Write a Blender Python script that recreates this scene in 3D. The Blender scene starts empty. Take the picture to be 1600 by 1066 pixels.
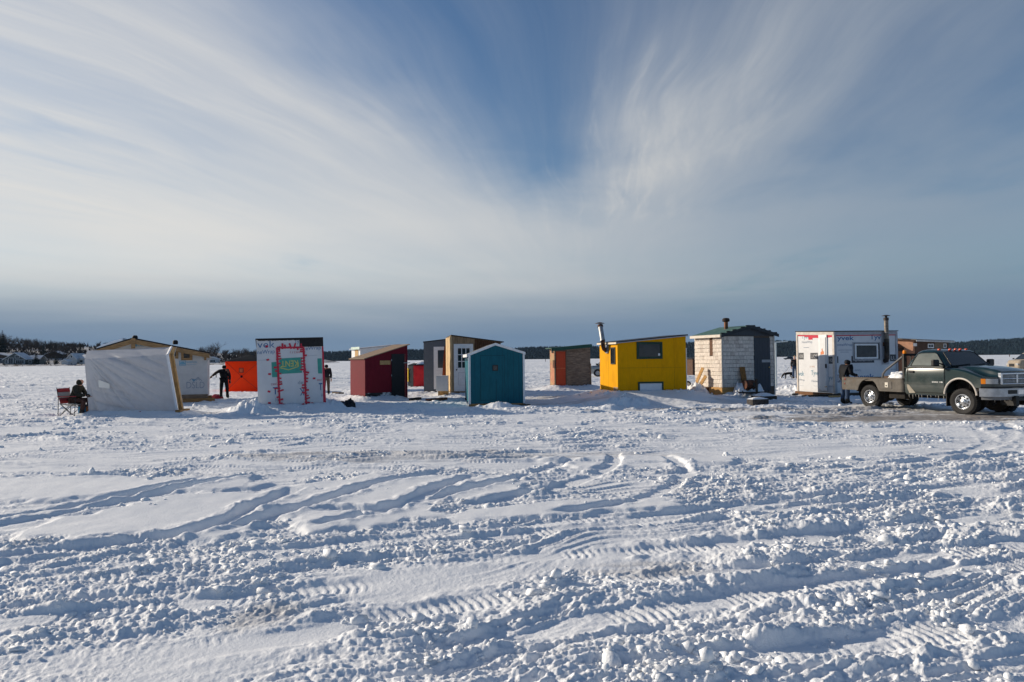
import bpy, bmesh, math, random
import numpy as np
from mathutils import Vector, Matrix, Euler
R_ = math.radians
sc = bpy.context.scene
COL = sc.collection
rng = random.Random(7)

# ------------------------------------------------------------------ camera
FPX, HC = 1067.0, 1.75
PIT, ROL = math.atan(28/1067), math.atan(.0095)
_f = Vector((0, math.cos(PIT), math.sin(PIT)))
_r0, _u0 = Vector((1, 0, 0)), Vector((0, -math.sin(PIT), math.cos(PIT)))
_r = _r0*math.cos(ROL) - _u0*math.sin(ROL)
_u = _u0*math.cos(ROL) + _r0*math.sin(ROL)
ORG = Vector((0, 0, HC))
cam = bpy.data.cameras.new('camera'); cam_o = bpy.data.objects.new('camera', cam); COL.objects.link(cam_o)
cam.sensor_width = 36; cam.lens = FPX/1600*36; cam.clip_start = .05; cam.clip_end = 20000
cam_o.matrix_world = Matrix(((_r.x, _u.x, -_f.x, 0), (_r.y, _u.y, -_f.y, 0), (_r.z, _u.z, -_f.z, HC), (0, 0, 0, 1)))
sc.camera = cam_o
sc.view_settings.view_transform = 'Standard'; sc.view_settings.look = 'None'
sc.view_settings.exposure = 0.06; sc.view_settings.gamma = 1; sc.view_settings.use_curve_mapping = False

# ------------------------------------------------------------------ sun
SUN_AZ, SUN_EL = -68.0, 19.0          # degrees right of +Y, degrees up
sl = bpy.data.lights.new('sun', 'SUN'); so = bpy.data.objects.new('sun', sl); COL.objects.link(so)
sl.energy = 5.0; sl.angle = R_(.6); sl.color = (1, .87, .70)
SD = Vector((math.sin(R_(SUN_AZ))*math.cos(R_(SUN_EL)), math.cos(R_(SUN_AZ))*math.cos(R_(SUN_EL)), math.sin(R_(SUN_EL))))
so.rotation_euler = SD.to_track_quat('Z', 'Y').to_euler()

# ------------------------------------------------------------------ node maths
class N:
    """tiny expression builder over Math nodes"""
    nt = None
    def __init__(s, sock): s.s = sock
    @staticmethod
    def op(kind, *a, clamp=False):
        n = N.nt.nodes.new('ShaderNodeMath'); n.operation = kind; n.use_clamp = clamp
        for i, x in enumerate(a):
            if isinstance(x, N): N.nt.links.new(x.s, n.inputs[i])
            else: n.inputs[i].default_value = float(x)
        return N(n.outputs[0])
    def __add__(s, o): return N.op('ADD', s, o)
    __radd__ = __add__
    def __sub__(s, o): return N.op('SUBTRACT', s, o)
    def __rsub__(s, o): return N.op('SUBTRACT', o, s)
    def __mul__(s, o): return N.op('MULTIPLY', s, o)
    __rmul__ = __mul__
    def __truediv__(s, o): return N.op('DIVIDE', s, o)
    def pow(s, e): return N.op('POWER', s, e)
    def max(s, o): return N.op('MAXIMUM', s, o)
    def min(s, o): return N.op('MINIMUM', s, o)
    def sat(s): return N.op('ADD', s, 0, clamp=True)
def sstep(a, b, x):
    n = N.nt.nodes.new('ShaderNodeMapRange'); n.interpolation_type = 'SMOOTHSTEP'
    N.nt.links.new(x.s, n.inputs[0]); n.inputs[1].default_value = a; n.inputs[2].default_value = b
    return N(n.outputs[0])
def vec(x, y, z=0.0):
    n = N.nt.nodes.new('ShaderNodeCombineXYZ')
    for i, v in enumerate((x, y, z)):
        if isinstance(v, N): N.nt.links.new(v.s, n.inputs[i])
        else: n.inputs[i].default_value = v
    return n.outputs[0]
def noise(v, scale=1, detail=4, rough=.5, dist=0.0, dim='3D'):
    n = N.nt.nodes.new('ShaderNodeTexNoise'); n.noise_dimensions = dim
    N.nt.links.new(v, n.inputs['Vector']); n.inputs['Scale'].default_value = scale
    n.inputs['Detail'].default_value = detail; n.inputs['Roughness'].default_value = rough
    n.inputs['Distortion'].default_value = dist
    return N(n.outputs[0])
def mixc(fac, a, b):
    n = N.nt.nodes.new('ShaderNodeMix'); n.data_type = 'RGBA'
    for i, x in ((0, fac), (6, a), (7, b)):
        if isinstance(x, N): N.nt.links.new(x.s, n.inputs[i])
        elif hasattr(x, 'is_output'): N.nt.links.new(x, n.inputs[i])
        elif i == 0: n.inputs[i].default_value = x
        else: n.inputs[i].default_value = (*x, 1)
    return n.outputs[2]

# ------------------------------------------------------------------ sky
wd = bpy.data.worlds.new('World'); sc.world = wd; wd.use_nodes = True
N.nt = nt = wd.node_tree
bg = nt.nodes['Background']; SKY_S = .1; bg.inputs[1].default_value = SKY_S
sky = nt.nodes.new('ShaderNodeTexSky'); sky.sky_type = 'NISHITA'; sky.sun_disc = False
sky.sun_elevation = R_(SUN_EL); sky.sun_rotation = R_(SUN_AZ % 360)
sky.air_density = 1.15; sky.dust_density = .3; sky.ozone_density = 1.6
tc = nt.nodes.new('ShaderNodeTexCoord'); sep = nt.nodes.new('ShaderNodeSeparateXYZ')
nt.links.new(tc.outputs['Generated'], sep.inputs[0])
X, Y, Z = (N(sep.outputs[i]) for i in range(3))
zc = Z.max(.004)
pa, pb = X/(zc+.05), Y/(zc+.05)             # where the view ray meets the flat cirrus deck
ca, sa = math.cos(R_(6)), math.sin(R_(6))
a = pa*ca - pb*sa; b = pa*sa + pb*ca        # b runs along the streaks
warp = noise(vec(a*.35, b*.3), 1, 3)
lean = sstep(.4, -1.0, a)
aw0 = a + (warp - .5)*.8
aw = a - lean*b*.26 + (warp - .5)*1.1
st1 = noise(vec(aw*1.15, b*.16, 3.1), 1, 7, .62, .5)       # long streaks
st2 = noise(vec(aw*3.4, b*.5, 8.7), 1, 6, .6, .9)          # fine fibres
st3 = noise(vec(aw*9.0, b*1.3, 5.7), 1, 4, .6, .6)
soft = noise(vec(a*.4, b*.36, 1.7), 1, 4, .5)
edge = noise(vec(a*.8, b*.4, 4.4), 1, 5, .55, .3) - .5
left = sstep(.12, -.62, aw0 + 1.08 - .30*b + edge*.65)
right = sstep(-.12, .62, aw0 - .20 + .10*b + edge*.7)
far = sstep(2.7, 4.5, b + edge*2.8 + N.op('ABSOLUTE', a)*.35)
body = left.max(right*.84).max(far*.98)
fib0 = sstep(.30, .70, st1*.60 + st2*.28 + st3*.12)
nearh = sstep(1.9, 4.0, b)
fib = fib0*(1 - nearh*.8) + nearh*.8*(soft*.5 + .38)
dens = body*(fib*.38 + soft*.40 + .21) + fib*.10
lift = noise(vec(a*.9, b*.5, 9.0), 1, 5, .55, .4)
hole = sstep(.30, .56, lift + left*.12 + far*.08)
dens = dens*(hole*.55 + .45)
wisp = sstep(.50, .74, st2*.6 + st3*.4)*sstep(-.12, .12, aw0 + edge*.3 - .2 + .1*b)*sstep(.9, .3, aw0)*sstep(1.6, 2.3, b)*sstep(5.2, 3.2, b)
pl = ((a - .33)*(a - .33)*(-1/.09) + (b - 2.75)*(b - 2.75)*(-1/.75))
plume = N.op('EXPONENT', pl + edge*1.6)
dens = dens + wisp*.30 + plume*(fib0*.5 + .12)
sunc = X*SD.x + Y*SD.y + Z*SD.z
toward = sstep(-.30, .80, sunc)
cloud = mixc(toward, (2.85, 3.35, 4.0), (7.2, 7.05, 6.75))
ahead = sstep(-.5, .25, Y + X*-.3)
dens = (dens*(toward*.42 + .76)*(ahead*.75 + .25)).sat()
base = sky.outputs[0]
tint = nt.nodes.new('ShaderNodeMix'); tint.data_type = 'RGBA'; tint.blend_type = 'MULTIPLY'
tint.inputs[0].default_value = 1; nt.links.new(base, tint.inputs[6]); tint.inputs[7].default_value = (.50, .67, .86, 1)
c1 = mixc(dens, tint.outputs[2], cloud)
bank_n = noise(vec(X*2.2, Z*22, 2.0), 1, 5, .55)
bank = sstep(.140, .022, Z + (bank_n - .5)*.045)
c2 = mixc(bank*.96, c1, (1.40, 2.20, 3.35))
nt.links.new(c2, bg.inputs[0])

# ------------------------------------------------------------------ materials
MATS = {}
def mat(name, col, rough=.7, var=.12, vs=6.0, stretch=(1, 1, 1), bump=0.0, bs=None, spec=.3, metal=0.0,
        col2=None, c2s=2.0, c2t=(.5, .6), coat=0.0, trans=0.0, bdist=.01):
    """procedural surface: mottled base colour, optional second (worn or dirty) colour, fine bump"""
    if name in MATS: return MATS[name]
    m = bpy.data.materials.new(name); m.use_nodes = True; N.nt = m.node_tree
    p = m.node_tree.nodes['Principled BSDF']
    t = m.node_tree.nodes.new('ShaderNodeTexCoord'); mp = m.node_tree.nodes.new('ShaderNodeMapping')
    m.node_tree.links.new(t.outputs['Object'], mp.inputs[0]); mp.inputs['Scale'].default_value = stretch
    v = mp.outputs[0]
    n1 = noise(v, vs, 5, .6)
    lo = tuple(c*(1-var) for c in col); hi = tuple(min(1, c*(1+var)) for c in col)
    c = mixc(sstep(.3, .7, n1), lo, hi)
    if col2:
        n2 = noise(v, c2s, 6, .65)
        c = mixc(sstep(c2t[0], c2t[1], n2), c, col2)
    if hasattr(c, 'is_output'): m.node_tree.links.new(c, p.inputs['Base Color'])
    p.inputs['Roughness'].default_value = rough; p.inputs['Metallic'].default_value = metal
    p.inputs['Specular IOR Level'].default_value = spec
    if coat: p.inputs['Coat Weight'].default_value = coat; p.inputs['Coat Roughness'].default_value = .08
    if trans: p.inputs['Transmission Weight'].default_value = trans
    if bump:
        b = m.node_tree.nodes.new('ShaderNodeBump'); b.inputs['Strength'].default_value = bump
        b.inputs['Distance'].default_value = bdist
        n3 = noise(v, bs or vs*4, 4, .6); m.node_tree.links.new(n3.s, b.inputs['Height'])
        m.node_tree.links.new(b.outputs[0], p.inputs['Normal'])
    MATS[name] = m
    return m
def wood(name, col, **k):
    return mat(name, col, rough=.8, var=k.pop('var', .35), vs=3, stretch=k.pop('stretch', (14, 14, 1.2)), bump=.25, bs=9, spec=.2, **k)
def glass(name, tint=(.02, .025, .03), rough=.06):
    return mat(name, tint, rough=rough, var=.3, vs=2, spec=.6)

# ------------------------------------------------------------------ mesh builder
class MB:
    def __init__(s): s.v = []; s.f = []; s.mi = []
    def add(s, vs, fs, mi=0):
        o = len(s.v); s.v += [tuple(x) for x in vs]; s.f += [tuple(i+o for i in f) for f in fs]; s.mi += [mi]*len(fs)
        return s
    def hexa(s, p, mi=0):      # 4 bottom, 4 top
        return s.add(p, [(3, 2, 1, 0), (4, 5, 6, 7), (0, 1, 5, 4), (1, 2, 6, 5), (2, 3, 7, 6), (3, 0, 4, 7)], mi)
    def box(s, a, b, mi=0):
        x0, y0, z0 = a; x1, y1, z1 = b
        return s.hexa([(x0, y0, z0), (x1, y0, z0), (x1, y1, z0), (x0, y1, z0), (x0, y0, z1), (x1, y0, z1), (x1, y1, z1), (x0, y1, z1)], mi)
    def rbox(s, c, size, ax, mi=0):   # oriented box, ax = rotation matrix 3x3
        q = []
        for sz in (-.5, .5):
            for sx, sy in ((-.5, -.5), (.5, -.5), (.5, .5), (-.5, .5)):
                q.append(Vector(c) + ax @ Vector((sx*size[0], sy*size[1], sz*size[2])))
        return s.hexa(q, mi)
    def beam(s, p, q, w, h, up=(0, 0, 1), mi=0):
        p, q = Vector(p), Vector(q); d = (q-p); L = d.length; d.normalize()
        u = Vector(up); x = d.cross(u)
        if x.length < 1e-4: x = d.cross(Vector((0, 1, 0)))
        x.normalize(); y = x.cross(d)
        return s.rbox((p+q)/2, (L, w, h), Matrix((d, x, y)).transposed(), mi)
    def tube(s, pts, r, n=10, cap=True, mi=0):
        pts = [Vector(p) for p in pts]; rs = r if isinstance(r, (list, tuple)) else [r]*len(pts)
        o = len(s.v); prev = None
        for i, p in enumerate(pts):
            d = (pts[min(i+1, len(pts)-1)] - pts[max(i-1, 0)]).normalized()
            if prev is None:
                x = d.cross(Vector((0, 0, 1)))
                if x.length < 1e-3: x = d.cross(Vector((0, 1, 0)))
                x.normalize()
            else: x = (prev - d*prev.dot(d)).normalized()
            prev = x; y = d.cross(x)
            for k in range(n):
                t = 2*math.pi*k/n; s.v.append(tuple(p + (x*math.cos(t) + y*math.sin(t))*rs[i]))
        for i in range(len(pts)-1):
            for k in range(n):
                a, b = o+i*n+k, o+i*n+(k+1) % n
                s.f.append((a, b, b+n, a+n)); s.mi.append(mi)
        if cap:
            s.f.append(tuple(o+k for k in range(n))[::-1]); s.mi.append(mi)
            e = o+(len(pts)-1)*n; s.f.append(tuple(e+k for k in range(n))); s.mi.append(mi)
        return s
    def lathe(s, prof, c=(0, 0, 0), ax=2, n=24, mi=0):   # prof: (r, h) along axis
        o = len(s.v)
        for r, h in prof:
            for k in range(n):
                t = 2*math.pi*k/n; q = [r*math.cos(t), r*math.sin(t), h]
                q = q if ax == 2 else ([q[0], q[2], q[1]] if ax == 1 else [q[2], q[0], q[1]])
                s.v.append((q[0]+c[0], q[1]+c[1], q[2]+c[2]))
        for i in range(len(prof)-1):
            for k in range(n):
                a, b = o+i*n+k, o+i*n+(k+1) % n
                s.f.append((a, b, b+n, a+n)); s.mi.append(mi)
        return s
    def prism(s, pts, off, mi=0):     # planar outline + offset vector
        n = len(pts); o = Vector(off)
        vs = [Vector(p) for p in pts] + [Vector(p)+o for p in pts]
        fs = [tuple(range(n))[::-1], tuple(range(n, 2*n))] + [(i, (i+1) % n, n+(i+1) % n, n+i) for i in range(n)]
        return s.add(vs, fs, mi)
    def build(s, name, m, parent=None, smooth=False, bevel=0, label=None):
        me = bpy.data.meshes.new(name); me.from_pydata(s.v, [], s.f)
        for x in (m if isinstance(m, (list, tuple)) else [m]): me.materials.append(x)
        if any(s.mi): me.polygons.foreach_set('material_index', s.mi)
        bm = bmesh.new(); bm.from_mesh(me); bmesh.ops.recalc_face_normals(bm, faces=bm.faces); bm.to_mesh(me); bm.free()
        if smooth:
            me.polygons.foreach_set('use_smooth', [True]*len(me.polygons))
            me.set_sharp_from_angle(angle=R_(smooth if smooth is not True else 40))
        o = bpy.data.objects.new(name, me); COL.objects.link(o)
        if parent: o.parent = parent
        if bevel:
            b = o.modifiers.new('bevel', 'BEVEL'); b.width = bevel; b.segments = 2; b.limit_method = 'ANGLE'; b.harden_normals = False
        if label: o['label'] = label
        return o
def tag(o, label=None, cat=None, group=None, kind=None):
    if label: o['label'] = label
    if cat: o['category'] = cat
    if group: o['group'] = group
    if kind: o['kind'] = kind
    return o
def empty(name, M, label=None, cat=None, group=None):
    o = bpy.data.objects.new(name, None); COL.objects.link(o)
    o.matrix_world = M if isinstance(M, Matrix) else Matrix.Translation(M)
    o.empty_display_size = .2
    return tag(o, label, cat, group)
def copy_tree(o, parent=None):
    c = o.copy(); COL.objects.link(c)
    if parent: c.parent = parent
    for ch in list(o.children): copy_tree(ch, c)
    return c

# ------------------------------------------------------------------ survey of the place: sight lines from the camera
def ray(px, py): return _f*FPX + _r*(px-800) + _u*(533-py)
def G(px, py, z=0.0):
    d = ray(px, py); return ORG + d*((z-HC)/d.z)
def at(px, py, y):
    d = ray(px, py); return ORG + d*(y/d.y)
def hz(px): return 561 - .0095*(px-800)

# ------------------------------------------------------------------ noise
def _hash(ix, iy, seed):
    h = (ix.astype(np.int64)*374761393 + iy.astype(np.int64)*668265263 + seed*974711) & 0xffffffff
    h = ((h ^ (h >> 13))*1274126177) & 0xffffffff
    return ((h ^ (h >> 16)) & 0xffff).astype(np.float32)*(2*math.pi/65536)
def perlin(x, y, seed=0):
    x = np.asarray(x, np.float32); y = np.asarray(y, np.float32)
    ix = np.floor(x); iy = np.floor(y); fx = x-ix; fy = y-iy
    ux = fx*fx*fx*(fx*(fx*6-15)+10); uy = fy*fy*fy*(fy*(fy*6-15)+10)
    def g(dx, dy):
        a = _hash(ix+dx, iy+dy, seed); return np.cos(a)*(fx-dx) + np.sin(a)*(fy-dy)
    a = g(0, 0)*(1-ux) + g(1, 0)*ux; b = g(0, 1)*(1-ux) + g(1, 1)*ux
    return (a*(1-uy) + b*uy)*1.5
def fbm(x, y, seed, octv=4, gain=.5, lac=2.03):
    s = 0; a = 1
    for i in range(octv):
        s = s + a*perlin(x, y, seed+i*17); a *= gain; x = x*lac + 3.7; y = y*lac - 1.3
    return s
def ss(a, b, x):
    t = np.clip((x-a)/(b-a), 0, 1); return t*t*(3-2*t)
# ------------------------------------------------------------------ snow covered ice
# tyre ruts: control points (x, y) in metres, half gauge between the two wheels (0 = single snow-machine track)
def gp(*pp): return [tuple(G(x, y)[:2]) for x, y in pp]
TRACKS = [
 (gp((-260, 905), (0, 872), (200, 850), (320, 831), (400, 795), (472, 765)), .0, .30, .085),
 (gp((-200, 848), (0, 822), (160, 795), (330, 760), (430, 742)), .0, .26, .05),
 (gp((-200, 836), (0, 812), (160, 786), (330, 752)), .0, .22, .04),
 (gp((-300, 765), (0, 752), (250, 748)), .0, .24, .055),
 (gp((-300, 752), (0, 742), (260, 741)), .0, .2, .045),
 (gp((340, 835), (420, 812), (540, 775), (610, 755), (700, 742)), .0, .30, .075),
 (gp((480, 800), (600, 798), (690, 764), (760, 745)), .0, .28, .07),
 (gp((470, 830), (590, 805), (640, 790), (800, 752), (905, 715)), .0, .26, .06),
 (gp((700, 800), (880, 760), (955, 730), (960, 705)), .0, .30, .05),
 (gp((850, 810), (1000, 785), (1062, 752), (1070, 735), (1040, 712)), .0, .30, .05),
 (gp((560, 860), (800, 838), (1060, 805), (1400, 770), (1800, 735)), .0, .28, .04),
 (gp((0, 925), (300, 888), (600, 858), (900, 828), (1300, 790)), .0, .26, .035),
 (gp((0, 908), (300, 875), (640, 842), (980, 808)), .0, .24, .03),
 (gp((400, 1000), (760, 935), (1080, 900), (1340, 878), (1700, 838)), .0, .34, .06),
 (gp((740, 1010), (960, 965), (1240, 918), (1600, 880), (1900, 850)), .0, .36, .075),
 (gp((700, 875), (1150, 852), (1600, 812), (1900, 788)), .0, .32, .05),
 (gp((900, 870), (1300, 835), (1700, 790)), .0, .30, .04),
 (gp((1000, 1040), (1300, 1010), (1600, 975), (1900, 940)), .0, .4, .08),
 (gp((-200, 1000), (120, 960), (420, 930), (640, 905)), .0, .34, .05),
 (gp((250, 1020), (500, 990), (640, 965)), .0, .34, .06),
 (gp((-300, 668), (200, 667), (700, 668), (1200, 670), (1800, 676)), .0, .3, .03),
 (gp((-300, 690), (200, 690), (700, 692), (1200, 694), (1800, 695)), .0, .3, .025),
 (gp((-300, 716), (100, 716), (500, 722), (900, 724), (1200, 728), (1800, 722)), .0, .28, .03),
 (gp((-300, 728), (100, 729), (600, 735), (1000, 742), (1500, 738), (1800, 740)), .0, .28, .03),
 (gp((1250, 725), (1480, 712), (1565, 690), (1580, 670), (1560, 655)), .0, .26, .03),
 (gp((1200, 738), (1440, 722), (1530, 700), (1545, 684), (1520, 668)), .0, .26, .03),
]
def smooth_pts(P, n=14):
    P = np.array(P); out = []
    for i in range(len(P)-1):
        p0 = P[max(i-1, 0)]; p1 = P[i]; p2 = P[i+1]; p3 = P[min(i+2, len(P)-1)]
        for t in np.linspace(0, 1, n, endpoint=False):
            out.append(.5*((2*p1) + (p2-p0)*t + (2*p0-5*p1+4*p2-p3)*t*t + (3*p1-p0-3*p2+p3)*t**3))
    out.append(P[-1]); return np.array(out)
BANKS = []    # (corner, u, v, w, d, height, reach) snow heaped round a footprint
MOUNDS = []   # (x, y, rx, ry, h)
DIRT = []     # (x, y, rx, ry, strength, rot)
FOOT = []     # footprints kept flat: (corner, u, v, w, d)
def mound(px, py, rx, ry, h): g = G(px, py); MOUNDS.append((g.x, g.y, rx, ry, h))
def stain(px, py, rx, ry, s, rot=0): g = G(px, py); DIRT.append((g.x, g.y, rx, ry, s, rot))
SMOOTH = [gp((330, 800))[0] + (1.1, 1.3, .5), gp((250, 815))[0] + (1.5, .9, .5), gp((430, 790))[0] + (.9, 1.2, .4), gp((60, 768))[0] + (3.4, 1.0, .0), gp((-150, 775))[0] + (3, 1.2, .0),
          gp((590, 772))[0] + (1.0, 1.3, .2), gp((730, 765))[0] + (.9, .9, .2), gp((545, 812))[0] + (.7, .6, .3), gp((900, 800))[0] + (1.6, .4, 0.2),
          gp((1010, 722))[0] + (2.0, .8, 0)]

def snow_height(x, y):
    """height of the snow and a churn value, all from world position"""
    x = x.astype(np.float32); y = y.astype(np.float32)
    r = np.sqrt(x*x + y*y)
    wx = x + .35*fbm(x*.5, y*.5, 11, 2); wy = y + .35*fbm(x*.5, y*.5, 23, 2)
    h = .035*fbm(x*.16, y*.16, 1, 3)
    # broad direction of driving: about 20 deg from x near the camera, along x further out
    ang = np.radians(21 - 16*ss(7, 17, y))
    u = wx*np.cos(ang) + wy*np.sin(ang); v = -wx*np.sin(ang) + wy*np.cos(ang)
    smooth = np.zeros_like(x)
    lump = .35*fbm(x*1.4, y*1.4, 71, 3)
    for cx, cy, rx, ry, rot in SMOOTH:
        dx, dy = x-cx, y-cy; c_, s_ = math.cos(rot), math.sin(rot)
        q = np.sqrt(((dx*c_+dy*s_)/rx)**2 + ((-dx*s_+dy*c_)/ry)**2) + lump
        smooth = np.maximum(smooth, 1-ss(.8, 1.05, q))
    churn = ss(-.25, .45, fbm(x*.32 + 5, y*.42, 31, 3) + .45*(1-ss(8.5, 11.5, y)) + .22*ss(14, 19, y) - .3*ss(28, 60, r))
    churn = churn*(1-smooth)
    near = 1 - .30*ss(8, 14, y) + .55*ss(15, 22, y) - .3*ss(34, 50, y)
    # heaped, broken ridges thrown up by wheels and ploughs
    ridge = fbm(u*.85, v*3.0, 41, 4, .52)
    rg = np.maximum(ridge, -.25)
    h += near*churn*(.050*np.sign(rg)*np.abs(rg)**.85)
    ridge2 = 1-np.abs(fbm(u*1.3, v*5.0, 51, 3, .55))*2.2
    h += near*churn*.022*np.clip(ridge2, 0, 1)**2
    # clods: steep-sided lumps of several sizes
    l1 = fbm(u*3.2, v*6.4, 61, 3, .55); h += (.25+.75*near)*churn*.021*np.clip(l1-.12, 0, .6)**.8
    l2 = fbm(wx*10, wy*13, 67, 3, .6)
    h += (.35+.65*near)*(.25+.75*churn)*.0115*np.clip(l2, -.2, 1)*(1-.92*smooth)
    l3 = fbm(x*21, y*25, 77, 2, .6); fade = 1-ss(9, 22, y)
    h += fade*(.15+.85*churn)*.0095*l3*(1-.8*smooth)
    # wind-packed streaks along the drive lanes further off
    lane = fbm(u*.35, v*2.6, 81, 3, .5); h += (.30+1.3*ss(7, 13, y))*(.012+.018*churn)*lane*(1-smooth)*(1+1.6*ss(30, 60, r))*(1-ss(120, 260, r))
    fine = 1-np.abs(fbm(u*.22+9, v*4.2, 171, 3, .6))*2; h += .024*np.clip(fine, 0, 1)**2*(1-smooth)*(1-ss(25, 45, y))*ss(-.3, .3, fbm(x*.25, y*.3, 181, 2))
    h += smooth*(.050 + .006*fbm(x*2.2, y*2.2, 91, 3))
    # ruts
    for P, gauge, w, dep in TRACKS:
        w *= .72; dep *= .66
        S = smooth_pts(P)
        m = (x > S[:, 0].min()-1) & (x < S[:, 0].max()+1) & (y > S[:, 1].min()-1) & (y < S[:, 1].max()+1)
        if not m.any(): continue
        X, Y = x[m], y[m]; best = np.full(X.shape, 9e9, np.float32); arc = np.zeros_like(X); L = 0
        for i in range(len(S)-1):
            ax, ay = S[i]; bx, by = S[i+1]; ex, ey = bx-ax, by-ay; l2_ = ex*ex+ey*ey
            if l2_ < 1e-9: continue
            t = np.clip(((X-ax)*ex + (Y-ay)*ey)/l2_, 0, 1)
            d = (X-ax-ex*t)**2 + (Y-ay-ey*t)**2
            k = d < best; best[k] = d[k]; sgn = np.sign(ex*(Y-ay) - ey*(X-ax))
            arc[k] = (L + t*math.sqrt(l2_))[k]; L += math.sqrt(l2_)
        d = np.sqrt(best) + .05*fbm(X*1.7, Y*1.7, 101, 2)
        ends = ss(0, .5, arc)*(1-ss(L-.6, L, arc))
        brk = .45 + .55*ss(-.3, .15, fbm(X*.9, Y*.9, 107, 2))
        inside = (1-ss(w*.5-.03, w*.5+.05, d))*ends
        lip = np.exp(-((d-w*.5-.09)/.085)**2)*ends*brk
        tread = inside*np.sign(np.sin(arc*2*math.pi/.075 + d*20))*.0045*ss(-.2, .3, fbm(X*1.3, Y*1.3, 117, 2))*(1-ss(11, 20, y[m]))
        hh = h[m]
        lipn = .6 + .9*np.clip(fbm(X*4.5, Y*5.5, 111, 3), -.5, 1)
        hh = hh*(1-.8*inside) - dep*.55*inside*brk + dep*.55*lip*lipn + tread
        h[m] = hh
    # heaps round the shacks
    n1 = fbm(x*1.3, y*1.3, 121, 4, .55); n2 = fbm(x*5, y*5, 131, 3, .55)
    for c, uu, vv, w, d, H, reach, rough in BANKS:
        lx = (x-c[0])*uu[0] + (y-c[1])*uu[1]; ly = (x-c[0])*vv[0] + (y-c[1])*vv[1]
        dx = np.maximum(np.maximum(-lx, lx-w), 0); dy = np.maximum(np.maximum(-ly, ly-d), 0)
        dd = np.sqrt(dx*dx+dy*dy)/reach + .28*n1*rough
        k = 1-np.clip(dd, 0, 1); b = H*k**1.25*(1+.35*n1*rough) + .05*n2*k*np.sqrt(H)*rough
        h = np.maximum(h, b*(k > 0) - .5*(k <= 0))
    for cx, cy, rx, ry, H in MOUNDS:
        q = np.sqrt(((x-cx)/rx)**2 + ((y-cy)/ry)**2) + .3*n1
        k = np.clip(1-q, 0, 1); h = np.maximum(h, H*ss(0, 1, k)*(1+.3*n2) - .5*(k <= 0))
    for c, uu, vv, w, d in FOOT:
        lx = (x-c[0])*uu[0] + (y-c[1])*uu[1]; ly = (x-c[0])*vv[0] + (y-c[1])*vv[1]
        q = np.maximum(np.maximum(-lx, lx-w), np.maximum(-ly, ly-d))
        h = np.where(q < 0, np.minimum(h, .0), h)
    h = np.where(y < 3.0, h*ss(2.4, 3.0, y), h)
    h *= 1-.8*ss(150, 600, r)
    dirt = np.zeros_like(x)
    for cx, cy, rx, ry, s, rot in DIRT:
        dx, dy = x-cx, y-cy; c_, s_ = math.cos(rot), math.sin(rot)
        q = np.sqrt(((dx*c_+dy*s_)/rx)**2 + ((-dx*s_+dy*c_)/ry)**2) + .35*fbm(x*1.1, y*2.2, 141, 4, .6)
        dirt = np.maximum(dirt, s*(1-ss(.45, 1.1, q)))
    dirt = dirt*ss(-.45, .25, fbm(x*.8, y*4.5, 151, 4, .6) + dirt)
    for cx, cy, rx, ry, s, rot in DIRT:
        if s > .85:
            q = np.sqrt(((x-cx)/rx)**2 + ((y-cy)/ry)**2); h = h*(1-.6*(1-ss(.5, 1, q)))
    return h, dirt, churn

def snow_material():
    m = bpy.data.materials.new('snow'); m.use_nodes = True; N.nt = nt = m.node_tree; p = nt.nodes['Principled BSDF']
    g = nt.nodes.new('ShaderNodeNewGeometry'); P = g.outputs['Position']
    at_ = nt.nodes.new('ShaderNodeAttribute'); at_.attribute_name = 'dirt'; d = N(at_.outputs['Fac'])
    n = noise(P, .8, 5, .6)
    c = mixc(sstep(.35, .7, n), (.84, .86, .885), (.79, .815, .85))
    dn = noise(P, 3.5, 6, .7)
    c = mixc((d*(.45 + dn*.9)).sat(), c, (.13, .095, .065))
    # blue-grey streaks painted in for shaded ruts far out on the ice
    sp = nt.nodes.new('ShaderNodeSeparateXYZ'); nt.links.new(P, sp.inputs[0])
    X, Y = N(sp.outputs[0]), N(sp.outputs[1])
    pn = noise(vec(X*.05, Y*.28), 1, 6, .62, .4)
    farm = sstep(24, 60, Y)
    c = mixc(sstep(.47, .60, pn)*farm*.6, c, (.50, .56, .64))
    nt.links.new(c, p.inputs['Base Color'])
    p.inputs['Roughness'].default_value = .62; p.inputs['Specular IOR Level'].default_value = .25
    b = nt.nodes.new('ShaderNodeBump'); b.inputs['Distance'].default_value = .012; b.inputs['Strength'].default_value = .55
    fine = noise(P, 46, 4, .65) + noise(P, 160, 2, .6)*.35
    nt.links.new(fine.s, b.inputs['Height'])
    b2 = nt.nodes.new('ShaderNodeBump'); b2.inputs['Distance'].default_value = .35
    nt.links.new((farm*.95).s, b2.inputs['Strength'])
    big = noise(vec(X*.22, Y*.55), 1, 7, .68)
    nt.links.new(big.s, b2.inputs['Height']); nt.links.new(b.outputs[0], b2.inputs['Normal'])
    nt.links.new(b2.outputs[0], p.inputs['Normal'])
    return m

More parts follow.
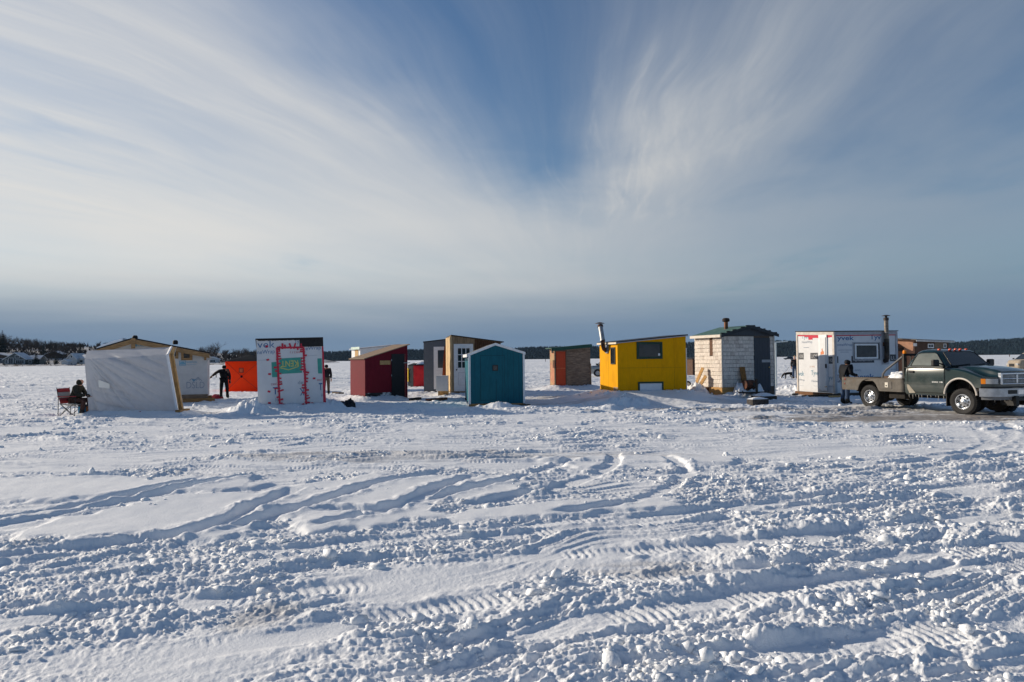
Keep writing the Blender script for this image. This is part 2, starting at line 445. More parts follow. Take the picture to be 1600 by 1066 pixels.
def build_snow(nx=1500, ny=980):
    yy = np.concatenate([np.geomspace(2.4, 70, ny), np.geomspace(70, 6500, 150)[1:]])
    side = np.geomspace(.98, 9, 45)[1:]
    uu = np.concatenate([-side[::-1], np.linspace(-.98, .98, nx), side])
    Yg, Ug = np.meshgrid(yy, uu, indexing='ij'); Xg = Ug*(Yg+.6)
    x = Xg.ravel(); y = Yg.ravel()
    h, dirt, churn = snow_height(x, y)
    nr, nc = len(yy), len(uu)
    co = np.stack([x, y, h], 1).astype(np.float32)
    i = np.arange(nr-1)[:, None]*nc + np.arange(nc-1)[None]
    q = np.stack([i, i+1, i+nc+1, i+nc], -1).reshape(-1, 4)
    # the same sheet carried on behind the camera
    e = np.array([[-9*3.0, 2.4, 0], [9*3.0, 2.4, 0], [400, -300, 0], [-400, -300, 0]], np.float32)
    n0 = len(co); co = np.concatenate([co, e]); q = np.concatenate([q, [[n0+1, n0, n0+3, n0+2]]])
    dirt = np.concatenate([dirt, np.zeros(4)])
    me = bpy.data.meshes.new('snow_ground')
    me.vertices.add(len(co)); me.vertices.foreach_set('co', co.ravel())
    me.loops.add(q.size); me.loops.foreach_set('vertex_index', q.ravel().astype(np.int32))
    me.polygons.add(len(q)); me.polygons.foreach_set('loop_start', np.arange(0, q.size, 4, dtype=np.int32))
    me.polygons.foreach_set('use_smooth', np.ones(len(q), bool))
    me.update(calc_edges=True)
    at_ = me.attributes.new('dirt', 'FLOAT', 'POINT'); at_.data.foreach_set('value', dirt.astype(np.float32))
    me.materials.append(SNOW)
    o = bpy.data.objects.new('snow_ground', me); COL.objects.link(o); tag(o, kind='structure')
    return o

def build_clods(n=6000):
    r = np.random.default_rng(5)
    bm = bmesh.new(); bmesh.ops.create_icosphere(bm, subdivisions=1, radius=1); bm.verts.ensure_lookup_table()
    bv = np.array([v.co[:] for v in bm.verts]); bf = np.array([[v.index for v in f.verts] for f in bm.faces]); bm.free()
    y = np.exp(r.uniform(np.log(2.8), np.log(30), n*8)); x = r.uniform(-.95, .95, n*8)*(y+.6)
    h, dirt, churn = snow_height(x, y)
    cl = fbm(x*.9, y*.9, 201, 3)
    ok = (r.random(len(x)) < ss(.1, .6, cl + .5*churn - .3)*(.3+.7*churn)) & (dirt < .35)
    x, y, h = x[ok][:n], y[ok][:n], h[ok][:n]; k = len(x)
    s = np.exp(r.normal(np.log(.0095), .5, k))*(1+.085*y); s = np.clip(s, .006, .11)
    jit = 1 + r.normal(0, .28, (k, len(bv), 1)); sq = np.stack([r.uniform(.8, 1.5, k), r.uniform(.7, 1.2, k), r.uniform(.5, .9, k)], -1)[:, None, :]
    a = r.uniform(0, 6.28, k); ca, sa = np.cos(a)[:, None], np.sin(a)[:, None]
    v = bv[None]*jit*sq*s[:, None, None]
    vx = v[..., 0]*ca - v[..., 1]*sa; vy = v[..., 0]*sa + v[..., 1]*ca
    co = np.stack([vx+x[:, None], vy+y[:, None], v[..., 2]+h[:, None]+.2*s[:, None]], -1).reshape(-1, 3)
    f = (bf[None] + (np.arange(k)*len(bv))[:, None, None]).reshape(-1, 3)
    me = bpy.data.meshes.new('snow_clods'); me.from_pydata(co.tolist(), [], f.tolist())
    me.polygons.foreach_set('use_smooth', np.ones(len(f), bool)); me.materials.append(SNOW)
    o = bpy.data.objects.new('snow_clods', me); COL.objects.link(o)
    tag(o, 'loose broken lumps of white snow strewn over the trampled ice', 'snow lumps', kind='stuff')
SNOW = snow_material()
# ------------------------------------------------------------------ colours
OSB = mat('osb board', (.42, .25, .11), .8, .3, 30, (1, 1, 1), .2, 60)
PLY = wood('plywood', (.36, .25, .14), stretch=(6, 6, 1))
PINE = wood('pine board', (.46, .29, .13))
PINEH = wood('pine beam', (.30, .17, .07), stretch=(1.2, 12, 12))
OLDW = wood('weathered board', (.19, .14, .10), stretch=(1.2, 12, 12))
DARKW = wood('dark wet wood', (.06, .045, .035), stretch=(1.5, 9, 9))
TRIM = mat('white trim paint', (.72, .73, .74), .5, .06, 8)
WRAP = mat('house wrap', (.61, .62, .64), .42, .04, 3, bump=.35, bs=5, bdist=.02)
WRAPG = mat('grey house wrap', (.52, .52, .52), .5, .07, 3, bump=.35, bs=5, bdist=.02)
INKB = mat('blue print', (.035, .13, .30), .5, .1, 5)
INKG = mat('grey print', (.20, .25, .33), .5, .1, 5)
INKLB = mat('pale blue print', (.16, .34, .47), .5, .1, 5)
INKR = mat('faded red print', (.42, .13, .16), .5, .1, 5)
INKK = mat('charcoal print', (.05, .055, .065), .5, .1, 5)
REDT = mat('red tape', (.50, .018, .05), .35, .15, 20)
GRN = mat('green print', (.045, .30, .25), .45, .08, 6)
YEL = mat('yellow ink', (.50, .50, .14), .5, .05, 6)
ROOFK = mat('black roofing', (.018, .018, .02), .75, .3, 20, bump=.3)
STEEL = mat('galvanised pipe', (.34, .35, .36), .55, .35, 12, (1, 1, .4), metal=.6)
SOOT = mat('sooty pipe', (.05, .04, .035), .5, .4, 12, metal=.5, col2=(.16, .07, .035), c2t=(.5, .65))
RUST = mat('rusty iron', (.12, .045, .025), .8, .4, 14, col2=(.03, .02, .018), c2t=(.45, .6))
BLACK = mat('black rubber', (.015, .015, .016), .7, .25, 10)
IRON = mat('black iron', (.02, .02, .022), .5, .3, 10)
GLASS = glass('window glass'); GLASSD = glass('grubby glass', (.035, .035, .035), .12)

# ------------------------------------------------------------------ generic hut
class Hut:
    def __init__(s, name, label, C, theta, right=None, back=None, w=None, d=None, tilt=0, cat='ice fishing hut', gz=0.0, z0=0.0):
        g = G(*C, gz); s.M = Matrix.Translation(g) @ Matrix.Rotation(R_(theta), 4, 'Z') @ Matrix.Rotation(R_(tilt), 4, 'Y')
        s.Mi = s.M.inverted(); s.z0 = z0; s.C = C
        s.w = w if w is not None else s.F(right, C[1]-2)[0]
        s.d = d if d is not None else s.S(back, C[1]-4)[0]
        s.root = empty(name, s.M, label, cat, 'ice fishing huts out on the frozen lake')
        u, v = s.M.to_3x3().col[0].normalized(), s.M.to_3x3().col[1].normalized(); s.u, s.v = u, v; s.g = g
        FOOT.append(((g.x, g.y), (u.x, u.y), (v.x, v.y), s.w, s.d))
        s.zt = None
    def _hit(s, px, py, ax, c):
        o = s.Mi @ ORG; d = s.Mi.to_3x3() @ ray(px, py); t = (c-o[ax])/d[ax]; return o + d*t
    def F(s, px, py, y=0.0): q = s._hit(px, py, 1, y); return q.x, q.z
    def S(s, px, py, x=0.0): q = s._hit(px, py, 0, x); return q.y, q.z
    def bank(s, H, reach, dx=0, dy=0, w=None, d=None, rough=1.0):
        c = s.M @ Vector((dx, dy, 0))
        BANKS.append(((c.x, c.y), (s.u.x, s.u.y), (s.v.x, s.v.y), w or s.w, d or s.d, H, reach, rough))
    def shed(s, zfl, zfr, zbl):       # single pitched roof plane through three corner heights
        s.zt = lambda x, y: zfl + (zfr-zfl)*x/s.w + (zbl-zfl)*y/s.d; s.br = []
    def gable(s, zl, xr, zr, zrt, back=0.0):   # ridge runs front to back at x = xr
        s.zt = lambda x, y: (zl + (zr-zl)*x/xr if x <= xr else zr + (zrt-zr)*(x-xr)/(s.w-xr)) + back*y/s.d
        s.br = [xr]
    def wall(s, P, Q, m, t=.05, breaks=(), z0=None, name='wall', parent=None):
        P, Q = Vector(P), Vector(Q); e = (Q-P); L = e.length; e /= L; n = Vector((-e.y, e.x))
        ts = sorted([0] + list(breaks) + [L]); z0 = s.z0 if z0 is None else z0
        mb = MB()
        for i in range(len(ts)-1):
            q = []
            for z in (0, 1):
                for tt, k in ((ts[i], 0), (ts[i+1], 0), (ts[i+1], 1), (ts[i], 1)):
                    c = P + e*tt + n*(t*k); q.append((c.x, c.y, z0 if z == 0 else s.zt(c.x, c.y)))
            mb.hexa(q)
        o = len(mb.v)
        bm_ = mb.build(name, m, parent or s.root)
        if len(ts) > 2:
            b = bmesh.new(); b.from_mesh(bm_.data); bmesh.ops.remove_doubles(b, verts=b.verts, dist=1e-5)
            seen = {}
            for f in list(b.faces):
                k = tuple(sorted(v.index for v in f.verts))
                if k in seen: b.faces.remove(f); b.faces.remove(seen[k]) if seen[k].is_valid else None
                else: seen[k] = f
            bmesh.ops.recalc_face_normals(b, faces=b.faces); b.to_mesh(bm_.data); b.free()
        return bm_
    def walls(s, m, front=None, side=None, t=.05, z0=None):
        w, d = s.w, s.d; br = s.br
        s.front = s.wall((0, 0), (w, 0), front or m, t, br, z0)
        s.left = s.wall((0, d-t), (0, t), side or m, t, (), z0)
        s.rightw = s.wall((w, t), (w, d-t), m, t, (), z0)
        s.backw = s.wall((w, d), (0, d), m, t, [w-x for x in br], z0)
    def roof(s, m, th=.06, of=.1, ob=.1, ol=.1, orr=.1, name='roof', gap=.003):
        xs = [-ol] + s.br + [s.w+orr]; o = []
        for i in range(len(xs)-1):
            xa, xb = xs[i], xs[i+1]
            f = lambda x, y: (s.zt(x, y) if not s.br else (s.zt(s.br[0]-1e-4, y) + (s.zt(s.br[0]-1e-4, y)-s.zt(s.br[0]-1, y))*(x-s.br[0]+1e-4)/(1-1e-4) if i == 0 else
                              s.zt(s.br[0]+1e-4, y) + (s.zt(s.br[0]+1, y)-s.zt(s.br[0]+1e-4, y))*(x-s.br[0])/1.0))
            q = [(x, y, f(x, y)+gap+k*th) for k in (0, 1) for x, y in ((xa, -of), (xb, -of), (xb, s.d+ob), (xa, s.d+ob))]
            o.append(MB().hexa(q).build(name, m, s.root))
        return o
    def fbox(s, r, a, b, name, m, parent=None, bevel=0, label=None):   # box seen at pixel rect r on the front, from y=-a to y=b
        x0, z1 = s.F(r[0], r[1], -a); x1, z0 = s.F(r[2], r[3], -a)
        return MB().box((x0, -a, z0), (x1, b, z1)).build(name, m, parent or s.root, bevel=bevel, label=label)
    def sbox(s, r, a, b, name, m, parent=None, bevel=0, label=None):   # same on the left side wall, from x=-a to x=b
        y1, z1 = s.S(r[0], r[1], -a); y0, z0 = s.S(r[2], r[3], -a)
        return MB().box((-a, y0, z0), (b, y1, z1)).build(name, m, parent or s.root, bevel=bevel, label=label)
    def window(s, r, fw, m, gm, side=False, out=.03, muntins=(0, 0), name='window', mm=None):
        if side: y1, z1 = s.S(r[0], r[1], -out); y0, z0 = s.S(r[2], r[3], -out); a0, a1 = y0, y1
        else: a0, z1 = s.F(r[0], r[1], -out); a1, z0 = s.F(r[2], r[3], -out)
        P = (lambda a, o, z: (o, a, z)) if side else (lambda a, o, z: (a, o, z))
        mb = MB()
        for q in (((a0, z0), (a1, z0+fw)), ((a0, z1-fw), (a1, z1)), ((a0, z0+fw), (a0+fw, z1-fw)), ((a1-fw, z0+fw), (a1, z1-fw))):
            mb.box(P(q[0][0], -out, q[0][1]), P(q[1][0], .01, q[1][1]))
        nx, nz = muntins
        for i in range(nx):
            c = a0+fw + (a1-a0-2*fw)*(i+1)/(nx+1); mb.box(P(c-.012, -out*.8, z0+fw), P(c+.012, .0, z1-fw))
        for i in range(nz):
            c = z0+fw + (z1-z0-2*fw)*(i+1)/(nz+1); mb.box(P(a0+fw, -out*.75, c-.012), P(a1-fw, .0, c+.012))
        f = mb.build(name, m, s.root)
        MB().box(P(a0+fw*.9, -out*.3, z0+fw*.9), P(a1-fw*.9, .008, z1-fw*.9)).build('pane', gm, f)
        return f
    def text(s, txt, r, m, side=False, out=.004, rot180=False, bold=0.0, name='printed_lettering', skew=0.0, parent=None):
        """lettering fitted into the pixel rect r of the front (or left) face"""
        if side:
            y1, z1 = s.S(r[0], r[1], -out); y0, z0 = s.S(r[2], r[3], -out); org = Vector((-out, y1, z0)); ux = Vector((0, y0-y1, 0)); uz = Vector((0, 0, z1-z0))
        else:
            x0, z1 = s.F(r[0], r[1], -out); x1, z0 = s.F(r[2], r[3], -out); org = Vector((x0, -out, z0)); ux = Vector((x1-x0, 0, 0)); uz = Vector((0, 0, z1-z0))
        return text_mesh(txt, org, ux, uz + ux*0, m, parent or s.root, name, rot180, bold, skew, nrm=Vector((-1, 0, 0)) if side else Vector((0, -1, 0)))

def text_mesh(txt, org, ux, uz, m, parent, name='printed_lettering', rot180=False, bold=0.0, skew=0.0, nrm=Vector((0, -1, 0))):
    c = bpy.data.curves.new(name, 'FONT'); c.body = txt; c.offset = bold; c.resolution_u = 3
    t = bpy.data.objects.new('tmp', c); COL.objects.link(t); bpy.context.view_layer.update()
    me = bpy.data.meshes.new_from_object(t.evaluated_get(bpy.context.evaluated_depsgraph_get()))
    bpy.data.objects.remove(t); bpy.data.curves.remove(c)
    v = np.array([x.co[:2] for x in me.vertices]); lo, hi = v.min(0), v.max(0); v = (v-lo)/(hi-lo)
    if rot180: v = 1-v
    for x, (a, b) in zip(me.vertices, v): x.co = org + ux*a + uz*(b + skew*a)
    bm = bmesh.new(); bm.from_mesh(me); bmesh.ops.recalc_face_normals(bm, faces=bm.faces)
    for f in bm.faces:
        if f.normal.dot(nrm) < 0: f.normal_flip()
    bm.to_mesh(me); bm.free()
    me.name = name; me.materials.clear(); me.materials.append(m)
    o = bpy.data.objects.new(name, me); COL.objects.link(o); o.parent = parent
    return o

# ================================================================== tarp shelter
def tarp_shelter():
    TARP = mat('white tarpaulin', (.60, .615, .65), .5, .05, 5, bump=.15, bs=30)
    N.nt = TARP.node_tree; nt = TARP.node_tree; p = nt.nodes['Principled BSDF']; outn = nt.nodes['Material Output']
    tr = nt.nodes.new('ShaderNodeBsdfTranslucent'); tr.inputs[0].default_value = (.62, .62, .64, 1)
    mx = nt.nodes.new('ShaderNodeMixShader'); mx.inputs[0].default_value = .3
    nt.links.new(p.outputs[0], mx.inputs[1]); nt.links.new(tr.outputs[0], mx.inputs[2]); nt.links.new(mx.outputs[0], outn.inputs[0])
    Y0 = 22.6
    BL, BR = G(139, 649.5), G(277.5, 648.5); Y0 = BL.y
    root = empty('tarp_shelter', (BL+BR)/2, 'low grey-white tarp shelter with an open-edged timber end, beside the seated angler', 'ice shelter', 'ice fishing huts out on the frozen lake')
    Mi = Matrix.Translation(-(BL+BR)/2)
    dep = Vector((-.06, .62, 0))
    sl, sr = at(132, 562, Y0-.15), at(261, 554.5, Y0-.15); tl, tr_ = at(136.5, 548, Y0+.45), at(267, 542.2, Y0+.45)
    def L(p): return Mi @ p
    # front sheet: pleated grid hung from the top-left corner
    nu, nv = 150, 90; vs = []; fs = []
    for j in range(nv+1):
        t = j/nv
        for i in range(nu+1):
            s_ = i/nu
            if t < .87: a = t/.87; p0 = BL.lerp(sl, a); p1 = BR.lerp(sr, a)
            else: a = (t-.87)/.13; p0 = sl.lerp(tl, a); p1 = sr.lerp(tr_, a)
            p = p0.lerp(p1, s_)
            X = s_*2.9; Zz = (1-t)*1.9; rr = math.hypot(X, Zz); ph = math.atan2(Zz, X+.05)
            cr = lambda q: (1-abs(math.sin(q)))**2.2
            fold = -(cr(ph*11 + .5*math.sin(ph*9) + .25*math.sin(X*2.1))*.085 + cr(ph*19+1.1+.3*math.sin(X*1.7))*.05)*min(rr, 1.1)*math.exp(-.16*X)*(.35+.65*math.sin(ph*4.3+.8)**2)
            low = -(cr(Zz*11 - X*1.9 + .7*math.sin(X*1.3+Zz*2)))*.075*max(0, Zz-.75)*math.exp(-((X-.7)/1.1)**2)
            mid = -(cr((Zz-.33*X)*6.5 + .8*math.sin(X*1.7)))*.07*(.3+.7*math.sin(X*1.1+Zz*1.9+1)**2)*min(1, X)
            e = min(1, s_*12, (1-s_)*12)
            vs.append(L(p + Vector((0, -1, 0))*((fold+low+mid)*e)))
    for j in range(nv):
        for i in range(nu): a = j*(nu+1)+i; fs.append((a, a+1, a+nu+2, a+nu+1))
    mb = MB(); mb.add(vs, fs); mb.build('tarp_sheet', TARP, root, smooth=True)
    bl, br, bsl, bsr, btl, btr = BL+dep, BR+dep, sl+dep, sr+dep, tl+dep*.8, tr_+dep*.8
    mb = MB(); mb.add([L(p) for p in (tl, tr_, btr, btl, bl, br, BL, sl, bsl, bsr)],
                      [(0, 1, 2, 3), (3, 2, 9, 8), (8, 9, 5, 4), (6, 4, 8, 3, 0, 7)]); mb.build('tarp_sheet', TARP, root)
    # the open timber end: studs and a sheathing board
    i = Vector((-.02, .02, 0)); mb = MB()
    out = [BR, sr, tr_, btr, bsr, br]
    mb.prism([L(p + i) for p in out], Vector((-.03, .0, 0))); mb.build('end_board', PINE, root)
    mb = MB()
    for p, q in ((BR, sr), (sr, tr_)):
        mb.beam(L(p+Vector((.012, -.0, 0))), L(q+Vector((.012, 0, 0))), .07, .05, up=(0, 1, 0))
    mb.build('edge_trim', mat('white edging', (.72, .73, .76), .5, .05, 8), root)
    mb = MB()
    for k in (.5,):
        mb.beam(L(BR.lerp(br, k)+Vector((.03, 0, .02))), L(sr.lerp(bsr, k)+Vector((.03, 0, .05))), .09, .05, up=(0, 1, 0))
    mb.build('stud', PINE, root)
    MB().beam(L(BR+Vector((.06, -.12, .12))), L(br+Vector((.1, 0, .12))), .16, .1).build('skid_beam', PINEH, root)
    # cream panel painted bright for sunlight coming through a hole in the tarp
    y = Y0-.16; mb = MB(); mb.prism([L(at(px, py, y)) for px, py in ((153.8, 593.5), (171, 600), (171.2, 607.3), (154.2, 605.3))], (0, .006, 0))
    mb.build('sunlit_patch', mat('bright patch', (.86, .83, .76), .4, .05, 6), root)
    y = Y0-.10; mb = MB(); mb.prism([L(at(px, py, y)) for px, py in ((214, 643.8), (220, 642.6), (220.4, 644), (214.2, 645))], (0, .005, 0))
    mb.build('maker_mark', INKR, root)
    g = BL; BANKS.append(((g.x, g.y), (1, 0), (0, 1), (BR-BL).length, .6, .16, .6, 1.0))
tarp_shelter()

# ================================================================== house-wrapped gable hut
def dsld():
    h = Hut('house_wrap_hut', 'wide grey house-wrapped hut with low brown timber gable behind the tarp shelter', (158, 633), 22, right=324, d=2.6, z0=.22)
    zl = h.F(158, 545)[1]; xr, zr = h.F(209, 530); zrt = h.F(324, 552)[1]
    h.gable(zl, xr, zr, zrt); h.walls(WRAPG)
    FAS = wood('brown rafter board', (.30, .185, .09), stretch=(1.2, 9, 9))
    rf = h.roof(ROOFK, .05, .32, .25, .12, .12)
    # snow on the short left slope, curled edge
    f = lambda x: h.zt(max(x, 0), 0) + (x*(zr-zl)/xr if x < 0 else 0)
    mb = MB(); n = 10
    for i in range(n):
        xa, xb = -.12+(xr-.25)*i/n, -.12+(xr-.25)*(i+1)/n
        th = lambda x: .05+.05*math.sin((x+.12)/(xr)*2.6)+.012*math.sin(x*17)
        mb.hexa([(xa, -.33, f(xa)+.055), (xb, -.33, f(xb)+.055), (xb, 2.4, f(xb)+.055), (xa, 2.4, f(xa)+.055),
                 (xa, -.31, f(xa)+.055+th(xa)), (xb, -.31, f(xb)+.055+th(xb)), (xb, 2.4, f(xb)+.055+th(xb)), (xa, 2.4, f(xa)+.055+th(xa))])
    mb.build('roof_snow', SNOW, h.root)
    for xa, xb in ((-.12, xr), (xr, h.w+.1)):
        ext = lambda x: h.zt(x, 0) if 0 <= x <= h.w else (zl + (zr-zl)*x/xr if x < 0 else zr+(zrt-zr)*(x-xr)/(h.w-xr))
        mb = MB(); q = []
        for dz in (-.20, -.004):
            q += [(xa, -.345, ext(xa)+dz), (xb-.005, -.345, ext(xb)+dz), (xb-.005, -.30, ext(xb)+dz), (xa, -.30, ext(xa)+dz)]
        mb.hexa(q).build('rafter_board', FAS, h.root)
    mb = MB(); x, z = h.F(208, 528, -.345); mb.beam((xr+.02, -.36, zr-.75), (xr+.03, -.36, zr+.02), .15, .04, up=(0, 1, 0)); mb.build('king_post', FAS, h.root)
    for px, py in ((211, 526.5), (274, 534)):
        x, z = h.F(px, py, .4); MB().lathe([(.10, z-.12), (.11, z), (.07, z+.06), (0, z+.07)], (x, .4, 0), n=12).build('roof_vent', ROOFK, h.root, smooth=True)
    h.window((283, 547.5, 300.5, 563), .10, FAS, GLASS, out=.04)
    h.window((258, 545.5, 278.5, 560.5), .10, FAS, GLASS, out=.04)
    # wrap printing
    h.text('DSLD', (291.5, 597, 319.5, 606.5), INKG, bold=-.012)
    x0, z0 = h.F(294.5, 597.5, -.004); x1, z1 = h.F(316, 589.5, -.004); w = x1-x0; H = z1-z0
    mb = MB()
    for line in (((.08, .35), (.22, .75), (.42, .55)), ((.36, .2), (.70, 1.0), (.98, .25)), ((.55, .3), (.70, .75), (.84, .3))):
        for a, b in zip(line, line[1:]): mb.beam((x0+a[0]*w, -.004, z0+a[1]*H), (x0+b[0]*w, -.004, z0+b[1]*H), .022, .004, up=(0, 1, 0))
    mb.build('roof_emblem', INKG, h.root)
    mb = MB(); mb.prism([(x0+a*w, -.005, z0+b*H) for a, b in ((.22, .62), (.56, .62), (.68, .92), (.46, .22), (.36, .1))], (0, .003, 0)); mb.build('roof_emblem', INKLB, h.root)
    x0, z0 = h.F(280, 571.5, -.004); x1, z1 = h.F(290.5, 563.6, -.004); mb = MB()
    for a, b in (((x0, z0), (x1, z0+.03)), ((x0, z1-.03), (x1, z1)), ((x0, z0+.03), (x0+.03, z1-.03)), ((x1-.03, z0+.03), (x1, z1-.03))):
        mb.box((a[0], -.005, a[1]), (b[0], -.001, b[1]))
    cx = (x0+x1)/2; cz = (z0+z1)/2
    mb.prism([(cx-.10, -.005, cz-.06), (cx+.09, -.005, cz-.06), (cx+.10, -.005, cz+.0), (cx+.05, -.005, cz+.06), (cx-.06, -.005, cz+.06), (cx-.11, -.005, cz+.01)], (0, .003, 0))
    mb.build('bear_emblem', INKLB, h.root)
    h.text('NORBOARD', (291.5, 564.6, 308.2, 567), INKLB, bold=.02); h.text('HOUSEWRAP', (291.5, 569, 306, 570.4), INKLB)
    h.text('NORBOARD', (214, 538.2, 232, 541.3), INKLB, bold=.02)
    x0, z0 = h.F(209, 541.5, -.004); x1, z1 = h.F(214, 536, -.004)
    MB().prism([(x0, -.005, z0), (x1, -.005, z0), (x1, -.005, z0+.5*(z1-z0)), ((x0+x1)/2, -.005, z1), (x0, -.005, z0+.5*(z1-z0))], (0, .003, 0)).build('house_emblem', INKLB, h.root)
    h.fbox((319, 549.5, 322.5, 563), .04, .0, 'corner_board', FAS)
    x, z = h.F(325, 556); MB().prism([(h.w+.0, .05, zrt-.02), (h.w+.0, .05, zrt-.35), (h.w+.20, .05, zrt-.2)], (0, .02, 0)).build('loose_wrap', WRAPG, h.root)
    MB().box((-.05, -.08, .02), (h.w+.3, .06, .17)).build('skid_beam', PINEH, h.root)
    MB().box((-.05, h.d-.1, .02), (h.w+.1, h.d+.04, .17)).build('skid_beam', PINEH, h.root)
    MB().box((-.02, -.03, .172), (h.w+.02, .04, .34)).build('floor_joist', OLDW, h.root)
    for x in (.4, h.w-.45): MB().box((x, -.02, -.1), (x+.35, .2, .018)).build('block', DARKW, h.root)
dsld()

# ================================================================== white taped hut
def taped_hut():
    h = Hut('taped_house_wrap_hut', 'white house-wrapped hut with door outlined in red tape and a green upside-down sign', (403.5, 645), 20.3, right=506.5, d=5.4, tilt=-1.4)  # unseen depth lengthened so the hut shades the maroon hut's left wall
    zfl = h.F(402, 531.5)[1]; zfr = h.F(505, 529.2)[1]
    h.shed(zfl, zfr, zfl-.15); h.walls(WRAP, t=.06)
    h.roof(ROOFK, .045, .05, .1, .03, .03)
    h.fbox((467.8, 529.5, 505.2, 541.3), .018, -.001, 'roofing_flap', ROOFK)
    x0, z0 = h.F(403, 532.6, -.01); x1, z1 = h.F(467.5, 530, -.01)
    r = random.Random(3); mb = MB(); n = 30
    for i in range(n):
        a, b = x0+(x1-x0)*i/n, x0+(x1-x0)*(i+1)/n; mb.box((a, -.012, z0 - .015*r.random() + (zfr-zfl)*(i/n)*.6), (b, -.001, zfl+(zfr-zfl)*(i+1)/n*.62))
    mb.build('roofing_edge', ROOFK, h.root)
    # door outlined with tape
    P = {k: h.F(*v, -.012) for k, v in dict(tl=(432.6, 543.5), tr=(474.2, 543), bl=(437.3, 638), br=(478.6, 635.5)).items()}
    V = lambda k, y: Vector((P[k][0], y, P[k][1]))
    MB().prism([V('tl', -.014), V('tr', -.014), V('br', -.014), V('bl', -.014)], (0, .012, 0)).build('door', WRAP, h.root)
    mb = MB()
    for a, b in (('tl', 'tr'), ('tl', 'bl'), ('tr', 'br')):
        d = V(b, 0)-V(a, 0); n = 7
        for i in range(n):
            p = V(a, -.020)+d*(i/n); q = V(a, -.020)+d*((i+1)/n); o = Vector((r.uniform(-.006, .006), -.0006*(i % 2), r.uniform(-.006, .006)))
            mb.beam(p+o, q+o, .064+r.uniform(-.006, .01), .006, up=(0, 1, 0))
    for a, b, n in (('tl', 'tr', 7), ('tl', 'bl', 17), ('tr', 'br', 20)):
        d = V(b, 0)-V(a, 0)
        for i in range(n):
            c = V(a, -.026-.0005*i)+d*((i+r.uniform(.2, .8))/n)
            ang = r.uniform(-.3, .3) + (math.pi/2 if a+b == 'tltr' else 0)
            s = r.choice((-1, 1, 1)); L = r.uniform(.12, .21); e = Vector((math.cos(ang), 0, math.sin(ang)))
            mb.beam(c - e*L*.25*s, c + e*L*.75*s, r.uniform(.045, .065), .003, up=(0, 1, 0))
    mb.build('red_tape', REDT, h.root)
    mb = MB()
    for px, py in ((416.8, 541.5), (418.5, 562.4), (421.3, 584.7), (420.3, 612), (421, 629.8), (490.8, 591.4), (487.5, 630.4), (473.5, 632), (441.5, 635)):
        x, z = h.F(px, py, -.004); a = r.uniform(-.5, .5); e = Vector((math.cos(a), 0, math.sin(a)))*.045; c = Vector((x, -.005 if px > 480 or px < 430 else -.019, z)); MB().beam(c-e, c+e, .065, .006, up=(0, 1, 0)).build('tape_square', REDT, h.root)
    q = [h.F(*v, -.006) for v in ((503, 541.5), (505.3, 541.3), (509.6, 629), (505.2, 631))]
    MB().prism([(a, -.009, b) for a, b in q], (0, .008, 0)).build('corner_tape', REDT, h.root)
    def panel(pts, y, m, nm='green_panel'):
        q = [h.F(*v, y) for v in pts]; return MB().prism([(a, y, b) for a, b in q], (0, .003, 0)).build(nm, m, h.root)
    panel(((436, 560.3), (471.6, 558.3), (471.9, 582.7), (436.4, 584.6)), -.018, GRN)
    panel(((424, 566.3), (432.6, 565.3), (433.4, 589.5), (425.2, 589.7)), -.005, GRN)
    panel(((495.8, 560.3), (502.6, 560), (503.4, 583.8), (497, 583.8)), -.005, GRN)
    h.text('KENT', (438.5, 564.2, 466, 573), YEL, out=.0215, rot180=True, bold=.015, skew=.05)
    mb = MB(); pts = [h.F(*v, -.0225) for v in ((437, 574.6), (451, 578), (466.4, 572.8))]
    for a, b in zip(pts, pts[1:]): mb.beam((a[0], -.0225, a[1]), (b[0], -.0225, b[1]), .03, .003, up=(0, 1, 0))
    a = h.F(466, 566.5, -.0225); mb.beam((a[0], -.0225, a[1]), (pts[-1][0], -.0225, pts[-1][1]), .025, .003, up=(0, 1, 0))
    mb.build('sign_chevron', YEL, h.root)
    T = h.text
    T('vek', (402, 533.0, 429.5, 543.3), INKB, bold=-.004); T('neWrap', (402, 547.5, 429.5, 555), INKB, skew=.12)
    T('Ty', (460, 531, 467.6, 538.3), INKB, bold=.008); T('eWrap', (477.5, 541.8, 501.5, 548.5), INKB, skew=.12)
    T('de', (465.3, 595, 473.6, 600.2), INKG, out=.018); T('K', (467.8, 606.5, 474.8, 618), INKB, out=.018, rot180=True, bold=.008)
    T('T', (426.3, 605.2, 434, 616.2), INKB, bold=.02); T('H', (430.5, 622, 434, 628), INKG); T('n', (439.4, 625, 442.2, 628), INKG, out=.018)
    T('T', (498, 598.8, 504, 609.8), INKB, bold=.02); T('H', (502, 615, 504.6, 620.5), INKG)
    T('(8821)', (453, 548.5, 471.5, 552), INKR, out=.018, rot180=True); T('(882', (423, 598.5, 433, 602), INKR, rot180=True); T('(88', (495.2, 592, 503, 595.2), INKR, rot180=True)
    mb = MB()
    for a, b in (((403, 563.2), (424, 562.4)), ((476, 556.8), (495.5, 555))):
        p, q = h.F(*a, -.004), h.F(*b, -.004); MB().beam((p[0], -.004, p[1]), (q[0], -.004, q[1]), .008, .003, up=(0, 1, 0)).build('printed_rule', INKG, h.root)
    h.fbox((431.5, 641, 486, 646), .22, .02, 'door_step', PINE)
    h.fbox((431.5, 638.6, 486, 640.6), .06, -.016, 'door_sill', DARKW)
    h.bank(.30, 1.25)
    g = G(405, 648); MOUNDS.append((g.x-.35, g.y+.25, .9, .7, .42)); g = G(512, 640); MOUNDS.append((g.x, g.y, 1.2, .8, .30))
taped_hut()

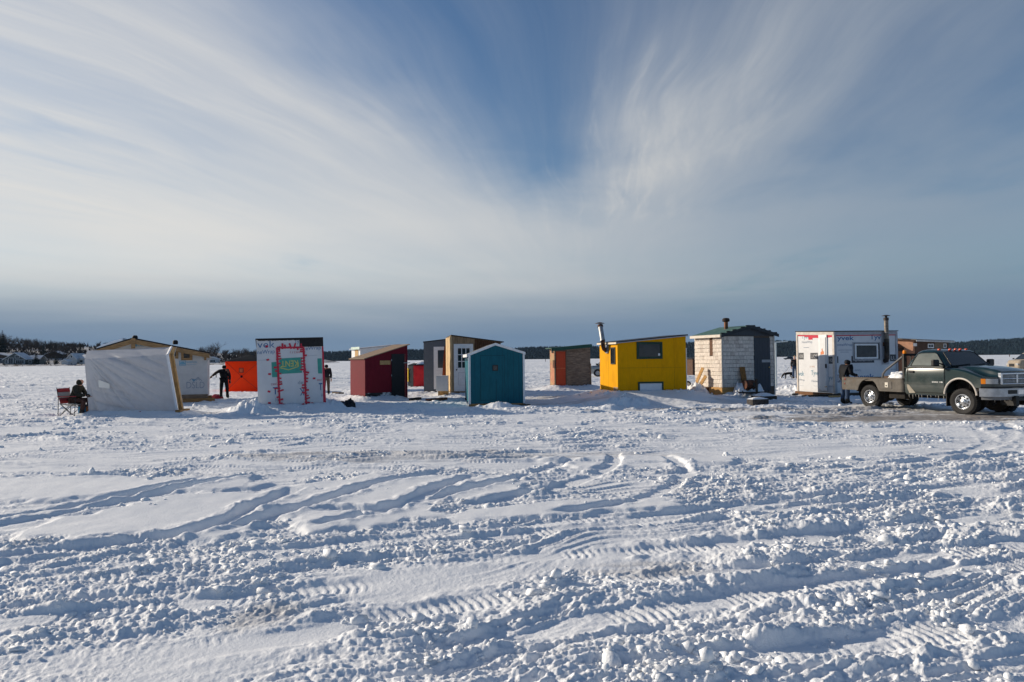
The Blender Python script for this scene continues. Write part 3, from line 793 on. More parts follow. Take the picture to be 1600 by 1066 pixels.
# ================================================================== maroon hut
def red_hut():
    RED = mat('maroon paint', (.155, .011, .022), .6, .14, 5, (3, 3, .6), bump=.15, bs=20, spec=.1, col2=(.15, .012, .022), c2s=1.2)
    TANR = mat('tan roofing felt', (.24, .17, .12), .85, .15, 14)
    h = Hut('maroon_hut', 'maroon hut with sloping tan roof, black door and a small wooden nameplate', (570.5, 626.5), 36, right=637, back=547.6)
    zfl = h.F(569.3, 561)[1]; zfr = h.F(636, 540)[1]; h.shed(zfl, zfr, zfl)
    h.walls(RED); h.roof(TANR, .035, .05, .05, .06, .10)
    sk = h.wall((0, -.004), (h.w*.62, -.004), mat('black insulation board', (.03, .03, .034), .8, .5, 6, col2=(.55, .57, .6), c2t=(.55, .6)), .003, (), z0=-.02, name='skirt_board')
    for v in sk.data.vertices:
        if v.co.z > .3: v.co.z = .33
    h.fbox((612, 553.2, 634, 624), .03, .0, 'door', mat('black door paint', (.012, .012, .016), .45, .2, 5))
    h.fbox((632.3, 553, 634.2, 623), .045, -.031, 'door_post', mat('dull red timber', (.24, .05, .04), .7, .2, 8))
    for py in (561.5, 585.5): h.fbox((611.4, py, 612.6, py+2.6), .045, -.031, 'hinge', STEEL)
    h.fbox((594, 563.6, 610.2, 569.8), .025, .0, 'nameplate', PINE)
    h.fbox((631, 566.5, 641, 567.6), .09, -.046, 'latch_arm', STEEL)
    h.bank(.22, .8, dx=0, w=h.w*.7)
red_hut()
# ================================================================== white hut behind the maroon one
def back_white_hut():
    GR = mat('grey metal roof', (.42, .43, .46), .5, .1, 6)
    h = Hut('white_hut', 'pale hut with grey roof half hidden behind the maroon hut', (563, 612), 30, w=2.2, back=549.5)
    z = h.F(562.5, 545.5)[1]; h.shed(z, z+.22, z); h.walls(TRIM); h.roof(GR, .05, .08, .08, .12, .12)
    h.sbox((548.5, 542.8, 561.5, 546), .13, -.12, 'fascia_board', mat('pale green fascia', (.50, .62, .55), .6, .08))
    h.sbox((554.5, 547, 559.5, 566), .02, .0, 'batten', PINE)
back_white_hut()

# ================================================================== grey hut
def grey_hut():
    GREY = mat('slate grey board', (.105, .125, .15), .7, .12, 5, (6, 6, 1), bump=.15)
    h = Hut('grey_hut', 'slate grey hut with white glazed door, behind the rough timber hut', (662.3, 613.5), 2, right=716, d=2.0)
    z = h.F(661.8, 535.3)[1]; h.shed(z, z+.20, z); h.walls(GREY); h.roof(ROOFK, .05, .03, .05, .03, .05)
    d = h.fbox((677.5, 542, 704, 608), .03, .0, 'door', TRIM)
    x0, z1 = h.F(684, 547.4, -.04); x1, z0 = h.F(698, 575, -.04); MB().box((x0, -.036, z0), (x1, -.028, z1)).build('pane', GLASS, d)
    MB().box((-.05, -.05, -.1), (h.w, .15, .05)).build('skid_beam', DARKW, h.root)
    p = G(692, 616); M = Matrix.Translation(p); RB = wood('rust red board', (.20, .05, .02))
    b = MB().beam((-.02, .25, .0), (.12, .72, 2.45), .2, .04, up=(0, 1, 0)).build('leaning_board', RB); b.matrix_world = M
    tag(b, 'tall rust red board leaning upright between grey hut and timber hut', 'board')
    # white cabinet on wooden blocks
    c = G(683.5, 619.5); r = empty('white_cabinet', c, 'white chest cabinet raised on wood legs by the rough timber hut', 'cabinet')
    mb = MB(); mb.box((-.07, 0, .25), (.50, .5, .94)); mb.build('cabinet_body', mat('enamel white', (.62, .63, .63), .35, .05), r, bevel=.015)
    MB().box((-.08, -.012, .94), (.51, .51, .985)).build('lid', mat('enamel white', ()), r, bevel=.01)
    for x in (.02, .4): MB().box((x, .04, -.05), (x+.10, .14, .25)).build('leg', PINE, r)
    for y in (.36,): MB().box((.02, y, -.05), (.5, y+.1, .25)).build('leg', PINE, r)
grey_hut()

# ================================================================== rough timber hut
def timber_hut():
    RW = wood('rough sawn timber', (.27, .19, .115), stretch=(7, 7, .8)); BRW = wood('brown stained planks', (.085, .042, .022), stretch=(9, 9, .9))
    h = Hut('rough_timber_hut', 'rough unpainted timber hut with white nine-pane door, behind the teal shed', (705.5, 618.5), 12, right=783, back=698)
    zfl = h.F(703.9, 524.5)[1]; zfr = h.F(783, 534.5)[1]
    h.shed(zfl, zfr, zfl-.05); h.walls(RW)
    h.roof(ROOFK, .035, .06, .06, .0, .16)
    r = random.Random(11); mb = MB()
    x1 = h.F(741.5, 560)[0]; n = 13
    for i in range(n):      # vertical planks right of the door, over it, each a little different
        a = x1 + (h.w-x1)*i/n; b = x1+(h.w-x1)*(i+1)/n
        mb.box((a+.004, -.022-.004*r.random(), .02), (b-.004, -.002, min(h.zt(a, 0), h.zt(b, 0))-.02))
    mb.build('plank_cladding', BRW, h.root)
    mb = MB(); x0 = h.F(710, 560)[0]
    for i in range(8):
        a = .0 + x1*i/8; b = x1*(i+1)/8; z0 = .05 if b < x0 else h.F(725, 537.5)[1]+.02
        if b < x0 or True: mb.box((a+.003, -.018-.006*r.random(), z0), (b-.003, -.002, min(h.zt(a, 0), h.zt(b, 0))-.02))
    mb.build('plank_cladding', RW, h.root)
    mb = MB(); mb2 = MB()
    for i, (a, b) in enumerate(((-.05, .03),)):
        pts = []; z = -.05
        while z < zfl-.03: pts.append((a - .03*r.random(), z)); z += r.uniform(.08, .3)
        pts.append((a, zfl-.03))
        mb.prism([(p[0], -.03, p[1]) for p in pts] + [(b, -.03, zfl-.03), (b, -.03, -.05)], (0, .028, 0))
    mb.build('split_slab', wood('pale split slab', (.50, .36, .20)), h.root)
    for k in range(5):
        y0 = h.d*k/5; mb2.box((-.03-.012*r.random(), y0+.005, r.uniform(-.02, .3)), (-.002, y0+h.d/5-.005, h.zt(0, y0)-r.uniform(.02, .12)))
    mb2.build('side_board', wood('pale split slab', ()), h.root)
    fr = h.fbox((709, 537.6, 739.8, 611), .035, .0, 'door', TRIM)
    x0, z1 = h.F(714.8, 543.8, -.045); x1, z0 = h.F(734.6, 575.2, -.045)
    MB().box((x0, -.040, z0), (x1, -.034, z1)).build('pane', GLASS, fr)
    mb = MB()
    for i in range(4): c = x0+(x1-x0)*i/3; mb.box((c-.018, -.052, z0-.02), (c+.018, -.041, z1+.02))
    for i in range(4): c = z0+(z1-z0)*i/3; mb.box((x0-.02, -.050, c-.018), (x1+.02, -.0415, c+.018))
    mb.build('glazing_bars', TRIM, fr)
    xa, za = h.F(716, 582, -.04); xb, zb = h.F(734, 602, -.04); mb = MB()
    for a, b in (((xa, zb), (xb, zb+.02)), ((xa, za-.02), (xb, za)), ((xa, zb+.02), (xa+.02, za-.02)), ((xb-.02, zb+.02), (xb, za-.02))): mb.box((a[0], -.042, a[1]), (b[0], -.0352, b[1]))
    mb.build('door_moulding', mat('grey moulding trim', (.5, .5, .52)), fr)  # mid-grey strips framing the lower door panel
    x, z = h.F(713.4, 578, -.06); MB().lathe([(0, -.10), (.03, -.09), (.035, -.07), (.014, -.06), (.014, -.035)], (x, 0, z), 1, 14).build('door_knob', IRON, fr, smooth=True)
    h.bank(.16, .7)
timber_hut()

# ================================================================== teal gable shed
def teal_shed():
    T = mat('teal paint', (.012, .105, .145), .6, .12, 6, (3, 3, .5), bump=.2, bs=25, spec=.1, col2=(.010, .09, .12), c2s=1.4, c2t=(.5, .7))
    h = Hut('teal_shed', 'small teal gabled shed with white corner trim and tiny square window', (733.6, 635.5), 6, right=819.6, back=727, z0=.10)
    zl = h.F(731.5, 554)[1]; xr, zr = h.F(774, 537.5); zt = h.F(817.6, 551.2)[1]
    h.gable(zl, xr, zr, zt); h.walls(T)
    h.roof(mat('grey shingle roof', (.16, .16, .17), .85, .25, 16), .03, .02, .05, .08, .04)
    W = mat('white trim paint', ())
    for xa, xb in ((-.06, xr), (xr, h.w+.05)):
        e = lambda x: zl+(zr-zl)*x/xr if xa < 0 and xb == xr else zr+(zt-zr)*(x-xr)/(h.w-xr)
        q = []
        for dz in (-.055, .038): q += [(xa, -.045, e(xa)+dz), (xb, -.045, e(xb)+dz), (xb, -.021, e(xb)+dz), (xa, -.021, e(xa)+dz)]
        MB().hexa(q).build('barge_board', W, h.root)
    for a, b in ((-.03, .05), (h.w-.05, h.w+.02)):
        MB().box((a, -.02, .06), (b, .0-.001, h.zt(max(0, min(h.w, a)), 0)-.03)).build('corner_board', W, h.root)
    MB().box((-.03, .001, .06), (-.002, .08, zl-.05)).build('corner_board', W, h.root)
    MB().box((-.09, -.018, zl-.10), (-.055, h.d+.02, zl+.015)).build('fascia_board', W, h.root)
    h.sbox((727.2, 557, 730, 564), .012, .0, 'pane', GLASS)
    f = h.window((769.6, 570.6, 778.2, 579.4), .03, IRON, GLASS, out=.02)
    G_ = mat('door seam', (.006, .03, .04), .8)
    x0, z1 = h.F(750.3, 555.5, -.001); x1, z0 = h.F(776, 625.5, -.001)
    mb = MB()
    for a, b in (((x0, z0), (x0+.012, z1)), ((x1-.012, z0), (x1, z1-.9)), ((x0+.012, z0), (x1-.012, z0+.012)), ((x0+.012, z1-.012), (h.F(788, 555)[0], z1)), ((h.F(788, 560)[0], .3), (h.F(788, 560)[0]+.008, z1-.02))):
        mb.box((a[0], -.004, a[1]), (b[0], -.0005, b[1]))
    mb.build('door_seam', G_, h.root)
    for i in range(1, 10):
        x = h.w*i/10
        if x0-.02 < x < x1+.02: continue
        MB().box((x, -.003, .13), (x+.008, -.0004, h.zt(x, 0)-.09)).build('panel_groove', G_, h.root)
    MB().box((-.02, -.02, -.02), (h.w+.02, .12, .099)).build('skid_beam', PINEH, h.root)
    MB().box((-.02, h.d-.2, -.02), (h.w+.3, h.d-.05, .099)).build('skid_beam', DARKW, h.root)
    MB().box((h.w-.25, -.1, -.05), (h.w+.22, .3, .04)).build('block', DARKW, h.root)
    g = G(775, 637); MOUNDS.append((g.x+.1, g.y-.1, 1.1, .5, .2))
teal_shed()

# ================================================================== plywood hut with orange door
def orange_door_hut():
    PW = wood('grey-brown chipboard', (.23, .165, .12), stretch=(1.0, 5, 5), col2=(.16, .11, .08))
    h = Hut('plywood_hut', 'grey-brown plywood hut with bright orange door and green roof', (866.8, 610), 22, right=923, back=859.5)
    zfl = h.F(866, 544.8)[1]; zfr = h.F(921.5, 539.5)[1]; h.shed(zfl, zfr, zfl+.0); h.walls(PW, side=mat('salmon board', (.46, .20, .12), .8, .15, 4, col2=(.42, .27, .14), c2t=(.48, .52)))
    GR = mat('green roofing', (.012, .075, .058), .55, .15, 8)
    h.roof(GR, .05, .10, .1, .22, .06)
    q = []
    for dz in (-.13, .002):
        for x, y in ((-.22, -.125), (h.w+.06, -.125), (h.w+.06, -.101), (-.22, -.101)): q.append((x, y, h.zt(x, 0)+dz))
    MB().hexa(q).build('fascia_board', GR, h.root)
    d = h.fbox((868.8, 549.4, 884, 603.4), .03, .0, 'door', mat('bright orange paint', (.52, .055, .012), .5, .08, 6))
    h.fbox((869.5, 575, 883.6, 576.4), .045, -.031, 'door_brace', mat('orange edge', (.6, .13, .05)), d)
    h.fbox((884.4, 545.5, 886, 603.8), .04, .0, 'door_post', OLDW)
    h.fbox((866.9, 546, 868.4, 603.8), .04, .0, 'door_post', OLDW)
    mb = MB()
    for py in (549.5, 566.5, 586.5):
        x0, z = h.F(886.5, py); MB().box((x0, -.012, z-.03), (h.w, -.001, z+.0)).build('batten', OLDW, h.root)
    mb = MB(); mb.beam((h.w+.02, .0, .02), (h.w+.0, .0, 1.45), .03, .10, up=(0, 1, 0)); mb.build('edge_strip', mat('salmon board', ()), h.root)
    h.sbox((863.5, 563, 866.5, 575), .05, -.001, 'latch', RUST)
    x, z = h.F(864, 548); h.sbox((861.5, 548.5, 863.2, 551.5), .05, -.001, 'lamp', IRON)
    h.bank(.30, 1.3)
orange_door_hut()

# ================================================================== yellow hut
def yellow_hut():
    Yl = mat('yellow paint', (.72, .335, .0005), .6, .07, 5, (3, 3, .7), bump=.15, bs=22, spec=.08, col2=(.62, .28, .001), c2s=1.1, c2t=(.5, .7))
    DG = mat('dark green trim', (.012, .045, .03), .5, .15, 8)
    h = Hut('yellow_hut', 'bright yellow hut with tilted metal chimney and dark green window frames', (965.9, 629.5), 15, right=1073, back=938)
    zfl = h.F(963.8, 535.5)[1]; zfr = h.F(1070.2, 524.4)[1]; zbl = h.S(935.8, 536.8)[1]
    h.shed(zfl, zfr, zbl); h.walls(Yl)
    h.roof(mat('blue-black roof felt', (.02, .024, .035), .6, .2, 10), .04, .08, .08, .07, .06)
    W = mat('white trim paint', ())
    q = []
    for dz in (-.07, .0):
        for x, y in ((-.095, -.08), (-.072, -.08), (-.072, h.d+.08), (-.095, h.d+.08)): q.append((x, y, h.zt(x, y)+dz+.02))
    MB().hexa(q).build('fascia_board', mat('cream fascia', (.70, .60, .46), .6), h.root)
    q = []
    for dz in (-.03, .0):
        for x, y in ((-.07, -.10), (h.w+.06, -.10), (h.w+.06, -.081), (-.07, -.081)): q.append((x, y, h.zt(x, 0)+dz))
    MB().hexa(q).build('fascia_board', mat('grey edge strip', (.35, .37, .42), .5), h.root)
    h.window((995, 534.6, 1035.4, 560.8), .085, DG, GLASSD, out=.035)
    x, z = h.F(1030.3, 554, -.03); MB().box((x-.04, -.0135, z-.045), (x+.04, -.011, z+.045)).build('window_sticker', mat('white sticker', (.8, .8, .8)), h.root)
    x0, z1 = h.F(997.4, 597, -.035); x1, z0 = h.F(1037.2, 622, -.035); f = .065
    mb = MB(); mb.box((x0, -.035, z1-f), (x1, .0, z1)); mb.box((x0, -.035, z0), (x0+f, .0, z1-f)); mb.box((x1-f, -.035, z0), (x1, .0, z1-f))
    mb.box((x0+f, -.034, z0), (x1-f, .0, z0+f))
    fr = mb.build('window', DG, h.root); MB().box((x0+f, -.012, z0+f), (x1-f, -.001, z1-f)).build('pane', mat('frosted panel', (.66, .70, .76), .5, .05), fr)
    h.window((953.6, 543, 960.8, 569.3), .05, IRON, GLASS, side=True, out=.03)
    h.sbox((958.4, 604.6, 965.6, 620), .006, .0, 'bare_patch', PLY)
    SEAM = mat('yellow seam', (.30, .15, .002), .8)
    x0 = h.F(1000, 560, -.002)[0]; zs = h.F(1000, 575, -.002)[1]
    MB().box((.01, -.003, zs), (h.w-.01, -.0005, zs+.010)).build('panel_seam', SEAM, h.root)
    for f in (.42, .82): MB().box((h.w*f, -.0035, .3 if f > .6 else zs+.012), (h.w*f+.008, -.0005, h.zt(h.w*f, 0)-.05 if f > .6 else h.F(1010, 562)[1]-.01)).build('panel_seam', SEAM, h.root)
    MB().box((-.003, .9, .3), (-.0005, .908, h.zt(0, .9)-.05)).build('panel_seam', SEAM, h.root)
    # tilted stove pipe with elbow
    y, z = h.S(947, 548, -.02); b = Vector((-.02, y, z))
    y1, z1 = h.S(942.3, 541, -.20); e1 = Vector((-.20, y1, z1)); 
    y2, z2 = h.S(941.8, 533, -.24); e2 = Vector((-.24, y2, z2))
    y3, z3 = h.S(937.8, 508.5, -.20); top = Vector((-.20, y3, z3))
    el = MB().tube([b, b.lerp(e1, .5)+Vector((-.03, 0, -.02)), e1, e2], .085, 14).build('pipe_elbow', SOOT, h.root, smooth=True)
    mb = MB(); mb.tube([e2, top], .095, 16); d = (top-e2).normalized(); mb.tube([e2, e2+d*.05], .105, 16); mb.build('chimney_pipe', STEEL, h.root, smooth=True)
    mb = MB(); mb.tube([top-d*.08, top], .115, 16); mb.build('pipe_collar', RUST, h.root, smooth=True)
    c = top + d*.10; mb = MB(); mb.tube([top, c], .012, 6); mb.lathe([(0, 0), (.19, -.015), (.19, .0), (.05, .04), (0, .045)], c, 2, 18); mb.build('chimney_cap', SOOT, h.root, smooth=30)
    h.sbox((945.6, 535.2, 949.2, 552), .05, .0, 'pipe_plate', mat('grey-blue plate', (.16, .2, .27), .5))
    MB().box((h.w+.001, .0, .2), (h.w+.035, .05, zfr-.5)).build('corner_strip', W, h.root)
    h.bank(.48, 2.5, dx=.05, w=h.w-.1, rough=.35)
    g = G(990, 640); MOUNDS.append((g.x-.9, g.y+.2, 1.1, .6, .20)); 
    g = G(949, 629); MOUNDS.append((g.x, g.y+.1, 1.15, 1.3, .42)); g = G(972, 634); MOUNDS.append((g.x+.1, g.y, 1.2, .9, .34))
    for i, (px, py, s) in enumerate(((995.7, 629.8, .16), (1055.3, 628.8, .17))):
        p = h.M @ Vector((h.F(px, py, -.42)[0], -.42, h.F(px, py, -.42)[1]))
        bm = bmesh.new(); bmesh.ops.create_icosphere(bm, subdivisions=3, radius=s)
        for v in bm.verts: v.co *= 1+.28*float(perlin(np.array([v.co.x*7+i*9]), np.array([v.co.y*7+v.co.z*5]))[0])
        me = bpy.data.meshes.new('dark_lump'); bm.to_mesh(me); bm.free(); me.materials.append(mat('frozen dirt', (.03, .026, .024), .9, .5, 12, bump=.6))
        o = bpy.data.objects.new('dark_lump', me); COL.objects.link(o); o.location = p; o.scale = (1, 1, .9)
        tag(o, ('dark lump half sunk in the snow bank below the yellow hut, under its left side', 'dark lump half sunk in the snow bank under the yellow hut, near its right corner')[i], 'rock')
yellow_hut()
# ================================================================== shingled hut
def shingle_hut():
    SH = [mat('cedar shingle %d' % i if False else n_, c, .8, .22, 9, (5, 5, 1), bump=.2) for i, (n_, c) in enumerate((('pale shingle', (.66, .60, .54)), ('grey shingle', (.61, .56, .50)), ('worn shingle', (.53, .47, .42))))]
    SL = mat('slate blue paint', (.040, .052, .068), .6, .15, 6, (5, 5, .6), bump=.15)
    UNDER = mat('dark sheathing', (.10, .08, .065), .9)
    h = Hut('shingled_hut', 'pale cedar-shingled hut with slate blue door, dark gable and squat stove pipe', (1128.6, 623.5), 22, right=1210.5, back=1087, z0=.0)
    zl = h.F(1128, 523)[1]; xr, zr = h.F(1169, 510); zrt = h.F(1210, 522.6)[1]
    h.gable(zl, xr, zr, zrt); h.walls(UNDER, t=.06)
    GRF = mat('green roof', (.06, .135, .115), .6, .18, 6, col2=(.10, .17, .15))
    h.roof(GRF, .035, .16, .10, .16, .12)
    zf = h.F(1140, 605.2)[1]          # top of the board foundation
    r = random.Random(5)
    # cedar shingles: every course a run of separate butts, one mesh per wall
    def course(P, top, L, z0, holes):
        mb = MB(); ex = .165; z = z0; row = 0
        while z < top(0) + 2:
            x = -r.random()*.12
            while x < L:
                w = r.choice((.13, .16, .19, .22)); a, b = max(x, 0), min(x+w, L); x += w
                if b-a < .02: continue
                zt = min(z+ex-.016, top((a+b)/2)-.005)  # gap bares dark sheathing as a painted shadow line between courses
                if zt - z < .02: continue
                if any(a < hx1 and b > hx0 and z < hz1 and zt > hz0 for hx0, hx1, hz0, hz1 in holes):
                    for hx0, hx1, hz0, hz1 in holes:
                        if a < hx1 and b > hx0 and z < hz1 and zt > hz0:
                            if a < hx0: b = hx0
                            elif b > hx1: a = hx1
                            else: a = b
                    if b-a < .02: continue
                j = r.uniform(-.006, .006)
                mb.hexa([P(a+.006, -.022, z+j), P(b-.006, -.022, z+j), P(b-.003, -.001, z+j), P(a+.003, -.001, z+j),
                         P(a+.003, -.008, zt+.004), P(b-.003, -.008, zt+.004), P(b-.003, -.001, zt+.004), P(a+.003, -.001, zt+.004)], r.choice((0, 0, 0, 1, 1, 2)))
            z += ex; row += 1
            if z > 4: break
        return mb
    dx0, dz1 = h.F(1177.3, 528.2); dx1, dz0 = h.F(1203.6, 610.5)
    gz = h.F(1160, 524.6)[1]
    course(lambda a, o, z: (a, o, z), lambda x: gz, dx0, zf, []).build('shingle_cladding', SH, h.root)
    course(lambda a, o, z: (a+dx1, o, z), lambda x: gz, h.w-dx1, zf, []).build('shingle_cladding', SH, h.root)
    wy1, wz1 = h.S(1109, 525.8); wy0, wz0 = h.S(1114.2, 555.2)
    course(lambda a, o, z: (o, a, z), lambda y: h.zt(0, y), h.d, zf, [(wy0, wy1, wz0, wz1)]).build('shingle_cladding', SH, h.root)
    MB().box((-.012, wy0, wz0), (-.002, wy1, wz1)).build('window', mat('brown board window', (.10, .045, .02), .7, .3, 8), h.root)
    # gable board, barge boards, fascia, corner
    MB().prism([(.0, -.03, gz), (h.w, -.03, gz), (h.w, -.03, zrt), (xr, -.03, zr), (0, -.03, zl)], (0, .029, 0)).build('gable_board', SL, h.root)
    rr = random.Random(8)
    for xa, xb, za, zb in ((-.16, xr, zl-.16*(zr-zl)/xr, zr), (xr, h.w+.12, zr, zrt-.12*(zr-zrt)/(h.w-xr))):
        MB().hexa([(xa, -.20, za-.09), (xb, -.20, zb-.09), (xb, -.17, zb-.09), (xa, -.17, za-.09), (xa, -.20, za+.045), (xb, -.20, zb+.045), (xb, -.17, zb+.045), (xa, -.17, za+.045)]).build('barge_board', mat('dark barge board', (.022, .03, .038), .6, .2), h.root)
        n = 5
        for i in range(n):
            t = (i+.5+rr.uniform(-.2, .2))/n; c = (xa+(xb-xa)*t, -.10, za+(zb-za)*t+.05)
            MB().beam((c[0]-.10, -.14, c[2]-.01+.02*rr.random()), (c[0]+.10, -.14, c[2]+.01), .05, .03, up=(0, 1, 0)).build('roof_cleat', ROOFK, h.root)
    z = h.zt(0, 0)
    e = zl-.16*(zr-zl)/xr
    MB().box((-.185, -.15, e-.075), (-.163, h.d+.1, e+.04)).build('fascia_board', mat('bleached fascia', (.62, .57, .50), .6, .1), h.root)
    MB().box((-.030, -.045, zf), (.045, -.024, zl-.05)).build('corner_board', mat('bleached corner board', (.50, .47, .43), .7, .12), h.root)
    MB().box((h.w-.04, -.04, .1), (h.w+.02, -.0235, gz)).build('corner_board', mat('bleached corner board', ()), h.root)
    # plywood foundation box
    PF = mat('ochre plywood', (.42, .24, .085), .8, .2, 5, (1, 1, 4))
    MB().box((-.075, -.09, -.1), (dx0-.3, -.04, zf)).build('foundation_board', PF, h.root)
    MB().box((-.075, -.039, -.1), (-.025, h.d*.42, zf)).build('foundation_board', PF, h.root)
    MB().box((-.06, h.d*.421, -.1), (-.025, h.d*.8, zf-.03)).build('foundation_board', mat('red-brown board', (.17, .07, .035), .8, .2, 6), h.root)
    d = MB().box((dx0, -.035, dz0), (dx1, -.001, dz1)).build('door', SL, h.root)
    mb = MB(); n = 6
    for i in range(n): a = dx0+(dx1-dx0)*i/n; b = dx0+(dx1-dx0)*(i+1)/n; mb.box((a+.006, -.042, dz0+.01), (b-.006, -.0352, dz1-.01))
    mb.build('door_boards', SL, d)
    s = h.fbox((1190.6, 562.2, 1204.3, 566.2), .055, -.043, 'name_sign', mat('grey sign board', (.33, .35, .37), .6, .1)); 
    x, zz = h.F(1201.2, 574, -.05); MB().lathe([(0, -.10), (.03, -.09), (.033, -.07), (.013, -.06), (.013, -.04)], (x, 0, zz), 1, 12).build('door_knob', mat('brass', (.50, .36, .14), .35, .1, 5, metal=.8), d, smooth=True)
    # squat stove pipe on the left slope
    x, z = h.F(1134.5, 513, .9); zz = h.zt(x, .9); b = Vector((x, .9, zz-.02)); H = h.F(1134.5, 497.5, .9)[1]
    mb = MB(); mb.lathe([(.085, b.z), (.085, H-.13)], (x, .9, 0), 2, 16); mb.lathe([(.10, b.z+.03), (.14, b.z-.06)], (x, .9, 0), 2, 16); mb.build('chimney_pipe', SOOT, h.root, smooth=True)
    MB().lathe([(0, H-.16), (.13, H-.15), (.155, H-.13), (.155, H-.04), (.12, H), (.06, H+.015), (0, H+.02)], (x, .9, 0), 2, 18).build('chimney_cap', RUST, h.root, smooth=35)
    h.bank(.34, .95, dx=.3, w=1.2, d=1.0); 
    c = h.M @ Vector((-.55, 1.0, 0)); MOUNDS.append((c.x, c.y, .95, 1.0, .62)); c = h.M @ Vector((-.65, .45, 0)); MOUNDS.append((c.x, c.y, .7, .6, .4))
    c = h.M @ Vector((.95, -.42, 0)); MOUNDS.append((c.x, c.y, 1.15, .8, .68))
    # things standing about it
    M = h.M
    def put(o, p): o.matrix_world = M @ Matrix.Translation(p); return o
    o = put(MB().beam((0, 0, 0), (-.03, .16, 1.02), .26, .03, up=(0, 1, 0)).build('plank', wood('amber plank', (.22, .11, .035))), (h.F(1159, 605)[0], -.24, .30)); tag(o, 'short amber plank leaning upright left of the slate blue door', 'plank')
    x = h.F(1168, 605, -.55)[0]
    st = empty('wood_stove', M @ Matrix.Translation((x, -.62, .35)), 'small rusty barrel stove beside the slate blue door', 'stove')
    MB().lathe([(0, -.24), (.19, -.24), (.20, -.22), (.20, .22), (.19, .24), (0, .24)], (0, 0, .24), 0, 20).build('stove_body', RUST, st, smooth=40)
    for xx in (-.16, .16): MB().lathe([(.206, -.015), (.206, .015)], (xx, 0, .24), 0, 20).build('hoop', IRON, st)
    for xx in (-.15, .15): MB().box((xx-.02, -.14, -.02), (xx+.02, .14, .06)).build('leg', IRON, st)
    MB().box((.05, -.215, .16), (.17, -.19, .34)).build('stove_door', IRON, st)
    x = h.F(1158, 614, -.85)[0]; x2 = h.F(1195, 616, -.85)[0]
    s = empty('sled', M @ Matrix.Translation((x, -.85, .18)), 'long black plank sled propped in front of the slate blue door', 'sled')
    MB().box((0, -.16, .08), (x2-x, .16, .13)).build('deck', IRON, s)
    MB().tube([(-.08, -.15, .19), (0, -.15, .12), ((x2-x), -.15, .06), ((x2-x)+.08, -.15, .18)], .02, 8).build('runner', IRON, s, smooth=True)
    MB().tube([(-.08, .15, .19), (0, .15, .12), ((x2-x), .15, .06), ((x2-x)+.08, .15, .18)], .02, 8).build('runner', IRON, s, smooth=True)
    x = h.F(1182.5, 616, -1.1)[0]
    p = put(MB().beam((0, 0, 0), (0, 0, .85), .085, .05).build('post', DARKW), (x, -1.1, .0)); tag(p, 'black upright post in front of the slate blue door', 'post')
    g = G(1189, 634.5); b = empty('block', M.to_quaternion().to_matrix().to_4x4(), 'dark block with a snow cap in front of the shingled hut, nearest the ice road', 'block'); b.location = g
    MB().box((-.36, 0, -.02), (.36, .32, .24)).build('block_body', mat('dark concrete', (.055, .05, .048), .85, .3, 9, bump=.3), b, bevel=.015)
    snowcap((-.37, -.01, .238), (.37, .33), .07, b)
    g = G(1203, 626.5); b = empty('pallet', M.to_quaternion().to_matrix().to_4x4(), 'snow-topped dark wooden pallet at the foot of the slate blue door', 'pallet'); b.location = g
    for yy in (0, .28, .56): MB().box((-.36, yy, .0), (.36, yy+.1, .16)).build('bearer', DARKW, b)
    for i in range(5): MB().box((-.36+i*.15, -.01, .161), (-.25+i*.15, .68, .185)).build('slat', DARKW, b)
    snowcap((-.35, .0, .186), (.35, .66), .12, b)
    # left side: leaning boards and a wheel
    p0 = M @ Vector((-.42, h.d*.62, .25))
    for i, (lx, lab) in enumerate(((.0, 'pale ochre board leaning on the sunlit shingles, the taller of the pair'), (.16, 'pale ochre board leaning on the sunlit shingles, the shorter of the pair'))):
        o = MB().beam((-.12+lx*.4, .28-lx, 0), (.22, .0-lx*1.2, 1.0-.35*i), .17, .03, up=(1, 0, 0)).build('board', mat('ochre plywood', ())); tag(o, lab, 'board', 'boards leaning on the shingled hut'); put(o, (-.42, h.d*.55, .3))
    w = empty('small_wheel', M @ Matrix.Translation((-.45, h.d*.98, .55)), 'small dark wheel stuck in the snow heap left of the shingled hut', 'wheel')
    MB().lathe([(.10, -.04), (.16, -.05), (.175, 0), (.16, .05), (.10, .04)], (0, 0, 0), 1, 20).build('tyre', BLACK, w, smooth=True)
    MB().lathe([(0, -.03), (.10, -.035), (.10, .035), (0, .03)], (0, 0, 0), 1, 16).build('rim', STEEL, w)
    # pale pole beyond the right corner
    p = G(1213, 607.5); pl = empty('pole', p, 'pale thin pole with a short top arm beside the shingled hut', 'pole')
    zt_ = HC + (hz(1213)-535.5)/FPX*p.y
    PALE = mat('pale blue-grey pole', (.48, .55, .58), .5, .08)
    MB().tube([(0, 0, -.1), (0, 0, zt_)], .055, 10).build('pole_shaft', PALE, pl, smooth=True)
    MB().beam((-.06, 0, zt_+.02), (.62, -.1, zt_+.06), .1, .06).build('arm', PALE, pl)
def snowcap(a, b, H, parent):
    n = 10; vs = []; fs = []
    x0, y0, z0 = a; x1, y1 = b
    for j in range(n+1):
        for i in range(n+1):
            s, t = i/n, j/n; e = (min(s, 1-s, t, 1-t)*4); e = min(1, e)
            vs.append((x0+(x1-x0)*s, y0+(y1-y0)*t, z0 + H*math.sqrt(e)*(.75+.35*math.sin(s*7+t*5)*math.cos(t*6+s*2))))
    for j in range(n):
        for i in range(n): k = j*(n+1)+i; fs.append((k, k+1, k+n+2, k+n+1))
    mb = MB(); mb.add(vs, fs); return mb.build('snow_cap', SNOW, parent, smooth=True)
shingle_hut()

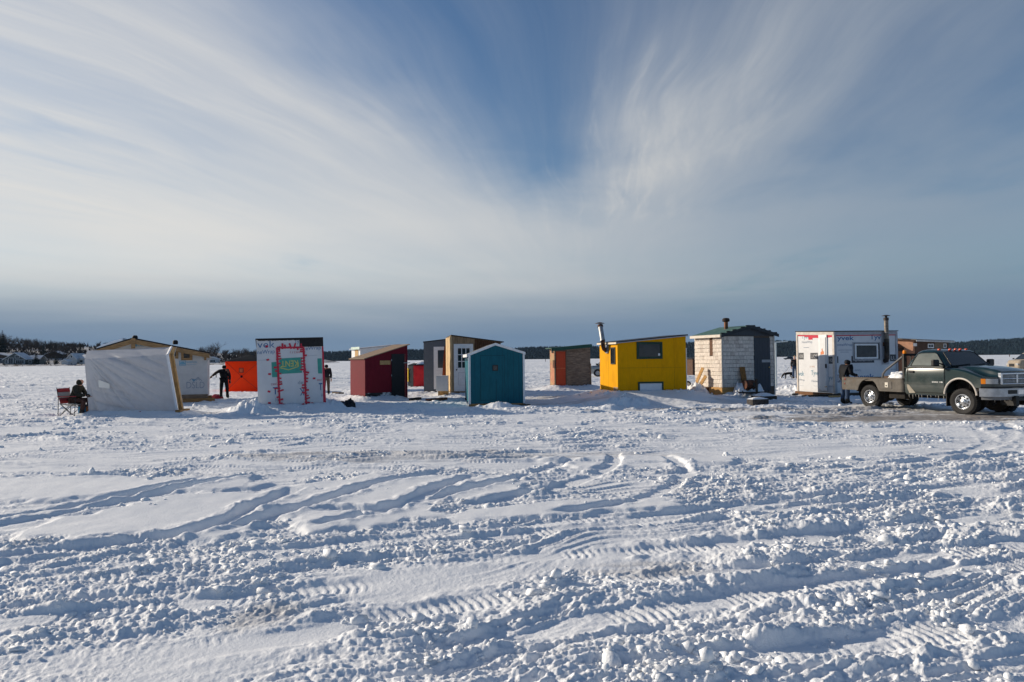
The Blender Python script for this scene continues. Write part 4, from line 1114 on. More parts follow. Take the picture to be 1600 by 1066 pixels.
# ================================================================== white printed hut with stove pipe
def printed_hut():
    h = Hut('printed_house_wrap_hut', 'white house-wrapped hut with blue lettering and tall black stove pipe behind the truck', (1305.3, 620.5), 17, right=1403.8, back=1246.5, z0=.16)
    ztc = h.F(1305, 518.6)[1]; ztr = h.F(1403.5, 517.6)[1]; ztb = h.S(1246.5, 518.6)[1]
    h.shed(ztc, ztr, ztb); h.walls(WRAP)
    h.roof(ROOFK, .03, .05, .05, .04, .04)
    PALEB = mat('bare edge board', (.52, .47, .42), .7, .12, 6); GB = mat('grey edge board', (.36, .37, .40), .6, .12, 6)
    for x0, x1 in ((-.01, .09), (h.w-.10, h.w+.01)): MB().box((x0, -.025, .13), (x1, -.001, h.zt((x0+x1)/2, 0)-.12)).build('corner_board', GB, h.root)
    MB().box((-.025, -.02, .13), (-.001, .09, ztc-.12)).build('corner_board', PALEB, h.root)
    MB().box((-.025, h.d-.08, .13), (-.001, h.d+.01, ztb-.12)).build('corner_board', PALEB, h.root)
    q = [( -.03, y, h.zt(0, y)+dz) if x == 0 else (-.002, y, h.zt(0, y)+dz) for dz in (-.14, -.01) for x, y in ((0, 0), (1, 0), (1, h.d), (0, h.d))]
    MB().hexa(q).build('top_board', PALEB, h.root)
    q = [(x, y, h.zt(x, 0)+dz) for dz in (-.13, -.01) for x, y in ((0, -.03), (h.w, -.03), (h.w, -.002), (0, -.002))]
    MB().hexa(q).build('top_board', GB, h.root)
    # red tape under the top board, both faces
    q = [(x, y, h.zt(x, 0)+dz) for dz in (-.185, -.145) for x, y in ((.1, -.006), (h.w-.1, -.006), (h.w-.1, -.002), (.1, -.002))]
    MB().hexa(q).build('red_tape', REDT, h.root)
    rr = random.Random(4)
    n = 9
    for i in range(n):
        a = h.d*i/n; b = h.d*(i+1)/n; dz = rr.choice((.05, .08, .10, .12)) if i not in (5,) else .2
        MB().box((-.006, a, h.zt(0, a)-.145-dz), (-.002, b, h.zt(0, a)-.142)).build('red_tape', REDT, h.root)
    # door standing ajar on the sunlit side
    fr = h.sbox((1278.5, 523.5, 1293, 610), .05, -.001, 'door_frame', TRIM)
    yA, zA = h.S(1281, 527.5, -.055); yB, zB = h.S(1291.5, 609, -.055)
    dd = MB().box((-.075, yB, zB), (-.052, yA, zA)).build('door', mat('door white', (.66, .67, .68), .45, .05, 4), h.root)
    y, z = h.S(1290.5, 572, -.1); MB().box((-.13, y-.02, z-.09), (-.0755, y+.02, z+.09)).build('door_handle', IRON, dd)
    y, z = h.S(1284.5, 550, -.08); mb = MB()
    mb.prism([(-.079, y+a, z+b) for a, b in ((-.10, -.1), (.10, -.12), (.09, .0), (.02, .02), (.03, .13), (-.02, .15), (-.04, .03), (-.10, .02))], (.003, 0, 0)); mb.build('orange_sticker', mat('orange decal', (.62, .20, .08), .5), dd)
    h.sbox((1280, 603, 1292.5, 611), .0765, -.0755, 'door_stain', mat('mud stain', (.40, .27, .15), .8, .3, 9, col2=(.66, .67, .68)), dd)
    # window and stove pipe on the shaded front
    h.window((1332.5, 534.8, 1376.3, 563), .05, mat('grey window frame', (.33, .35, .38), .6, .1), GLASSD, out=.02)
    h.window((1336, 537.4, 1372.5, 560.5), .07, mat('white trim paint', ()), GLASSD, out=.05, name='window_sash')
    x0, z1 = h.F(1378, 519.8); x1, z0 = h.F(1385.5, 569.5)
    h.fbox((1377.5, 520, 1389.5, 569.5), .03, -.004, 'pipe_board', GB)
    x, z = h.F(1386.2, 563, -.16); zt_ = h.F(1386.5, 496.5, -.16)[1]; x2 = h.F(1384.5, 497, -.16)[0]
    MB().tube([(x, .0, z-.03), (x, -.12, z-.01), (x, -.16, z+.08), (x, -.16, z+.2)], .10, 14).build('pipe_elbow', SOOT, h.root, smooth=True)
    pm_ = mat('black stove pipe', (.025, .022, .02), .55, .4, 10, metal=.3, col2=(.10, .085, .07), c2t=(.5, .7))
    MB().tube([(x, -.16, z+.2), (x, -.16, (z+zt_)/2)], .10, 16).build('chimney_pipe', pm_, h.root, smooth=True)
    MB().tube([(x, -.16, (z+zt_)/2), (x2, -.16, zt_)], .088, 16).build('chimney_pipe', mat('weathered stove pipe', (.17, .15, .13), .5, .4, 12, metal=.5), h.root, smooth=True)
    MB().lathe([(.10, zt_-.12), (.105, zt_-.12), (.105, zt_)], (x2, -.16, 0), 2, 16).build('pipe_collar', SOOT, h.root)
    zc = zt_+.09; mb = MB(); mb.lathe([(0, zc), (.17, zc-.02), (.17, zc-.005), (.05, zc+.03), (0, zc+.035)], (x2, -.16, 0), 2, 18); mb.tube([(x2, -.16, zt_-.02), (x2, -.16, zc)], .05, 8); mb.build('chimney_cap', SOOT, h.root, smooth=30)
    h.fbox((1380.6, 535, 1383.6, 541), .08, -.031, 'lamp', RUST)
    q = h.F(1385, 519, -.1); MB().box((x-.12, -.27, h.F(1386, 519.2, -.16)[1]-.015), (x+.12, -.03, h.F(1386, 519.2, -.16)[1]+.0)).build('pipe_bracket', GB, h.root)
    # dark label plates printed on the wrap
    def plate(r, side, txt, lite=True):
        f = h.sbox if side else h.fbox
        o = f(r, .004, -.001, 'printed_label', INKK)
        x0, y0, x1, y1 = r; w = x1-x0; hh = y1-y0
        if txt: h.text(txt, (x0+w*.16, y0+hh*.24, x1-w*.08, y1-hh*.22), mat('grey label print', (.42, .42, .43)), side=side, out=.0075, parent=o, bold=.01)
    plate((1247.8, 551.5, 1255.8, 561.8), 1, 'HOME'); plate((1266, 551.5, 1278, 561.5), 1, 'L.HOME'); plate((1294.6, 557.5, 1304, 568.6), 1, 'HOME')
    plate((1308, 556.8, 1310, 567.5), 0, ''); plate((1330.3, 556.5, 1366, 566.8), 0, 'L.HOMEWRAP'); plate((1390.5, 554, 1401.5, 564.5), 0, 'LU')
    T = h.text
    T('yvek', (1308, 524.5, 1334.5, 534), INKB, bold=.015); T('omeWrap', (1308, 536.8, 1332, 541.8), INKB); T('Tyv', (1359, 523, 1376.5, 532.8), INKB, bold=.015)
    T('Tyvek', (1331.5, 584.8, 1366, 595), INKB, bold=.015); T('HomeWrap', (1333, 598, 1360, 603), INKB); T('(1-800)', (1329.5, 577.6, 1345.5, 580.4), INKG); T('(1-800)', (1386.5, 576.4, 1400.5, 579.4), INKG)
    L_ = mat('teal print', (.05, .20, .30), .5)
    T('Tyvek', (1252.5, 524, 1268, 530.8), L_, side=True, bold=.0); T('HomeWrap', (1253, 533, 1269, 537), INKG, side=True)
    T('vek', (1247.6, 580, 1256.3, 587.5), L_, side=True, bold=.0); T('eWrap', (1247.8, 592, 1257, 596), INKG, side=True)
    T('Tyve', (1267.3, 579, 1279, 589), L_, side=True, bold=.0); T('Homel', (1268, 593.5, 1278.5, 597.5), INKG, side=True)
    T('(1-800)', (1265.2, 571.8, 1273.2, 575), mat('pale orange print', (.60, .45, .38)), side=True)
    T('yve', (1294.8, 588.5, 1304, 597), L_, side=True, bold=.0); T('omeW', (1295, 601.5, 1304, 605.5), INKG, side=True)
    for a, b in (((1310, 547), (1331, 547.6)), ((1313, 550.2), (1326, 550.8))): h.fbox((a[0], a[1]-.15, b[0], b[1]-.2), .004, -.002, 'printed_rule', INKG)
    for a, b in (((1255.5, 543), (1264, 543.4)), ((1271, 603), (1278, 603.5)), ((1249, 602.6), (1256, 603))): h.sbox((a[0], a[1]-.1, b[0], b[1]+.1), .004, -.002, 'printed_rule', INKG)
    MB().box((-.02, -.02, .02), (h.w, .1, .158)).build('skid_beam', DARKW, h.root); MB().box((-.15, .12, .0), (-.03, h.d, .158)).build('skid_beam', wood('wet brown beam', (.14, .07, .035), stretch=(9, 1.2, 9)), h.root)
    # a step of loose planks
    st = empty('plank_step', G(1283, 621), 'pile of snowy planks forming a step below the white hut door', 'step')
    for i, (x0, y0, z0, L, a, m_) in enumerate(((-.7, .15, .0, 1.25, .2, DARKW), (-.15, -.1, .05, 1.1, .05, DARKW), (-1.0, .3, .06, .35, 1.0, OLDW), (.2, -.25, .0, .6, -.2, PINE))):
        MB().beam((x0, y0, z0+.05), (x0+L*math.cos(a), y0+L*math.sin(a), z0+.06), .2, .07).build('plank', m_, st)
    g = G(1238, 612); MOUNDS.append((g.x, g.y, 1.3, 1.3, .32)); g = G(1283, 613); MOUNDS.append((g.x-.4, g.y+1.2, .8, .5, .25))
printed_hut()

# ================================================================== brown hut behind the truck
def brown_hut():
    SAL = mat('salmon chipboard', (.32, .17, .11), .8, .15, 5); BR = mat('brown chipboard', (.085, .045, .03), .8, .25, 6)
    h = Hut('brown_hut', 'brown chipboard hut with long white-edged roof, seen over the truck cab', (1432, 604), 27, right=1484, d=3.4)
    z0_ = h.F(1432, 531.5)[1]; z1_ = h.F(1484, 533.2)[1]; h.shed(z0_, z1_, z0_+.25); h.walls(BR, side=SAL)
    h.roof(mat('old metal roof', (.10, .095, .09), .6, .35, 10), .04, .22, .15, .28, .18)
    q = [(x, y, h.zt(x, 0)+dz) for dz in (-.09, .0) for x, y in ((-.28, -.245), (h.w+.18, -.245), (h.w+.18, -.222), (-.28, -.222))]
    MB().hexa(q).build('fascia_board', mat('pale fascia board', (.5, .48, .46), .6), h.root)
    h.window((1450.2, 537.2, 1459.5, 544), .05, TRIM, GLASS, muntins=(1, 0)); h.window((1474.5, 537, 1479, 544), .04, TRIM, GLASS)
    h.sbox((1427, 536.5, 1432.5, 541), .02, 0, 'pane', mat('pale pane', (.7, .72, .75), .3))
    h.fbox((1460.5, 535, 1474, 546), .012, 0, 'cladding_panel', OLDW)
    x, y, z = -.75, .8, h.F(1432, 545)[1]
    MB().tube([(x+.75, y, z), (x+.25, y, z+.02), (x+.05, y, z+.12), (x, y, z+.35), (x, y, z0_+.24)], .13, 14).build('pipe_elbow', IRON, h.root, smooth=True)
    MB().lathe([(0, z0_+.30), (.2, z0_+.28), (.2, z0_+.26), (0, z0_+.25)], (x, y, 0), 2, 14).build('chimney_cap', IRON, h.root)
    # lower dark lean-to at its left
    MB().prism([(-1.5, 1.0, 0), (-1.5, 2.6, 0), (-1.5, 2.6, z-.02+.15), (-1.5, 1.0, z-.1+.15)], (1.45, 0, .28)).build('lean_to', SAL, h.root)
brown_hut()
# ================================================================== hub tents
def hub_tent(name, C, w, d, hgt, dome, theta, fab, roofm, label, sides=None):
    root = empty(name, Matrix.Translation(G(*C)) @ Matrix.Rotation(R_(theta), 4, 'Z'), label, 'ice tent', 'pop-up ice fishing tents')
    def face(P, Q, m, out):
        n = 16; vs = []; fs = []
        for j in range(n+1):
            for i in range(n+1):
                s, t = i/n, j/n; p = Vector(P).lerp(Vector(Q), s); 
                # four ribs run from the hub to the corners; the cloth sags inward between them and bulges out to the hub
                a, b = abs(2*s-1), abs(2*t-1); b_ = 1-max(a, b); crease = abs(a-b)
                k = .20*b_ - .07*crease*(1-crease)*2*(1-b_*.5) - .05*(1-abs(a-b))*0
                inset = .03*(t*2-1)**2
                vs.append((p.x+out[0]*k, p.y+out[1]*k, hgt*t))
        for j in range(n):
            for i in range(n): q = j*(n+1)+i; fs.append((q, q+1, q+n+2, q+n+1))
        mb = MB(); mb.add(vs, fs); return mb.build('wall_panel', m, root, smooth=25)
    sd = sides or [fab]*4
    face((0, 0, 0), (w, 0, 0), sd[0], (0, -1)); face((w, 0, 0), (w, d, 0), sd[1], (1, 0)); face((w, d, 0), (0, d, 0), sd[2], (0, 1)); face((0, d, 0), (0, 0, 0), sd[3], (-1, 0))
    n = 16; vs = []; fs = []
    for j in range(n+1):
        for i in range(n+1):
            s, t = i/n, j/n; a, b = abs(2*s-1), abs(2*t-1); m_ = max(a, b)
            vs.append(((s-.5)*(w+.12)+w/2, (t-.5)*(d+.12)+d/2, hgt + dome*(1-m_)**.8 - .03*m_ ))
    for j in range(n):
        for i in range(n): q = j*(n+1)+i; fs.append((q, q+1, q+n+2, q+n+1))
    mb = MB(); mb.add(vs, fs); mb.build('roof_panel', roofm, root, smooth=25)
    return root
ORF = mat('orange tent cloth', (.72, .085, .008), .55, .08, 4)
N.nt = ORF.node_tree; _p = ORF.node_tree.nodes['Principled BSDF']; _t = ORF.node_tree.nodes.new('ShaderNodeBsdfTranslucent'); _t.inputs[0].default_value = (.95, .14, .01, 1)
_m = ORF.node_tree.nodes.new('ShaderNodeMixShader'); _m.inputs[0].default_value = .55
ORF.node_tree.links.new(_p.outputs[0], _m.inputs[1]); ORF.node_tree.links.new(_t.outputs[0], _m.inputs[2]); ORF.node_tree.links.new(_m.outputs[0], ORF.node_tree.nodes['Material Output'].inputs[0])
BKF = mat('black tent cloth', (.014, .018, .024), .8, .2, 6, spec=.05)
def orange_tent():
    g0, g1 = G(351.5, 613), G(402.5, 613); w = (g1-g0).length; hg = HC-(564-hz(376))/FPX*g0.y
    t = hub_tent('ice_tent', (351.5, 613), w, w, hg, .34, 0, ORF, BKF, 'bright orange pop-up tent with black roof, left of the taped white hut')
    c = w/2
    MB().lathe([(0, -.235), (.06, -.23), (.07, -.2), (.06, -.18)], (c, 0, hg/2), 1, 12).build('hub_cap', BKF, t)
    wm = mat('dull red window', (.30, .04, .02), .6)
    def L(px, py): p = at(px, py, g0.y-.16); return (p.x-g0.x, p.z)
    a, b = L(373, 583), L(380.3, 575); MB().box((a[0], -.14, a[1]), (b[0], -.105, b[1])).build('window_frame', wm, t)
    MB().box((a[0]+.05, -.146, a[1]+.05), (b[0]-.05, -.141, b[1]-.05)).build('pane', mat('orange window', (.55, .10, .03), .4), t)
    for a, b in ((( 0, 0), (c, hg/2)), ((w, 0), (c, hg/2)), ((0, hg), (c, hg/2)), ((w, hg), (c, hg/2))):
        n = 10
        pts = []
        for i in range(n+1):
            s = i/n; pts.append((a[0]+(b[0]-a[0])*s, -.006-.20*s, a[1]+(b[1]-a[1])*s))
        MB().tube(pts, .010, 5).build('rib_seam', wm, t)
orange_tent()
def red_tent():
    RF = mat('red tent cloth', (.62, .02, .025), .5, .08, 4); 
    t = hub_tent('ice_tent', (646, 605.5), 2.3, 2.1, 1.42, .35, 18, RF, BKF, 'red-sided dark pop-up tent with yellow stripe, right of the maroon hut', sides=[RF, RF, BKF, BKF])
    for o in t.children:
        if o.name.startswith('wall_panel'): pass
    Yb = mat('yellow banner', (.75, .50, .01), .5, .05)
    M = Matrix.Identity(4)
    b = MB().box((-.22, .75, .35), (-.17, 1.25, 1.22)).build('banner', Yb, t)
    text_mesh('ESKIMO', Vector((-.223, 1.12, .45)), Vector((0, 0, .68)), Vector((0, -.26, 0)), mat('black banner print', (.02, .02, .02)), b, nrm=Vector((-1, 0, 0)))
    snowcap((.2, .1, 1.47), (2.2, 1.9), .22, t)
red_tent()

# ================================================================== people and animals
def skin_fig(name, joints, edges, m, parent=None, sub=2, root_i=0):
    """joints: name -> (x, y, z, radius or (rx, ry)); one continuous skinned surface"""
    keys = list(joints); me = bpy.data.meshes.new(name)
    me.from_pydata([joints[k][:3] for k in keys], [(keys.index(a), keys.index(b)) for a, b in edges], [])
    o = bpy.data.objects.new(name, me); COL.objects.link(o)
    o.modifiers.new('skin', 'SKIN'); s = o.modifiers.new('sub', 'SUBSURF'); s.levels = s.render_levels = sub
    o.modifiers['skin'].use_smooth_shade = True
    lay = me.skin_vertices[0].data
    for i, k in enumerate(keys):
        r = joints[k][3]; lay[i].radius = r if isinstance(r, tuple) else (r, r); lay[i].use_root = (i == root_i)
    me.materials.append(m)
    if parent: o.parent = parent
    return o
def chain(keys): return list(zip(keys, keys[1:]))
SKIN = mat('skin', (.48, .25, .17), .5, .08, 12)
def person(C, yaw, label, pose, jacket, trousers, boots, hood=None, hat=None, glove=None, gz=0.0, H=1.75):
    """body in local metres facing +x, y to its left"""
    s = H/1.75; root = empty('person', Matrix.Translation(G(*C)+Vector((0, 0, gz))) @ Matrix.Rotation(R_(yaw), 4, 'Z') @ Matrix.Scale(s, 4), label, 'person', None)
    P = dict(pel=(0, 0, .95), wa=(0, 0, 1.10), ch=(0, 0, 1.30), nk=(0, 0, 1.47), hd=(.02, 0, 1.58), tp=(.02, 0, 1.70),
             shl=(0, .18, 1.41), ell=(-.03, .25, 1.14), wrl=(.06, .25, .90), shr=(0, -.18, 1.41), elr=(-.03, -.25, 1.14), wrr=(.06, -.25, .90),
             hil=(0, .10, .92), knl=(.02, .11, .50), anl=(0, .12, .09), hir=(0, -.10, .92), knr=(.02, -.11, .50), anr=(0, -.12, .09))
    P.update(pose); V = {k: Vector(v) for k, v in P.items()}
    def J(ks, rad): return {k: (*V[k], rad[k]) for k in ks}
    fwd = (V['tp']-V['nk']).normalized(); side = Vector((0, 1, 0)); face = side.cross(fwd); 
    body = dict(pel=.13, wa=.12, ch=.135, nk=.055, hd=.092, tp=.075, shl=.06, ell=.042, wrl=.03, shr=.06, elr=.042, wrr=.03, hil=.085, knl=.06, anl=.042, hir=.085, knr=.06, anr=.042)
    jj = J(body, body)
    for sd in 'lr':
        d = (V['wr'+sd]-V['el'+sd]).normalized(); jj['ha'+sd] = (*(V['wr'+sd]+d*.07), .034)
        q = d.cross(Vector((0, 0, 1))); q = q.normalized() if q.length > .1 else Vector((0, 1, 0))
        for i, k in enumerate((-1.2, -.4, .4, 1.2)):
            L = (.075, .09, .085, .065)[i]
            jj['f%d%s' % (i, sd)] = (*(V['wr'+sd]+d*.115+q*k*.018), .0095)
            jj['g%d%s' % (i, sd)] = (*(V['wr'+sd]+d*(.115+L*.8)+q*k*.02+Vector((0, 0, -.025))), .008)
        jj['th'+sd] = (*(V['wr'+sd]+d*.06+q*.045+Vector((0, 0, .0))), .011); jj['ti'+sd] = (*(V['wr'+sd]+d*.105+q*.05+Vector((0, 0, -.01))), .009)
        fd = Vector((.16, 0, -.03)) if V['an'+sd].z < .3 else Vector((.1, 0, 0)); jj['to'+sd] = (*(V['an'+sd]+fd), .038)
    jj['no'] = (*(V['hd'] + face*.085 + fwd*.02), .02)
    E = chain(['pel', 'wa', 'ch', 'nk', 'hd', 'tp']) + [('hd', 'no')]
    for sd in 'lr':
        E += [('ch', 'sh'+sd)] + chain(['sh'+sd, 'el'+sd, 'wr'+sd, 'ha'+sd]) + [('pel', 'hi'+sd)] + chain(['hi'+sd, 'kn'+sd, 'an'+sd, 'to'+sd])
        E += [('ha'+sd, 'f%d%s' % (i, sd)) for i in range(4)] + [('f%d%s' % (i, sd), 'g%d%s' % (i, sd)) for i in range(4)] + [('ha'+sd, 'th'+sd), ('th'+sd, 'ti'+sd)]
    skin_fig('body', jj, E, SKIN, root)
    def garment(nm, rad, E, m, extra=None, sub=2):
        d = J([k for k in rad], rad)
        if extra: d.update(extra)
        return skin_fig(nm, d, E, m, root, sub)
    V['lowl'] = V['hil'].lerp(V['knl'], .18); V['lowr'] = V['hir'].lerp(V['knr'], .18)
    for sd in 'lr': V['cu'+sd] = V['wr'+sd]; V['sk'+sd] = V['pel'] + (V['kn'+sd]-V['hi'+sd])*.12 + Vector((0, .07 if sd == 'l' else -.07, 0))
    garment('jacket', dict(wa=(.19, .15), pel=(.19, .16), ch=(.19, .15), nk=.085, shl=.092, ell=.075, cul=.058, shr=.092, elr=.075, cur=.058, skl=.13, skr=.13),
            [('wa', 'pel'), ('wa', 'ch'), ('ch', 'nk'), ('ch', 'shl'), ('shl', 'ell'), ('ell', 'cul'), ('ch', 'shr'), ('shr', 'elr'), ('elr', 'cur'), ('pel', 'skl'), ('pel', 'skr')], jacket)
    garment('trousers', dict(pel=(.16, .14), hil=.115, knl=.085, anl=.068, hir=.115, knr=.085, anr=.068),
            [('pel', 'hil'), ('hil', 'knl'), ('knl', 'anl'), ('pel', 'hir'), ('hir', 'knr'), ('knr', 'anr')], trousers)
    for sd in 'lr':
        a = V['an'+sd]; fl = a.z
        k = V['kn'+sd]; t = a.lerp(k, .38)
        ex = {'b0': (*t, .082), 'b1': (*a, .07), 'b2': (*(a+Vector((.09, 0, -.035))), .05), 'b3': (*(a+Vector((.19, 0, -.04))), .042), 'b4': (*(a+Vector((-.04, 0, -.03))), .045)}
        skin_fig('boot', ex, [('b0', 'b1'), ('b1', 'b2'), ('b2', 'b3'), ('b1', 'b4')], boots, root)
    if hood:
        c = V['hd']
        ex = {'h0': (*(V['nk']-face*.02), .10), 'h1': (*(c-face*.035+fwd*.01), (.115, .12)), 'h2': (*(V['tp']-face*.02-fwd*.02), .095)}
        skin_fig('hood', ex, [('h0', 'h1'), ('h1', 'h2')], hood, root)
    if hat:
        ex = {'h0': (*(V['hd']+fwd*.065-face*.008), .105), 'h1': (*(V['tp']-face*.01+fwd*.0), .098), 'h2': (*(V['tp']+fwd*.05), .05)}
        skin_fig('hat', ex, [('h0', 'h1'), ('h1', 'h2')], hat, root)
    if glove:
        for sd in 'lr':
            d = (V['wr'+sd]-V['el'+sd]).normalized(); w_ = V['wr'+sd]
            ex = {'g0': (*(w_-d*.02), .052), 'g1': (*(w_+d*.07), .055), 'g2': (*(w_+d*.15+Vector((0, 0, -.02))), .04), 'g3': (*(w_+d*.07+Vector((0, 0, .055))), .025)}
            skin_fig('glove', ex, [('g0', 'g1'), ('g1', 'g2'), ('g1', 'g3')], glove, root)
    return root
CB = mat('black snow suit', (.014, .015, .018), .6, .3, 8, spec=.06, bump=.4, bs=14, bdist=.02); OL = mat('dark olive jacket', (.035, .034, .028), .7, .3, 7, spec=.06, bump=.4, bs=12, bdist=.02)
BRN = mat('rust brown trousers', (.075, .033, .026), .8, .25, 8, bump=.3, bdist=.02); JEAN = mat('blue jeans', (.03, .055, .11), .8, .25, 10, bump=.3, bdist=.02)
BOOT = mat('dark boots', (.014, .013, .013), .6, .3, 10); DKJ = mat('charcoal jacket', (.022, .022, .027), .7, .3, 7, spec=.06, bump=.4, bs=12, bdist=.02)
KHA = mat('dull khaki trousers', (.085, .06, .042), .8, .25, 8, bump=.3, bdist=.02)

# seated angler and camp chair (faces right along +x)
c = G(118, 650)
person((116, 649.5), -4, 'person in dark olive hooded jacket sitting in a red camp chair by the tarp shelter',
       dict(pel=(0, 0, .53), wa=(.02, 0, .68), ch=(.11, 0, .88), nk=(.18, 0, 1.03), hd=(.22, 0, 1.13), tp=(.24, 0, 1.245),
            shl=(.13, .18, .96), ell=(.25, .22, .72), wrl=(.48, .12, .70), shr=(.13, -.18, .96), elr=(.27, -.22, .72), wrr=(.50, -.12, .69),
            hil=(.06, .11, .50), knl=(.44, .15, .54), anl=(.40, .15, .10), hir=(.06, -.11, .50), knr=(.45, -.13, .53), anr=(.36, -.14, .10)), OL, BRN, BOOT, hood=OL, glove=BOOT, H=1.70)
def camp_chair():
    r = empty('camp_chair', Matrix.Translation(G(116, 650.2)) @ Matrix.Rotation(R_(-4), 4, 'Z'), 'red and grey folding camp chair under the seated angler', 'chair')
    RC = mat('red chair cloth', (.34, .03, .04), .7, .15, 8); GC = mat('grey chair cloth', (.42, .40, .38), .7, .1, 8)
    def cloth(rows, m, nm):
        n = 8; vs = []; fs = []
        for p, q, sag in rows:
            p, q = Vector(p), Vector(q)
            for i in range(n+1): t = i/n; c_ = p.lerp(q, t); vs.append(tuple(c_+Vector(sag)*(4*t*(1-t))))
        for j in range(len(rows)-1):
            for i in range(n): k = j*(n+1)+i; fs.append((k, k+1, k+n+2, k+n+1))
        mb = MB(); mb.add(vs, fs); o = mb.build(nm, m, r, smooth=True); s = o.modifiers.new('t', 'SOLIDIFY'); s.thickness = .012; return o
    cloth([((-.30, -.27, .43), (-.30, .27, .43), (0, 0, -.06)), ((-.05, -.27, .42), (-.05, .27, .42), (0, 0, -.09)), ((.22, -.27, .44), (.22, .27, .44), (0, 0, -.05))], GC, 'seat')
    cloth([((-.28, -.27, .42), (-.28, .27, .42), (-.05, 0, 0)), ((-.33, -.28, .60), (-.33, .28, .60), (-.07, 0, 0))], RC, 'back_panel')
    cloth([((-.33, -.28, .601), (-.33, .28, .601), (-.07, 0, 0)), ((-.37, -.28, .79), (-.37, .28, .79), (-.06, 0, 0))], GC, 'back_panel')
    cloth([((-.37, -.28, .791), (-.37, .28, .791), (-.06, 0, 0)), ((-.40, -.28, .92), (-.40, .28, .92), (-.04, 0, 0))], RC, 'back_panel')
    for s in (-1, 1):
        MB().tube([(-.40, .285*s, .95), (-.34, .285*s, .60), (-.34, .285*s, .0)], .011, 8).build('frame_tube', IRON, r)
        MB().tube([(.24, .28*s, .66), (.22, .28*s, .0)], .011, 8).build('frame_tube', IRON, r)
        MB().tube([(-.30, .285*s, .02), (.22, .285*s, .44)], .010, 8).build('frame_tube', IRON, r)
        MB().tube([(.22, .27*s, .02), (-.30, .27*s, .43)], .010, 8).build('frame_tube', IRON, r)
        MB().beam((-.36, .29*s, .66), (.26, .29*s, .66), .06, .02).build('armrest', RC, r)
        for x in (-.34, .22): MB().lathe([(0, 0), (.03, 0), (.02, .03), (0, .03)], (x, .285*s, -.01), 2, 10).build('foot', IRON, r)
    MB().tube([(-.30, -.27, .02), (-.30, .27, .43)], .010, 8).build('frame_tube', IRON, r)
    MB().tube([(-.30, .27, .02), (-.30, -.27, .43)], .010, 8).build('frame_tube', IRON, r)
camp_chair()
p = empty('cooler', Matrix.Translation(G(133, 649)), 'blue cooler box with dark lid at the seated angler\'s feet', 'cooler')
MB().box((-.17, -.12, 0), (.13, .14, .30)).build('cooler_body', mat('bright blue plastic', (.01, .22, .42), .4, .08), p, bevel=.02)
MB().box((-.18, -.13, .301), (.14, .15, .36)).build('lid', mat('dark lid', (.03, .05, .07), .5), p, bevel=.015)
o = MB().box((0, 0, 0), (.1, .12, .3)).build('wood_offcut', mat('orange brown board', (.36, .13, .05), .8)); o.location = G(137.4, 649.4)+Vector((-.05, -.03, 0)); tag(o, 'small orange-brown wood offcut between blue cooler and tarp', 'wood')

# standing man by the orange tent, left arm out, holding a short lure line
person((350, 622.5), 95, 'person in black snow suit standing by the orange tent with one arm held out', 
       dict(shl=(0, .20, 1.40), ell=(.06, .45, 1.26), wrl=(.12, .62, 1.12), hd=(.05, 0, 1.56), tp=(.07, 0, 1.68), elr=(.02, -.27, 1.13), wrr=(.10, -.25, .90),
            anl=(.0, .15, .09), anr=(.0, -.17, .09), knl=(.02, .14, .5), knr=(.02, -.15, .5)), CB, CB, BOOT, hood=CB, glove=CB, H=1.66)
g = at(337.5, 583.5, G(350, 622.5).y-.15)
o = MB().beam(g, g+Vector((.01, 0, -.20)), .035, .03).build('hand_auger_bit', IRON); tag(o, 'short dark tool hanging from the black-suited person\'s outstretched hand', 'tool')
# red tarp heap
def heap(name, C, sx, sy, sz, m, lab, cat, seed):
    bm = bmesh.new(); bmesh.ops.create_icosphere(bm, subdivisions=4, radius=1); c = np.array([v.co[:] for v in bm.verts])
    k = 1+.22*fbm(c[:, 0]*2+seed, c[:, 1]*2+c[:, 2]*1.5, seed, 4, .6)
    for v, q in zip(bm.verts, k): v.co = Vector((v.co.x*sx*q, v.co.y*sy*q, max(v.co.z, -.15)*sz*q))
    me = bpy.data.meshes.new(name); bm.to_mesh(me); bm.free(); me.materials.append(m); me.polygons.foreach_set('use_smooth', [True]*len(me.polygons))
    o = bpy.data.objects.new(name, me); COL.objects.link(o); o.location = G(*C); tag(o, lab, cat); return o
heap('tarp_heap', (338, 622.5), .32, .25, .17, mat('crimson tarp', (.30, .02, .03), .5, .2, 6), 'crumpled crimson tarp lying by the black-suited person\'s feet', 'tarp', 3)
heap('tool_bag', (546.5, 637.5), .2, .18, .33, mat('black bag cloth', (.012, .012, .016), .5, .4, 8), 'black tool bag standing at the left foot of the maroon hut', 'bag', 9)
heap('rubbish_bag', (536, 634), .25, .2, .16, mat('navy bag', (.025, .035, .07), .5, .4, 8), 'low navy blue bag lying left of the black tool bag', 'bag', 14)
for a, b, lab in (((641.5, 624.5), (656, 622.5), 'dark plank on the snow just right of the maroon hut'), ((521, 613.5), (535, 615), 'dark stick on the snow between taped hut and maroon hut'), ((667, 625.5), (697, 622.8), 'reddish board lying flat in front of the white cabinet')):
    p, q = G(*a, .06), G(*b, .06); o = MB().beam(p, q, .16, .10).build('plank', DARKW if 'dark' in lab else wood('reddish board', (.18, .07, .04), stretch=(1, 8, 8))); tag(o, lab, 'plank')
# person half behind the taped hut
person((510.0, 616.5), 100, 'person in dark jacket and khaki trousers standing half behind the taped white hut', dict(hd=(.05, 0, 1.56), tp=(.08, 0, 1.68)), DKJ, KHA, BOOT, hood=DKJ, H=1.62)
